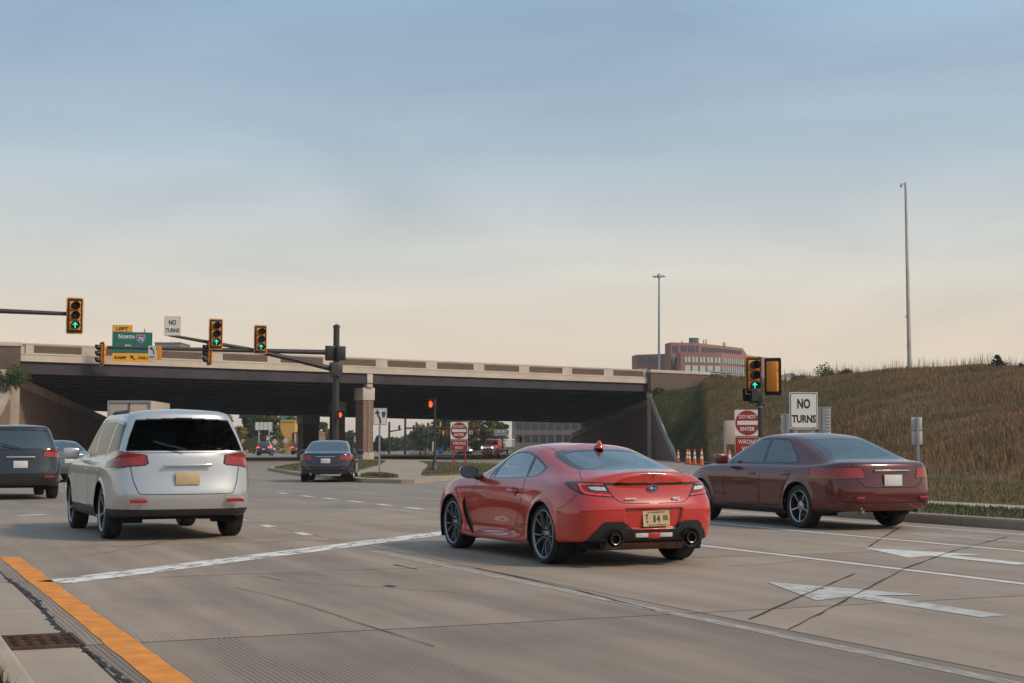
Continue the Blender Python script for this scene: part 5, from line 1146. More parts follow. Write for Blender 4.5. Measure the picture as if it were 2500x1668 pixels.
    MB().cyl((-.845, 0, .905), (-.852, 0, .905), .009, .009, 12).build('camera_button', M_gblk, car)
    rl = empty('fog_lamp_strip', (-.842, 0, .323)); rl.parent = car
    lc = mat('fog_clear', (.55, .53, .50), .2, coat=.6, var=.4, vscale=50)
    for sd in (1, -1): MB().box((-.004, sd * .138, 0), (.03, .145, .044)).build('clear_reflector', lc, rl, bevel=.006)
    MB().box((-.008, 0, -.004), (.036, .125, .060)).build('red_fog_lens', mat('fog_red', (.42, .02, .012), .2, coat=.6), rl, bevel=.008)
    exm = mat('exhaust_steel', (.30, .23, .17), .25, metal=1)
    for sd in (1, -1):
        ex = empty('exhaust_tip', (-.80, sd * .435, .290)); ex.parent = car
        Mx = Matrix.Rotation(R(-90), 3, 'Y')
        MB().lathe([(.042, -.10), (.044, .048), (.047, .058), (.052, .060), (.054, .05), (.054, -.10)], 28, (0, 0, 0), Mx).build('tip', exm, ex, smooth=True)
        MB().lathe([(.0001, .0), (.044, .0)], 24, (0, 0, 0), Mx).build('bore', mat('bore', (.004, .004, .004), .9), ex)
        MB().lathe([(.056, -.04), (.085, .036), (.098, .045)], 28, (0, 0, 0), Mx).build('surround', mat('exhaust_surround', (.006, .006, .007), .6), ex, smooth=True)
    MB().cyl((-.60, .45, .25), (-.60, -.45, .25), .085, .085, 18).build('silencer', mat('silencer_rust', (.16, .09, .06), .55, metal=.5, var=.4, vscale=9), car, smooth=True)
    MB().box((-.35, .3, .20), (.3, .5, .08)).build('rear_subframe', M_under, car, bevel=.02)
    return car
# ------------------------------------------------------------------ traffic signals
M_sigy = mat('signal_yellow', (.80, .27, .018), .5, var=.12, vscale=5)
M_refl = mat('reflective_yellow', (.86, .36, .012), .45)
M_sblk = mat('signal_black', (.010, .010, .012), .55)
M_mast = mat('mast_bronze', (.050, .045, .045), .5, metal=.3, var=.25, vscale=3)
M_green = mat('arrow_green', (.02, .5, .35), .4, emit=(.02, .95, .62), estr=1.15)
M_lensr = mat('lens_red', (.045, .006, .005), .2); M_lensa = mat('lens_amber', (.055, .016, .005), .2); M_lensg = mat('lens_green', (.004, .03, .028), .2)
M_hand = mat('hand_orange', (.8, .12, .02), .4, emit=(1, .13, .02), estr=1.1)
def signal_head(loc, face, hgt, label, lit=True, back=True, plate_col=True, group='traffic signal heads', bracket=None):
    """three-section head of overall plate height hgt, looking along the horizontal direction face"""
    r = empty('traffic_signal', loc, math.atan2(face[1], face[0]) + R(90)); tag(r, label, 'traffic signal', group)
    s = hgt / 1.016; w = .455 * s
    if back:
        MB().prism(rrect(w + .008 * s, hgt + .008 * s, .05 * s), (0, .045 * s, 0), (1, 0, 0), (0, 0, 1), .014 * s).build('backplate', M_sblk, r)
        MB().prism(rrect(w, hgt, .05 * s), (0, .030 * s, 0), (1, 0, 0), (0, 0, 1), .006 * s).build('reflective_border', M_refl, r)
        MB().prism(rrect(w - .05 * s, hgt - .05 * s, .035 * s), (0, .0235 * s, 0), (1, 0, 0), (0, 0, 1), .006 * s).build('front_plate', M_sblk, r)
    for k, (nm, lm) in enumerate((('red', M_lensr), ('amber', M_lensa), ('green', M_lensg))):
        z = (1 - k) * .272 * s
        hs = MB().box((0, .07 * s, z), (.31 * s, .17 * s, .268 * s)).build('housing', M_sigy, r, bevel=.02 * s)
        dr = MB().box((0, -.03 * s, z), (.295 * s, .03 * s, .255 * s)).build('lamp_door', M_sigy, r, bevel=.012 * s)
        Mx = Matrix.Rotation(R(90), 3, 'X')
        ln = MB().lathe([(.0001, .028), (.05, .022), (.09, .008), (.106, -.004)], 20, (0, -.046 * s, z), Mx * s if False else Mx @ Matrix.Diagonal((s, s, s))); ln.build('lens', lm, dr, smooth=True)
        v = []; n = 20
        for i in range(n + 1):                                       # tunnel visor, open at the bottom
            a = R(-62 + 304 * i / n); rad = .115 * s; L_ = .21 * s * (1 - .45 * (0.5 - .5 * math.sin(a)) ** 1.5)
            for rr_, yy in ((rad, -.046 * s), (rad * 1.02, -.046 * s - L_), (rad * .97, -.046 * s - L_), (rad * .95, -.046 * s)): v.append((rr_ * math.cos(a), yy, z + rr_ * math.sin(a)))
        MB().add(v, [(4 * i + q, 4 * i + q + 1, 4 * i + q + 5, 4 * i + q + 4) for i in range(n) for q in range(3)]).build('visor', M_sblk, dr, smooth=True, angle=50)
        if k == 2 and lit:
            t_ = .017 * s; y = -.086 * s; ar = MB()
            for a0, a1 in (((0, -.075), (0, .065)), ((0, .072), (-.058, .012)), ((0, .072), (.058, .012))):
                p, q = Vector((a0[0] * s, 0, a0[1] * s + z)), Vector((a1[0] * s, 0, a1[1] * s + z)); d = (q - p).normalized(); nn = Vector((-d.z, 0, d.x)) * t_ * .65
                p -= d * t_ * .3; q += d * t_ * .3
                ar.add([Vector((c.x, y, c.z)) for c in (p + nn, p - nn, q - nn, q + nn)] + [Vector((c.x, y + .006, c.z)) for c in (p + nn, p - nn, q - nn, q + nn)], [(0, 1, 2, 3), (4, 7, 6, 5), (0, 4, 5, 1), (1, 5, 6, 2), (2, 6, 7, 3), (3, 7, 4, 0)])
            ar.build('green_arrow', M_green, r)
    if bracket: MB().box((0, .17 * s, bracket), (.07 * s, .10 * s, .12 * s)).build('bracket', M_mast, r)
    return r
def ped_head(loc, face, label, lit=True, s=1.0):
    r = empty('pedestrian_signal', loc, math.atan2(face[1], face[0]) + R(90)); tag(r, label, 'pedestrian signal', 'pedestrian signal heads')
    MB().box((0, .05 * s, 0), (.40 * s, .2 * s, .40 * s)).build('housing', M_sblk, r, bevel=.02)
    MB().box((0, -.06 * s, 0), (.34 * s, .02 * s, .34 * s)).build('screen', mat('ped_screen', (.012, .012, .014), .3), r)
    MB().box((0, -.14 * s, .20 * s), (.42 * s, .2 * s, .02)).box((-.20 * s, -.14 * s, .03 * s), (.02, .2 * s, .34 * s)).box((.20 * s, -.14 * s, .03 * s), (.02, .2 * s, .34 * s)).build('visor', M_sblk, r)
    if lit:
        h = MB(); y = -.073 * s; sc = s * .15
        h.prism([(x * sc, z * sc) for x, z in [(-.42, -.2), (-.35, -.75), (-.1, -.95), (.3, -.95), (.5, -.6), (.62, -.1), (.8, .3), (.66, .38), (.45, .05), (.42, .1), (-.42, .1)]], (0, y, 0), (1, 0, 0), (0, 0, 1), .004)
        for x, z1 in ((-.34, .68), (-.11, .92), (.12, .92), (.34, .7)): h.prism([(( x - .10) * sc, .1 * sc), ((x + .10) * sc, .1 * sc), ((x + .09) * sc, z1 * sc), (x * sc, (z1 + .08) * sc), ((x - .09) * sc, z1 * sc)], (0, y, 0), (1, 0, 0), (0, 0, 1), .004)
        h.build('raised_hand', M_hand, r)
    return r
TOW = -FW                                          # heads over the lanes look back along them
# near right-hand pedestal
pb = G(1858, 1201); ps = empty('signal_pedestal', (pb.x, pb.y, .14)); tag(ps, 'dark signal post on a pale flared base right of the coupe', 'signal post')
zt = at(1862, 872, pb.y).z
MB().cyl((0, 0, .55), (0, 0, zt - .14), .062, .058, 14).build('post', M_mast, ps, smooth=True)
MB().lathe([(.20, 0), (.20, .10), (.185, .13), (.17, .16), (.105, .36), (.085, .52), (.075, .60), (.0001, .60)], 8).build('flared_base', mat('base_aluminium', (.40, .37, .35), .5, metal=.3, var=.2, vscale=5), ps, smooth=True, angle=30)
for z in (2.1, 2.35, 2.95, 3.0): MB().cyl((0, 0, z), (0, 0, z + .025), .072, .072, 12).build('band', M_galv, ps)
h1 = at(1840, 917, pb.y - .1); signal_head(h1, (TOW.x * .75 - .12, TOW.y, 0), 1.02, 'traffic signal with lit green arrow on the near right post', bracket=.1)
h2 = at(1888, 920, pb.y + .1); sb = signal_head(h2, (.42, .91, 0), 1.0, 'back of a black-edged signal turned away on the near right post', lit=False)
MB().box((0, .17, 0), (.28, .02, .80)).build('rear_panel', M_sigy, sb, bevel=.01)
ped_head(at(1841, 967, pb.y - .12), (-.85, -.5, 0), 'dark pedestrian signal box under the near right traffic signal', False, .95)
MB().box((.0, 0, 2.15), (.25, .06, .06)).build('arm', M_mast, ps)
MB().box((-.02, -.07, 1.12), (.09, .03, .34)).build('post_label', mat('sticker', (.5, .5, .5), .6, var=.5, vscale=30), ps)
# mast with two arms
mb_ = at(819, 1100, 78.0); ms = empty('signal_mast', (mb_.x, mb_.y, .0)); tag(ms, 'tall dark signal mast carrying two arms in front of the bridge', 'signal mast')
mz = lambda y: at(819, y, 78.0).z
MB().cyl((0, 0, 0), (0, 0, mz(800)), .19, .165, 14).build('post', M_mast, ms, smooth=True)
MB().lathe([(.19, 0), (.19, .10), (.001, .20)], 14, (0, 0, mz(800))).build('cap', M_mast, ms, smooth=True)
MB().box((.0, 0, .15), (.6, .6, .3)).build('base', M_bconc2, ms, bevel=.03)
MB().box((-.30, -.15, mz(863)), (.34, .5, .78), ROADZ).box((.22, -.1, mz(863)), (.40, .5, .74), ROADZ).build('control_box', M_sblk, ms, bevel=.02)
MB().box((0, -.1, mz(903)), (.62, .44, .76), ROADZ - R(90)).build('arm_clamp', M_mast, ms, bevel=.02)
for dx in (-.24, .24):
    for dz in (-.3, .3): MB().lathe([(.001, .03), (.03, .02), (.035, 0)], 8, (dx * .9, -.36, mz(903) + dz), Matrix.Rotation(R(90), 3, 'X')).build('bolt', M_galv, ms)
def armpt(k, y_px, px): # along the arm k metres from the mast
    p = Vector((mb_.x, mb_.y, 0)) + LF * k; return p
a0 = Vector((0, 0, mz(903))); pE = armpt(8.9, 0, 0); zE = at(400, 818, pE.y).z
aE = Vector((pE.x - mb_.x, pE.y - mb_.y, zE)); aM = a0.lerp(aE, .55) + Vector((0, 0, .12))
MB().tube([a0, a0.lerp(aM, .5) + Vector((0, 0, .03)), aM, aE], [.15, .13, .11, .07], 12).build('mast_arm', M_mast, ms, smooth=True)
bE_ = armpt(11.9, 0, 0); zB0, zB1 = mz(861), at(258, 848, bE_.y).z
MB().tube([(0, 0, zB0), (bE_.x - mb_.x, bE_.y - mb_.y, zB1)], [.14, .075], 12).build('mast_arm', M_mast, ms, smooth=True)
def on_arm(px):  # distance along LF from the mast where a sight column meets the arm
    t = (px - 1250) / F_PX; return (t * mb_.y - mb_.x) / (LF.x - t * LF.y)
def head_on_arm(px, py, hgt_px, label, **kw):
    k = on_arm(px); p = armpt(k, 0, px); p.z = at(px, py, p.y).z; q = p + TOW * .32
    return signal_head(q, TOW, hgt_px * p.y / F_PX, label, bracket=-.1, **kw)
head_on_arm(522, 817, 75, 'signal with green arrow in the middle of the sloping mast arm')
head_on_arm(631, 830, 70, 'signal with green arrow on the mast arm, nearest the mast')
def side_head(px, py, hgt_px, label):
    k = on_arm(px); p = armpt(k, 0, px); p.z = at(px, py, p.y).z; return signal_head(p + LF * .1 - Vector((0, 0, 0)), Vector((-.80, -.60, 0)), hgt_px * p.y / F_PX, label, lit=False)
side_head(250, 864, 58, 'yellow signal seen from the side at the far end of the level arm')
side_head(512, 864, 56, 'yellow signal seen from the side below the sloping arm')
# far left arm with its pole outside the view
k_ = at(183, 771, 60.0); signal_head(k_, TOW, 89 * 60 / F_PX, 'large signal with green arrow hanging at the end of the left arm', bracket=0)
pe = k_ + LF * 9.5; la = empty('signal_mast', (pe.x, pe.y, 0)); tag(la, 'dark signal arm reaching in from the left edge', 'signal mast')
zp = at(183, 766, 60).z
MB().cyl((0, 0, 0), (0, 0, zp + 1), .19, .16, 14).build('post', M_mast, la, smooth=True)
MB().tube([(0, 0, zp + .06), (-LF.x * 9.5 - TOW.x * .25, -LF.y * 9.5 - TOW.y * .25, zp)], [.14, .08], 12).build('mast_arm', M_mast, la, smooth=True)
ped_head(at(830, 1013, 77.5), (.25, -1, 0), 'pedestrian signal with red hand on the dark mast', True, .95)
# slim pedestrian post on the island
p2 = G(1061, 1157); po = empty('pedestrian_post', (p2.x, p2.y, .13)); tag(po, 'slim pedestrian signal post on the island', 'signal post')
zt = at(1064, 977, p2.y).z
MB().cyl((0, 0, .5), (0, 0, zt - .13), .060, .055, 12).build('post', M_mast, po, smooth=True)
MB().lathe([(.20, 0), (.20, .08), (.15, .14), (.09, .42), (.065, .55), (.001, .55)], 8).build('flared_base', M_mast, po, smooth=True, angle=30)
MB().box((0, 0, .004), (.9, .9, .03)).build('footing', M_kerb, po)
ped_head(at(1052, 987, p2.y - .08), (-.22, -1, 0), 'pedestrian signal with red hand on the slim island post', True, 1.0)
MB().box((-.16, 0, at(1064, 975, p2.y).z - .13), (.45, .05, .05)).build('arm', M_mast, po); MB().box((-.07, -.08, at(1060, 1090, p2.y).z - .13), (.07, .04, .42)).build('post_label', MAT['sticker'], po)

# ------------------------------------------------------------------ road signs
M_sw = mat('sheet_white', (.70, .68, .66), .5, var=.06, vscale=2); M_sr = mat('sheet_red', (.30, .022, .020), .45, var=.08, vscale=3); M_sb = mat('sheet_black', (.012, .012, .013), .5)
M_sg = mat('sheet_green', (.008, .135, .105), .5, var=.08, vscale=2); M_sy = mat('sheet_yellow', (.84, .38, .012), .5, var=.05, vscale=2); M_al = mat('sign_back', (.56, .51, .48), .5, metal=.1, var=.12, vscale=2)
M_tan = mat('sign_frame_orange', (.72, .30, .03), .5); M_postred = mat('post_red', (.38, .035, .022), .55, var=.15, vscale=4); M_slate = mat('arrow_slate', (.06, .065, .072), .5)
def plate(parent, w, h, x, z, m, r=.03, y=0.0, t=.006, name='panel'): return MB().prism(rrect(w, h, r), (x, y, z), (1, 0, 0), (0, 0, 1), t).build(name, m, parent)
def frame_at(p, face): return math.atan2(face[1], face[0]) + R(90)
def no_turns(loc, face, w, h, label, posts=0.0, border=True, post_m=None):
    r = empty('no_turns_sign', loc, frame_at(loc, face)); tag(r, label, 'sign', 'no turns signs')
    plate(r, w, h, 0, 0, M_tan if not border else M_sw, .05 * w if border else .01, 0)
    y = -.007
    if border: plate(r, w * .945, h * .955, 0, 0, M_sb, .07 * w, y, .003, 'border'); plate(r, w * .895, h * .915, 0, 0, M_sw, .055 * w, y - .0035, .003, 'face')
    else: plate(r, w * .93, h * .94, 0, 0, M_sw, .03 * w, y - .0035, .003, 'face')
    text('NO', h * .27, 0, h * .19, y - .0085, M_sb, r, w * .46, h * .014, .001); text('TURNS', h * .215, 0, -h * .22, y - .0085, M_sb, r, w * .86, h * .011, .001)
    if posts:
        bl = MB()
        for sx_ in (-.36, .36):
            for sz in (-.44, .44): bl.cyl((w * sx_, y - .008, h * sz), (w * sx_, y - .016, h * sz), .011, .011, 8)
        bl.build('bolt', M_al, r)
        for sx_ in (-.27, .34): MB().box((w * sx_, .05, (-loc[2] + h * .4) / 2 ), (.085, .06, loc[2] + h * .4)).build('post', post_m or M_galv, r)
    return r
c_ = at(1962, 1003, 33.3); no_turns(c_, (c_.x * -.0 + .12, -1, 0), .66, .835, 'large NO TURNS sign on two posts right of the signal', 1)
k = on_arm(417); p = armpt(k, 0, 417); p.z = at(417, 797, p.y).z; no_turns(p + TOW * .15, (.12, -1, 0), 38.5 * p.y / F_PX, 47.5 * p.y / F_PX, 'small NO TURNS sign at the tip of the sloping mast arm', 0, False)
def dne(loc, face, s, label, gnd, offs=(-.33, .36)):
    r = empty('do_not_enter_sign', loc, frame_at(loc, face)); tag(r, label, 'sign', 'do not enter signs')
    plate(r, s, s, 0, 0, M_sw, .05 * s); MB().prism(circle(s * .475, 40), (0, -.007, 0), (1, 0, 0), (0, 0, 1), .003).build('red_disc', M_sr, r)
    plate(r, s * .80, s * .155, 0, 0, M_sw, .01, -.0105, .003, 'bar')
    text('DO NOT', s * .145, 0, s * .235, -.0125, M_sw, r, s * .66, s * .004, .001); text('ENTER', s * .145, 0, -s * .235, -.0125, M_sw, r, s * .56, s * .004, .001)
    h2_ = s * .64; z2 = -s * .5 - h2_ * .5 - s * .04
    plate(r, s * .98, h2_, 0, z2, M_sw, .04 * s, 0, .006, 'lower_panel'); plate(r, s * .95, h2_ - .03 * s, 0, z2, M_sr, .03 * s, -.0095, .003, 'lower_face')
    text('WRONG', s * .165, 0, z2 + s * .135, -.0125, M_sw, r, s * .76, s * .002, .001); text('WAY', s * .165, 0, z2 - s * .125, -.0125, M_sw, r, s * .50, s * .001, .001)
    L_ = loc[2] - gnd
    for o_ in offs: MB().box((s * o_, .04, -L_ / 2 - .1 + .1), (.055, .05, L_)).build('post', M_postred, r)
    return r
c_ = at(1825, 1032.5, 43.9); dne(c_, (.06, -1, 0), 63.5 * 43.9 / F_PX, 'red DO NOT ENTER and WRONG WAY sign beside the near right signal post', .13)
c_ = at(1121, 1051.5, 66.0); dne(c_, (.05, -1, 0), 42.5 * 66 / F_PX, 'red DO NOT ENTER and WRONG WAY sign on the island behind the coupe', .14)
c_ = at(934, 1087, 165); r = dne(c_, (.05, -1, 0), 10.5 * 165 / F_PX, 'tiny distant DO NOT ENTER sign left of the far signal post', .0)
# keep right sign
c_ = at(928, 1017.5, 61.2); r = empty('keep_right_sign', c_, R(2)); tag(r, 'white keep right sign with curved arrow round a black island mark', 'sign')
w, h = 33 * 61.2 / F_PX, 41.5 * 61.2 / F_PX
plate(r, w, h, 0, 0, M_sw, .03); bd = MB()
for a, b_, c2, d2 in ((-.46, -.46, .46, -.44), (-.46, .44, .46, .46), (-.46, -.46, -.44, .46), (.44, -.46, .46, .46)): bd.box(((a + c2) / 2 * w, -.009, (b_ + d2) / 2 * h), ((c2 - a) * w, .003, (d2 - b_) * h))
bd.build('border', M_sb, r)
pth = [(-.02, -.40), (.0, -.20), (-.06, .02), (-.20, .14), (-.22, .28)]; sh = MB(); wd = .075 * w
pts = [Vector((a * w, 0, b_ * h)) for a, b_ in [(.02, -.40), (.02, -.25), (-.03, -.08), (-.14, .06), (-.20, .18), (-.20, .28)]]; vs = []
for i, q in enumerate(pts):
    d = (pts[min(i + 1, 5)] - pts[max(i - 1, 0)]).normalized(); n = Vector((-d.z, 0, d.x)) * wd; vs += [q + n + Vector((0, -.009, 0)), q - n + Vector((0, -.009, 0))]
sh.add(vs, [(2 * i, 2 * i + 1, 2 * i + 3, 2 * i + 2) for i in range(5)]); sh.prism([(-.42 * w, .17 * h), (.02 * w, .17 * h), (-.20 * w, .43 * h)], (0, -.0085, 0), (1, 0, 0), (0, 0, 1), .002); sh.build('curved_arrow', M_slate, r)
MB().prism([(.12 * w, .30 * h), (.40 * w, .30 * h), (.40 * w, .14 * h), (.34 * w, -.02 * h), (.26 * w, -.10 * h), (.18 * w, -.02 * h), (.12 * w, .14 * h)], (0, -.0085, 0), (1, 0, 0), (0, 0, 1), .002).build('island_mark', M_slate, r)
MB().box((-.02, .04, -c_.z / 2 + h * .2 + .07), (.075, .06, c_.z + h * .4 - .14)).build('post', M_galv, r)
# ONLY sign on the level arm
k = on_arm(368); p = armpt(k, 0, 368); p.z = at(368, 862, p.y).z; r = empty('left_turn_only_sign', p + Vector((.1, -.25, 0)), R(-6)); tag(r, 'white left turn ONLY sign hung on the level arm', 'sign')
w, h = 20 * p.y / F_PX, 34 * p.y / F_PX
plate(r, w, h, 0, 0, M_sw, .02); text('ONLY', h * .19, 0, -h * .32, -.009, M_sb, r, w * .80, .004, .001); ar = MB(); pts = [Vector((a * w, -.009, b_ * h)) for a, b_ in ((.20, -.12), (.20, .05), (.12, .18), (-.05, .28))]; vs = []
for i, q in enumerate(pts): d = (pts[min(i + 1, 3)] - pts[max(i - 1, 0)]).normalized(); n = Vector((-d.z, 0, d.x)) * .055 * w * 1.4; vs += [q + n, q - n]
ar.add(vs, [(2 * i, 2 * i + 1, 2 * i + 3, 2 * i + 2) for i in range(3)]); ar.prism([(-.34 * w, .36 * h), (.06 * w, .42 * h), (-.08 * w, .16 * h)], (0, -.0085, 0), (1, 0, 0), (0, 0, 1), .002); ar.build('turn_arrow', M_sb, r)
MB().box((w * .5 + .12, .12, 0), (.24, .03, h * 1.04)).build('side_fin', M_refl, r); MB().box((0, .13, .1), (.06, .22, .06)).build('clamp', M_mast, r)
# big green guide signs
def shield(r, x, z, s, y):
    o = [(-.5, .30), (-.40, .48), (0, .42), (.40, .48), (.5, .30), (.47, 0), (.30, -.32), (0, -.5), (-.30, -.32), (-.47, 0)]
    MB().prism([(x + a * s * 1.08, z + b_ * s * 1.08) for a, b_ in o], (0, y, 0), (1, 0, 0), (0, 0, 1), .004).build('shield_edge', M_sw, r)
    MB().prism([(x + a * s, z + b_ * s) for a, b_ in o], (0, y - .005, 0), (1, 0, 0), (0, 0, 1), .004).build('shield_blue', mat('shield_blue', (.02, .09, .36), .5), r)
    MB().prism([(x + a * s, z + b_ * s) for a, b_ in [(-.5, .30), (-.40, .48), (0, .42), (.40, .48), (.5, .30), (.5, .25), (-.5, .25)]], (0, y - .010, 0), (1, 0, 0), (0, 0, 1), .004).build('shield_red', mat('shield_red', (.45, .04, .05), .5), r)
    text('75', s * .46, x, z - s * .04, y - .016, M_sw, r, s * .68, s * .015, .002)
Zg = 103.0; c_ = at(323, 838, Zg); r = empty('guide_sign', c_, R(14)); tag(r, 'large green NORTH 75 guide sign with yellow ramp panel fixed to the parapet', 'sign'); u_ = Zg / F_PX
W = 95 * u_; plate(r, W, 52 * u_, 0, 1 * u_, M_sg, .06, 0, .03); plate(r, W, 21 * u_, 0, -35.5 * u_, M_sy, .08, 0, .03, 'ramp_panel'); plate(r, 47 * u_, 16.5 * u_, -24 * u_, 35.5 * u_, M_sb, .06, .002, .03, 'left_tab_edge'); plate(r, 45.5 * u_, 15 * u_, -24 * u_, 35.5 * u_, M_sy, .06, -.03, .006, 'left_tab')
text('LEFT', 8 * u_, -24 * u_, 35 * u_, -.042, M_sb, r, 29 * u_, .012, .003); text('N', 10.5 * u_, -28.5 * u_, 16 * u_, -.036, M_sw, r, 8 * u_, .012, .003); text('ORTH', 8 * u_, -9 * u_, 15 * u_, -.036, M_sw, r, 28 * u_, .012, .003)
shield(r, 20 * u_, 11 * u_, 20 * u_, -.034); text('Flint', 11.5 * u_, -1 * u_, -10 * u_, -.036, M_sw, r, 33 * u_, .012, .003)
text('RAMP', 7.5 * u_, -27 * u_, -36 * u_, -.036, M_sb, r, 28 * u_, .012, .003); text('ONLY', 7.5 * u_, 27 * u_, -36 * u_, -.036, M_sb, r, 27 * u_, .012, .003)
def slant_arrow(r, x, z, s, m, y):
    b = MB(); d = Vector((-.70, 0, .71)); n = Vector((.71, 0, .70)); c = Vector((x, y, z))
    b.add([c - d * s * .5 + n * s * .09, c - d * s * .5 - n * s * .09, c + d * s * .1 - n * s * .09, c + d * s * .1 + n * s * .09], [(0, 1, 2, 3)]); b.add([c + d * s * .5, c + d * s * .0 + n * s * .30, c + d * s * .0 - n * s * .30], [(0, 1, 2)]); b.build('slant_arrow', m, r)
slant_arrow(r, 1 * u_, -35.5 * u_, 17 * u_, M_sb, -.036)
for sx_ in (-.3, .3): MB().box((W * sx_, .35, -2 * u_), (.12, .6, .12)).box((W * sx_, .10, 0), (.10, .10, 70 * u_)).build('bracket', M_galv, r)
# second green sign farther on, standing on posts
Zg = 186.0; c_ = at(416, 1050, Zg); r = empty('guide_sign', c_, R(8)); tag(r, 'smaller green NORTH 75 guide sign beyond the bridge, behind the silver car', 'sign'); u_ = Zg / F_PX
W = 67 * u_; plate(r, W, 38 * u_, 0, 0, M_sw, .15, .0, .03, 'edge'); plate(r, W - 2.4 * u_, 36 * u_, 0, 0, M_sg, .12, -.032, .01); plate(r, 30 * u_, 10.5 * u_, -17 * u_, 24.5 * u_, M_sy, .1, 0, .03, 'left_tab')
text('LEFT', 5.5 * u_, -17 * u_, 24.5 * u_, -.034, M_sb, r, 19 * u_, .012, .003); text('NORTH', 6.5 * u_, -2 * u_, 9 * u_, -.046, M_sw, r, 24 * u_, .012, .003); shield(r, 20 * u_, 8 * u_, 13 * u_, -.044); text('Flint', 8 * u_, 5 * u_, -10 * u_, -.046, M_sw, r, 22 * u_, .012, .003); slant_arrow(r, -23 * u_, 2 * u_, 13 * u_, M_sw, -.046)
for sx_ in (-.3, .3): MB().box((W * sx_, .1, -c_.z / 2 - .3), (.14, .14, c_.z + 1)).build('post', M_galv, r)
# backs of signs on the right
def back_sign(px, py, wpx, hpx, Z, label, ribs=0, post=(0,), split=False, m=None, face=(0, -1, 0), gz=.13):
    c = at(px, py, Z); r = empty('sign_back', c, 0); tag(r, label, 'sign', 'sign backs'); w, h = wpx * Z / F_PX, hpx * Z / F_PX
    if ribs:
        for i in range(ribs): MB().box((0, .02, -h / 2 + h * (i + .5) / ribs), (w, .012, h / ribs * .90)).box((0, -.0, -h / 2 + h * (i + .95) / ribs), (w, .03, h / ribs * .16)).build('panel', m or M_al, r)
    elif split:
        for s_ in (-.26, .26): MB().box((0, .02, h * s_), (w, .012, h * .49)).build('panel', m or M_al, r, bevel=.003)
    else: MB().box((0, .02, 0), (w, .012, h)).build('panel', m or M_al, r, bevel=.003)
    for o_ in post: MB().box((w * o_, -.02, (-c.z + gz + h * .5) / 2), (.075, .05, c.z - gz + h * .5)).build('post', M_galv, r)
    return r
back_sign(2014, 1038, 30, 88, 36.5, 'tall back of a ribbed aluminium sign right of the NO TURNS sign', 11, (-.1,)); back_sign(1917, 1045, 20, 68, 37.0, 'narrow back of a ribbed aluminium sign left of the NO TURNS sign', 8, (.3,)); back_sign(1972, 1080, 68, 74, 38.5, 'dull brown sign back between the posts of the NO TURNS sign', 0, (-.45, .45), m=mat('sign_back_brown', (.20, .135, .115), .6, var=.15))
back_sign(1781, 1056, 28, 58, 48.0, 'tan back of a sign half hidden by the DO NOT ENTER sign', 0, (-.4,), m=mat('sign_back_tan', (.50, .37, .30), .55, metal=.0)); back_sign(2239, 1052, 26, 66, 41.0, 'double sign back on a single post in front of the embankment', 0, (0.05,), True)
# ------------------------------------------------------------------ far signals under the bridge
def far_mast(px, ybase, ytop, Z, arms, label):
    b = at(px, ybase, Z); r = empty('far_signal_mast', b); tag(r, label, 'signal mast', 'far signal masts'); zt = at(px, ytop, Z).z - b.z
    MB().cyl((0, 0, 0), (0, 0, zt), .17, .14, 10).build('post', M_mast, r, smooth=True)
    for px1, y0, y1, dZ in arms:
        e = at(px1, y1, Z + dZ) - b; MB().tube([(0, 0, at(px, y0, Z).z - b.z), e], [.11, .07], 8).build('mast_arm', M_mast, r, smooth=True)
    return r
far_mast(989, 1111.5, 1021, 193, ((1187, 1045.5, 1043, 2),), 'dark far signal mast with a long level arm under the bridge')
far_mast(950, 1108, 1030, 200, ((980, 1054, 1049, -3),), 'slim far signal mast with a short rising arm')
far_mast(1043, 1111, 1050, 188, ((1017, 1052, 1034, 6), (1098, 1056, 1058, 4)), 'far signal mast behind the pedestrian post')
FS = [(975, 1045, 195, 13, 1, 'far signal left of the dark far mast'), (1010.5, 1045, 190, 14, 1, 'far signal on the arm right of the dark far mast'), (1017, 1037, 205, 12.5, 1, 'far signal at the tip of a rising arm'), (1034, 1044, 192, 13, 1, 'far signal in the middle of the cluster'), (1045, 1039, 190, 14, 1, 'far signal just left of the pedestrian post'), (1074.5, 1036, 192, 13.5, 0, 'far signal back just right of the pedestrian post'), (1157, 1039, 194, 15, 1, 'far signal right of the red island sign, on the long arm'), (1081, 1057, 186, 14, 0, 'low far signal right of the pedestrian post'), (1090.5, 1056, 187, 14, 1, 'low far signal left of the red island sign'), (1166.5, 1056, 188, 14, 1, 'low far signal right of the red island sign'), (1271.5, 1073, 175, 12, 0, 'tiny far signal above the roof of the coupe'), (797, 1054, 185, 14, 1, 'far signal left of the near bridge pier')]
proto = {}
for px, py, Z, hp, fr, lab in FS:
    p = at(px, py, Z); fc = (.35 if fr else -.5, -1 if fr else .6, 0)
    if fr not in proto:
        proto[fr] = signal_head(p, fc, 13.5 * 190 / F_PX, lab, lit=False, group='far signal heads'); continue
    c = copy_tree(proto[fr]); c.location = p; tag(c, lab, 'traffic signal', 'far signal heads')
c = at(1031, 1039, 194); r = empty('lane_sign', c); tag(r, 'tiny white lane sign among the far signals', 'sign'); plate(r, .45, .6, 0, 0, M_sw); MB().prism([(-.05, -.2), (.05, -.2), (.05, .05), (.14, .05), (0, .22), (-.14, .05), (-.05, .05)], (0, -.008, 0), (1, 0, 0), (0, 0, 1), .003).build('arrow', M_sb, r); MB().box((0, .05, -.2), (.05, .06, .6)).build('clamp', M_mast, r)
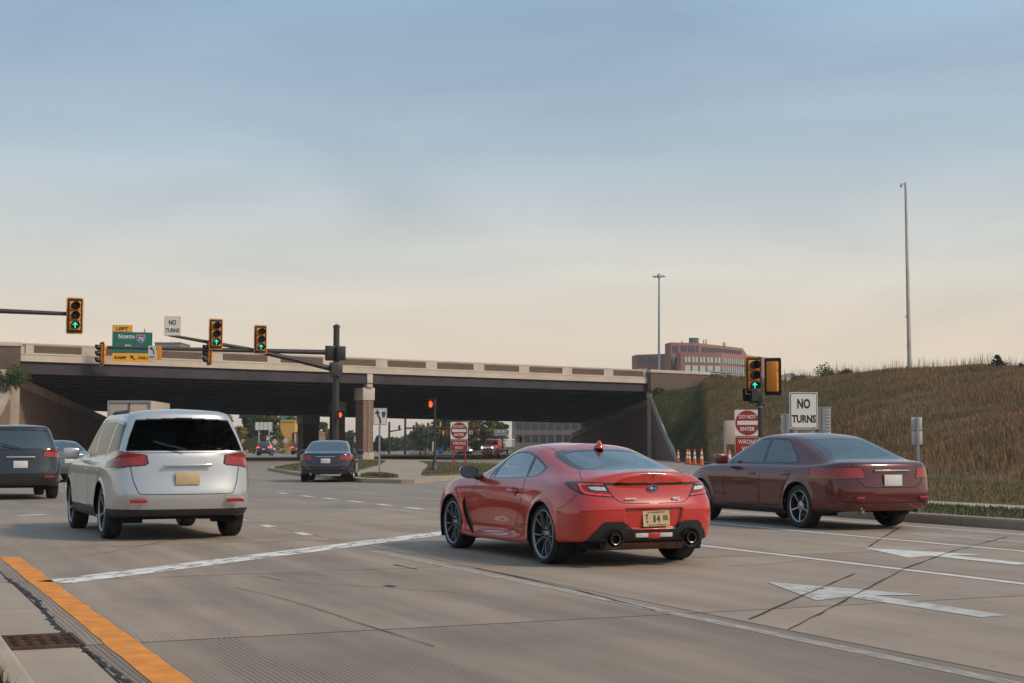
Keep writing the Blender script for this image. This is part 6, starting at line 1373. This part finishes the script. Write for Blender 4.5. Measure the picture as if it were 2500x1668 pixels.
c = at(1150, 1056, 187); r = empty('lane_sign', c); tag(r, 'tiny white lane sign right of the red island sign', 'sign'); plate(r, .42, .45, 0, 0, M_sw); plate(r, .2, .25, 0, 0, M_sb, .02, -.008, .003, 'mark'); MB().box((0, .05, .3), (.05, .06, 1.0)).build('clamp', M_mast, r)
for px, py, Z, lab in ((671, 1079, 205, 'left diamond warning sign under the bridge'), (698, 1076, 205, 'right diamond warning sign under the bridge')):
    c = at(px, py, Z); r = empty('warning_sign', c); tag(r, lab, 'sign', 'diamond warning signs'); MB().box((0, 0, 0), (.62, .02, .62), M=Matrix.Rotation(R(45), 3, 'Y')).build('panel', M_al, r); MB().box((0, .04, -c.z / 2), (.06, .04, c.z + .3)).build('post', M_galv, r)
# ------------------------------------------------------------------ traffic cones and channelisers
M_cone = mat('cone_orange', (.78, .12, .02), .6, var=.1, vscale=6); M_conew = mat('cone_white', (.72, .70, .66), .5); M_rub = mat('cone_base', (.015, .015, .016), .8)
cone0 = None
CN = [(1781, 1159, 1.0, 'nearest orange cone with white bands, left of the DO NOT ENTER sign'), (1713, 1137, 1.0, 'orange cone second nearest beside the coupe roofline'), (1696, 1135, .95, 'orange cone in the middle of the row by the embankment'), (1683, 1134, .95, 'right of the two close orange cones by the embankment'), (1678, 1133, .95, 'left of the two close orange cones by the embankment'), (1656, 1130, .9, 'orange cone farthest left by the right wing wall'),
      (1026, 1116, .95, 'left orange marker post of three on the far island'), (1036, 1114, .95, 'middle orange marker post of three on the far island'), (1043, 1113.5, .95, 'right orange marker post of three on the far island')] + [(1182 + i * 4.6 + (i > 4) * 8, 1117 + (i % 2), .95, 'orange marker post in front of the red truck, %s from the left' % ('first', 'second', 'third', 'fourth', 'fifth', 'sixth', 'seventh')[i]) for i in range(7)]
for px, py, s_, lab in CN:
    p = G(px, py)
    if cone0 is None:
        r = empty('traffic_cone', (p.x, p.y, .0)); cone0 = r
        MB().lathe([(.17, .05), (.13, .06), (.052, 1.0), (.04, 1.04), (.001, 1.05)], 16).build('cone', M_cone, r, smooth=True, angle=40)
        MB().box((0, 0, .025), (.40, .40, .05)).build('base', M_rub, r, bevel=.01)
        for z0, z1 in ((.42, .58), (.70, .86)):
            ra, rb = .13 - (.078) * (z0 - .06) / .94 + .003, .13 - .078 * (z1 - .06) / .94 + .003; MB().lathe([(ra, z0), (rb, z1)], 16).build('white_band', M_conew, r, smooth=True)
    else: r = copy_tree(cone0); r.location = (p.x, p.y, 0)
    r.scale = (s_, s_, s_); tag(r, lab, 'traffic cone', 'orange cones')
# ------------------------------------------------------------------ other vehicles
def gen_table(p):
    """ring table from a few measures: lower rings (xf, xr, w, zf, zm, zr), upper rings the same with a wrapped plan"""
    fa = p['wb']; T = []
    for kind, xf, xr, w, zf, zm, zr in p['rings']:
        if kind == 'L':
            xs = [xf, xf - .04, xf - .22, xf - .42, fa, fa - .5, fa - .5 - (fa - .95) * .36, fa - .5 - (fa - .95) * .72, .45, 0, xr + .48, xr + .13, xr + .02, xr]
            ys = [0, .5 * w, .86 * w, .97 * w, w, w, w, w, w, w, .985 * w, .88 * w, .5 * w, 0]
        else:
            a, b = xf - .32, xr + (.55 if p.get('slope') else .38)
            xs = [xf, xf - .01, xf - .04, xf - .09, xf - .17, a, a - (a - b) * .27, a - (a - b) * .54, a - (a - b) * .8, b, xr + .2, xr + .06, xr + .01, xr]
            ys = [0, .3 * w, .58 * w, .78 * w, .92 * w, w, w, w, .995 * w, .985 * w, .96 * w, .86 * w, .45 * w, 0]
        zz = [zf] * 3 + [zf + (zm - zf) * .5, zm, zm, zm, zm, zm, zm, zm + (zr - zm) * .4, zr, zr, zr]; T.append(list(zip(xs, ys, zz)))
    k = len(T[-1]); x0, x1, z = p['roofline']; T.append([(x0 + (x1 - x0) * i / 13, 0, z) for i in range(14)]); return T
def dilate(mk, n, lim):
    for _ in range(n):
        g_ = mk.copy(); g_[1:] |= mk[:-1]; g_[:-1] |= mk[1:]; g_[:, 1:] |= mk[:, :-1]; g_[:, :-1] |= mk[:, 1:]; mk = g_ & lim
    return mk
def make_vehicle(name, p, loc, rz, paint, label, cat, res=(150, 80), group=None, lights=False, brake=False, glassm=None, plate_txt=False):
    root = empty(name, loc, rz); tag(root, label, cat, group)
    Pg = loft(gen_table(p), *res); nr, nc = Pg.shape[:2]; keep = np.ones((nr - 1, nc - 1), bool)
    hubs = ((0, p['rt']), (p['wb'], p['rt'])); Rw = p['rt'] * 1.13; arch_cut(Pg, keep, hubs, Rw, .012)
    Ng = grid_normals(Pg)
    if Ng[nr // 3, nc // 2, 1] < 0: Ng = -Ng
    C3 = (Pg[:-1, :-1] + Pg[1:, 1:] + Pg[:-1, 1:] + Pg[1:, :-1]) / 4; CN = Ng[:-1, :-1] + Ng[1:, 1:]; x, y, z = C3[..., 0], C3[..., 1], C3[..., 2]
    sideish = np.abs(CN[..., 1]) > .9
    gm = glassm or G_dark
    used = np.zeros_like(keep)
    for poly in p['side_windows']:
        mk = keep & sideish & in_poly(x, z, poly); used |= mk
        for sd in (1, -1): part_from_grid('side_window', Pg * np.array([1, sd, 1.]), Ng * np.array([1, sd, 1.]), mk, gm, root, mirror=False)
    rw_ = keep & ~used & (CN[..., 0] < -.5) & in_poly(y, z, p['rear_window']) & (x < p['wb'] * .5); used |= rw_; part_from_grid('rear_window', Pg, Ng, rw_, gm, root)
    fw_ = keep & ~used & (CN[..., 0] > .4) & in_poly(y, z, p['windscreen']) & (x > p['wb'] * .35); used |= fw_; part_from_grid('windscreen', Pg, Ng, fw_, G_clear, root)
    tl = keep & ~used & in_poly(y, z, p['tail']) & (x < -.3); used |= tl
    tlm = mat('tail_lit', (.5, .02, .015), .2, emit=(1, .04, .02), estr=3) if brake else mat('tail_red', (.30, .012, .010), .15, coat=.7)
    for sd in (1, -1): part_from_grid('tail_light', Pg * np.array([1, sd, 1.]), Ng * np.array([1, sd, 1.]), tl, tlm, root, mirror=False, offset=.006)
    hl = keep & ~used & in_poly(y, z, p['head']) & (x > p['wb'] + .3); used |= hl
    for sd in (1, -1): part_from_grid('head_light', Pg * np.array([1, sd, 1.]), Ng * np.array([1, sd, 1.]), hl, mat('head_lit', (.8, .8, .75), .2, emit=(1, .95, .85), estr=2.5) if lights else mat('head_clear', (.5, .52, .55), .1, coat=.8), root, mirror=False, offset=.006)
    nd = max(1, res[1] // 90)
    win = np.zeros_like(keep)
    for poly in p['side_windows']: win |= keep & sideish & in_poly(x, z, poly)
    trim = dilate(win, nd * 2, keep) & ~used & sideish; used |= trim
    rtrim = dilate(rw_, nd, keep) & ~used; used |= rtrim
    for sd in (1, -1): part_from_grid('window_trim', Pg * np.array([1, sd, 1.]), Ng * np.array([1, sd, 1.]), trim, M_gblk, root, mirror=False, offset=.001)
    part_from_grid('rear_window_border', Pg, Ng, rtrim, M_gblk, root, offset=.001)
    if res[0] > 140:
        sur = dilate(tl, nd, keep) & ~used; used |= sur
        for sd in (1, -1): part_from_grid('lamp_surround', Pg * np.array([1, sd, 1.]), Ng * np.array([1, sd, 1.]), sur, M_gblk, root, mirror=False, offset=.002)
    clad = keep & ~used & (z < p['clad'] + .03); used |= clad; part_from_grid('lower_cladding', Pg, Ng, clad, M_blk, root)
    part_from_grid('body', Pg, Ng, keep & ~used, paint, root)
    # pillars' shut lines on the doors
    VP = Pg.reshape(-1, 3); VN = Ng.reshape(-1, 3); ok = np.nonzero((VP[:, 1] > .5))[0]
    for poly in p['doors']:
        out, nn = [], []
        for (a0, b0), (a1, b1) in zip(poly[:-1], poly[1:]):
            for t in np.linspace(0, 1, 10, endpoint=False):
                d2 = (VP[ok, 0] - (a0 + (a1 - a0) * t)) ** 2 + (VP[ok, 2] - (b0 + (b1 - b0) * t)) ** 2; j = ok[np.argpartition(d2, 3)[:3]]; out.append(VP[j].mean(0)); nn.append(VN[j].mean(0))
        out = np.array(out)
        for _ in range(3): out[1:-1] = (out[:-2] + 2 * out[1:-1] + out[2:]) / 4
        ribbon('shut_line', out, np.array(nn), .008, mat('shut_dark', (.008, .008, .009), .9), root, lift=.003)
        mx = out.mean(0)
        hx = min(q[0] for q in poly) + .22
        for sd in (1, -1): MB().box((hx, sd * (p['hw'] - .005), p['belt'] - .13), (.2, .04, .03)).build('door_handle', paint, root, bevel=.008)
    for sd in (1, -1):
        MB().box((p['mx'], sd * (p['hw'] + .10), p['belt'] + .09), (.12, .22, .16)).build('wing_mirror', paint, root, bevel=.035)
        for hx, hz in hubs:
            wheel_mesh(root, hx, sd * (p['hw'] - .13), hz, p['rt'], p['rt'] * .72, .225, mat('alloy_silver', (.42, .43, .45), .3, metal=.9), M_tyre, M_disc, 5, False, False, sd)
            b = MB(); n = 16; a0, a1 = R(-20), R(200); vs = []
            for i in range(n + 1):
                a = a0 + (a1 - a0) * i / n
                for yy in (p['hw'] - .05, .45): vs.append((hx + (Rw + .015) * math.cos(a), sd * yy, hz + (Rw + .015) * math.sin(a)))
            vs.append((hx, sd * .45, hz)); b.add(vs, [(2 * i, 2 * i + 1, 2 * i + 3, 2 * i + 2) for i in range(n)] + [(2 * i + 1, 2 * i + 3, len(vs) - 1) for i in range(n)]); b.build('wheel_well', mat('wheel_well2', (.006, .006, .007), .9), root)
        if p.get('rails'): MB().tube([(p['rails'][0], sd * p['rails'][3], p['rails'][2] - .05), (p['rails'][0] - .1, sd * p['rails'][3], p['rails'][2]), (p['rails'][1] + .1, sd * p['rails'][3], p['rails'][2]), (p['rails'][1], sd * p['rails'][3], p['rails'][2] - .05)], .022, 8).build('roof_rail', M_blk, root, smooth=True)
        for sx_ in p['seats']: MB().box((sx_, sd * .38, p['belt'] - .12), (.16, .5, .62), M=Matrix.Rotation(R(-12), 3, 'Y')).box((sx_ - .10, sd * .38, p['belt'] + .30), (.10, .27, .18)).build('seat', M_seat, root, bevel=.04)
    MB().box((p['wb'] / 2, 0, .30), (p['wb'] + .9, p['hw'] * 1.5, .08)).build('floor_pan', M_under, root)
    MB().box((p['mx'] + .25, 0, p['belt'] - .12), (.5, p['hw'] * 1.6, .25)).build('dashboard', M_int, root, bevel=.05)
    xr = p['xr']
    okr = np.nonzero((VN[:, 0] < -.25) & (VP[:, 0] < .2))[0]
    for poly, w_ in p.get('rear_seams', ()):
        out, nn = [], []
        for (a0, b0), (a1, b1) in zip(poly[:-1], poly[1:]):
            for t in np.linspace(0, 1, 12, endpoint=False):
                d2 = (VP[okr, 1] - (a0 + (a1 - a0) * t)) ** 2 + (VP[okr, 2] - (b0 + (b1 - b0) * t)) ** 2; j = okr[np.argpartition(d2, 3)[:3]]; out.append(VP[j].mean(0)); nn.append(VN[j].mean(0))
        out = np.array(out)
        for _ in range(3): out[1:-1] = (out[:-2] + 2 * out[1:-1] + out[2:]) / 4
        ribbon('rear_seam', out, np.array(nn), w_, MAT['shut_dark'], root, lift=.003)
    if p.get('lamp_bar'):
        MB().box((xr + .020, 0, p['lamp_bar']), (.03, .62, .022)).build('chrome_strip', M_chrome, root, bevel=.006)
        for sd in (1, -1):
            MB().box((xr + .022, sd * .56, .47), (.03, .14, .032)).build('reflector', mat('tail_red', (.3, .012, .01)), root, bevel=.006)
            MB().cyl((xr + .15, sd * .50, .27), (xr + .045, sd * .50, .27), .030, .030, 14).build('exhaust_tip', M_chrome, root, smooth=True)
    if p.get('wiper'):
        MB().tube([(xr + .03, .02, p['wiper']), (xr + .07, .25, p['wiper'] + .05), (xr + .09, .42, p['wiper'] + .10)], .011, 6).build('rear_wiper', M_sblk if 'M_sblk' in globals() else M_blk, root)
        MB().box((xr + .44, 0, 1.625), (.05, .34, .03)).build('high_stop_lamp', mat('tail_red', (.30, .012, .010), .15, coat=.7), root, bevel=.006)
        for sd in (1, -1): MB().box((xr - .012, sd * .62, .52), (.03, .22, .05)).build('reflector', mat('tail_red', (.3, .012, .01)), root, bevel=.008)
        MB().box((xr + .005, 0, .965), (.03, .62, .035)).build('chrome_strip', M_chrome, root, bevel=.008)
    MB().box((xr - .004, 0, p['plate_z']), (.02, .31, .16)).build('number_plate', M_plate if plate_txt else mat('plate_white', (.6, .6, .58), .5), root, bevel=.004)
    return root
SUV = dict(wb=2.75, rt=.355, hw=.93, belt=1.02, mx=1.95, clad=.38, xr=-1.0, plate_z=.80,
    rings=[('L', 3.55, -.90, .78, .26, .24, .32), ('L', 3.62, -.96, .90, .26, .25, .32), ('L', 3.66, -1.00, .945, .42, .40, .46), ('L', 3.67, -1.03, .94, .60, .58, .58), ('L', 3.64, -1.00, .945, .76, .74, .70), ('L', 3.56, -.97, .945, .88, .88, .84), ('L', 3.42, -.955, .93, .96, .97, .98), ('L', 3.2, -.94, .90, 1.02, 1.02, 1.08), ('U', 2.62, -.92, .875, 1.08, 1.04, 1.12), ('U', 2.28, -.90, .855, 1.12, 1.07, 1.17), ('U', 1.92, -.80, .79, 1.36, 1.33, 1.38), ('U', 1.56, -.66, .71, 1.60, 1.58, 1.60), ('U', 1.45, -.66, .66, 1.66, 1.65, 1.66), ('U', 1.2, -.45, .42, 1.70, 1.70, 1.69)], roofline=(1.0, -.2, 1.715),
    side_windows=[[(1.86, 1.09), (1.02, 1.09), (1.02, 1.53), (1.38, 1.53)], [(.95, 1.09), (.08, 1.10), (.02, 1.53), (.95, 1.53)], [(.0, 1.11), (-.62, 1.17), (-.52, 1.48), (-.08, 1.52)]],
    rear_window=[(-.01, 1.16), (.74, 1.16), (.70, 1.30), (.60, 1.54), (-.01, 1.57)], windscreen=[(-.01, 1.13), (.80, 1.13), (.62, 1.58), (-.01, 1.60)],
    tail=[(.50, .98), (.93, .94), (.96, 1.12), (.84, 1.14), (.52, 1.10)], head=[(.45, .78), (.95, .80), (.95, .92), (.5, .88)],
    doors=[[(2.0, 1.05), (2.02, .5), (1.9, .40), (1.02, .40), (.98, .6), (.98, 1.07)], [(.98, .6), (.98, .42), (.38, .42), (.40, .62), (.10, .85), (.05, 1.08)]], rear_seams=[([(0, .60), (.60, .60), (.66, .75), (.70, .96)], .009), ([(0, 1.13), (.5, 1.125), (.76, 1.14)], .008), ([(.70, .96), (.80, .93), (.93, .90)], .006)], wiper=1.17, rails=(1.05, -.15, 1.672, .60), seats=(1.0, .15))
SED = dict(wb=2.75, rt=.325, hw=.905, belt=.92, mx=1.95, clad=.26, xr=-1.08, plate_z=.72, slope=True,
    rings=[('L', 3.50, -1.0, .74, .22, .20, .28), ('L', 3.58, -1.04, .87, .22, .20, .28), ('L', 3.63, -1.08, .915, .36, .34, .40), ('L', 3.65, -1.10, .91, .50, .48, .52), ('L', 3.61, -1.08, .915, .62, .64, .66), ('L', 3.52, -1.06, .91, .72, .77, .80), ('L', 3.38, -1.05, .89, .79, .87, .93), ('L', 3.15, -1.02, .855, .84, .91, .985), ('U', 2.75, -.86, .83, .90, .925, 1.0), ('U', 2.38, -.62, .81, .95, .945, 1.01), ('U', 2.02, -.22, .745, 1.13, 1.15, 1.16), ('U', 1.62, .22, .645, 1.33, 1.335, 1.32), ('U', 1.48, .38, .60, 1.38, 1.38, 1.365), ('U', 1.3, .55, .38, 1.41, 1.415, 1.40)], roofline=(1.15, .7, 1.425),
    side_windows=[[(1.92, .965), (1.05, .965), (1.05, 1.31), (1.48, 1.31)], [(.98, .965), (.15, .98), (.22, 1.08), (.55, 1.30), (.98, 1.315)]],
    rear_window=[(-.01, 1.03), (.66, 1.03), (.56, 1.30), (-.01, 1.33)], windscreen=[(-.01, .97), (.78, .97), (.60, 1.31), (-.01, 1.33)],
    tail=[(.45, .76), (.93, .74), (.93, .90), (.5, .90)], head=[(.45, .62), (.95, .62), (.95, .74), (.5, .72)],
    doors=[[(2.02, .93), (2.05, .45), (1.9, .30), (1.05, .30), (1.01, .5), (1.01, .95)], [(1.01, .5), (1.01, .32), (.42, .32), (.42, .55), (.22, .75), (.12, .96)]], rear_seams=[([(0, .62), (.45, .62), (.56, .70), (.60, .90), (.62, .97)], .009), ([(0, .40), (.5, .40), (.80, .42)], .012)], lamp_bar=.86, seats=(1.05, .62))
P_silver = mat('silver_paint', (.50, .51, .52), .30, metal=.5, coat=.95); P_dark = mat('charcoal_paint', (.016, .018, .024), .25, metal=.2, coat=.95); P_wine = mat('wine_red_paint', (.10, .007, .009), .28, metal=.2, coat=.95)
P_teal = mat('grey_teal_paint', (.10, .15, .155), .28, metal=.4, coat=.95); P_navy = mat('navy_paint', (.010, .014, .030), .25, coat=.95); P_red2 = mat('dull_red_paint', (.30, .03, .02), .35, coat=.6); P_wht = mat('white_paint', (.62, .61, .58), .35, coat=.6)
G_suv = glass('suv_glass', (.55, .61, .60), -.07)
make_vehicle('silver_suv', SUV, UV(6.1, 3.5), ROADZ + R(1), P_silver, 'silver crossover car ahead in the left lane, seen from behind', 'car', (440, 250), glassm=G_suv, plate_txt=True)
dp = at(38, 1217, 34.0); make_vehicle('dark_suv', SUV, (dp.x, dp.y, 0), ROADZ, P_dark, 'dark grey tall car cut off by the left edge', 'car', (180, 100))
dp = at(150, 1170, 50.0); make_vehicle('teal_sedan', SED, (dp.x, dp.y, 0), ROADZ + R(6), P_teal, 'grey-teal saloon car behind the silver car', 'car', (150, 80))
dp = at(800, 1180, 50.0); make_vehicle('navy_sedan', SED, (dp.x, dp.y, 0), R(90 + 3), P_navy, 'dark navy saloon car driving towards the bridge', 'car', (160, 90))
make_vehicle('wine_red_sedan', SED, UV(4.45, -6.3), ROADZ, P_wine, 'dark wine-red saloon car passing along the right kerb', 'car', (380, 210))
dp = at(645, 1100, 186); make_vehicle('black_suv', SUV, (dp.x, dp.y, 0), R(94), P_dark, 'black car with lit brake lights under the bridge', 'car', (80, 46), brake=True)
dp = at(681, 1100, 262); make_vehicle('oncoming_car', SED, (dp.x, dp.y, 0), R(-84), P_silver, 'small oncoming car with headlights on under the bridge', 'car', (70, 40), lights=True)
dp = at(727, 1100, 205); make_vehicle('red_suv', SUV, (dp.x, dp.y, 0), R(92), P_red2, 'dull red car in front of the brown building', 'car', (70, 40), brake=True)
dp = at(1128, 1100, 192); make_vehicle('dark_oncoming_car', SED, (dp.x, dp.y, 0), R(-80), P_dark, 'dark oncoming car with headlights on right of the red island sign', 'car', (70, 40), lights=True)
# trucks
def box_truck(px, ytop, Z, wpx, label):
    b = at(px, 1100, Z); r = empty('box_truck', (b.x, b.y, 0), R(3)); tag(r, label, 'truck'); zt = at(px, ytop, Z).z; w = wpx * Z / F_PX
    MB().box((0, 3.2, (zt + 1.0) / 2), (w, 6.2, zt - 1.0)).build('cargo_box', mat('truck_beige', (.46, .38, .30), .55, var=.1), r, bevel=.03)
    for sx_ in (-1, 1): MB().box((sx_ * (w / 2 - .04), .06, (zt + 1) / 2), (.10, .06, zt - 1.1)).build('corner_post', M_galv, r)
    MB().box((0, .06, zt - .06), (w, .07, .12)).build('top_rail', M_galv, r); MB().box((.0, .07, (zt + 1) / 2), (.05, .04, zt - 1.2)).build('door_seam', M_sblk, r)
    MB().box((0, 4.5, .75), (w * .5, 8.4, .25)).build('chassis', M_under, r); MB().box((0, 7.6, 1.5), (w * .92, 2.0, 1.7)).build('cab', P_wht, r, bevel=.12); MB().box((0, .2, .62), (w * .9, .12, .14)).build('bumper', M_blk, r)
    for yy in (1.4, 7.4):
        for sx_ in (-1, 1): wheel_mesh(r, sx_ * 0, 0, .45, .45, .28, .28, P_wht, M_tyre, M_disc, 5, False, False, 1).location = (sx_ * (w / 2 - .2), yy, .45)
    for c in r.children:
        if c.name.startswith('wheel'): c.rotation_euler = (0, 0, R(-90) if c.location.x > 0 else R(90))
    for sx_ in (-1, 1): MB().box((sx_ * (w / 2 - .25), .0, .85), (.22, .05, .12)).build('tail_light', MAT['tail_red'], r)
    return r
box_truck(313, 978, 86, 104, 'beige box truck stopped under the bridge, seen above the silver car')
b0 = at(1195, 1117, 194); r = empty('flatbed_truck', (b0.x, b0.y, 0), R(-22)); tag(r, 'red flatbed truck with stake sides facing the camera under the bridge', 'truck')
MB().box((0, 0, .95), (1.9, 1.5, .75)).build('bonnet', P_red2, r, bevel=.10); MB().box((0, 1.4, 1.35), (1.9, 1.5, 1.5)).build('cab', P_red2, r, bevel=.15); MB().box((0, .64, 1.68), (1.6, .05, .55)).build('windscreen', M_gblk, r, bevel=.02); MB().box((0, -.78, .9), (1.7, .06, .38)).build('grille', M_chrome, r, bevel=.01); MB().box((0, -.85, .52), (2.0, .14, .2)).build('bumper', M_chrome, r, bevel=.03)
MB().box((0, 1.2, 2.15), (1.3, .3, .08)).build('roof_beacon', MAT['cone_orange'], r); MB().box((0, 4.2, .95), (2.2, 4.0, .14)).build('flatbed', M_under, r)
for i in range(9):
    for sx_ in (-1, 1): MB().box((sx_ * 1.07, 2.4 + i * .45, 1.55), (.05, .10, 1.2)).build('stake', P_wht, r)
for sx_ in (-1, 1):
    MB().box((sx_ * 1.07, 4.2, 2.1), (.06, 3.9, .10)).build('top_board', P_wht, r); MB().box((sx_ * .72, -.80, 1.0), (.26, .05, .20)).build('head_light', MAT['head_lit'], r)
    for yy in (0.1, 4.4): w_ = wheel_mesh(r, 0, 0, .4, .4, .26, .24, P_wht, M_tyre, M_disc, 5, False, False, 1); w_.location = (sx_ * .88, yy, .4); w_.rotation_euler = (0, 0, R(-90) if sx_ > 0 else R(90))
MB().box((0, 2.3, .6), (.9, 6.2, .2)).build('chassis', M_under, r)

# ------------------------------------------------------------------ evening haze
hz = MB().box((0, 1480, 21.0), (3640, 3100, 45.0)).build('haze', None); tag(hz, 'thin evening haze over the junction', None, None, 'stuff')
m = bpy.data.materials.new('haze_air'); m.use_nodes = True; nt = m.node_tree; nt.nodes.clear()
o_ = nt.nodes.new('ShaderNodeOutputMaterial'); v_ = nt.nodes.new('ShaderNodeVolumePrincipled'); v_.inputs['Density'].default_value = .0003; v_.inputs['Color'].default_value = (.86, .88, .93, 1); v_.inputs['Anisotropy'].default_value = .1
nt.links.new(v_.outputs[0], o_.inputs['Volume']); hz.data.materials.append(m)
coupe()
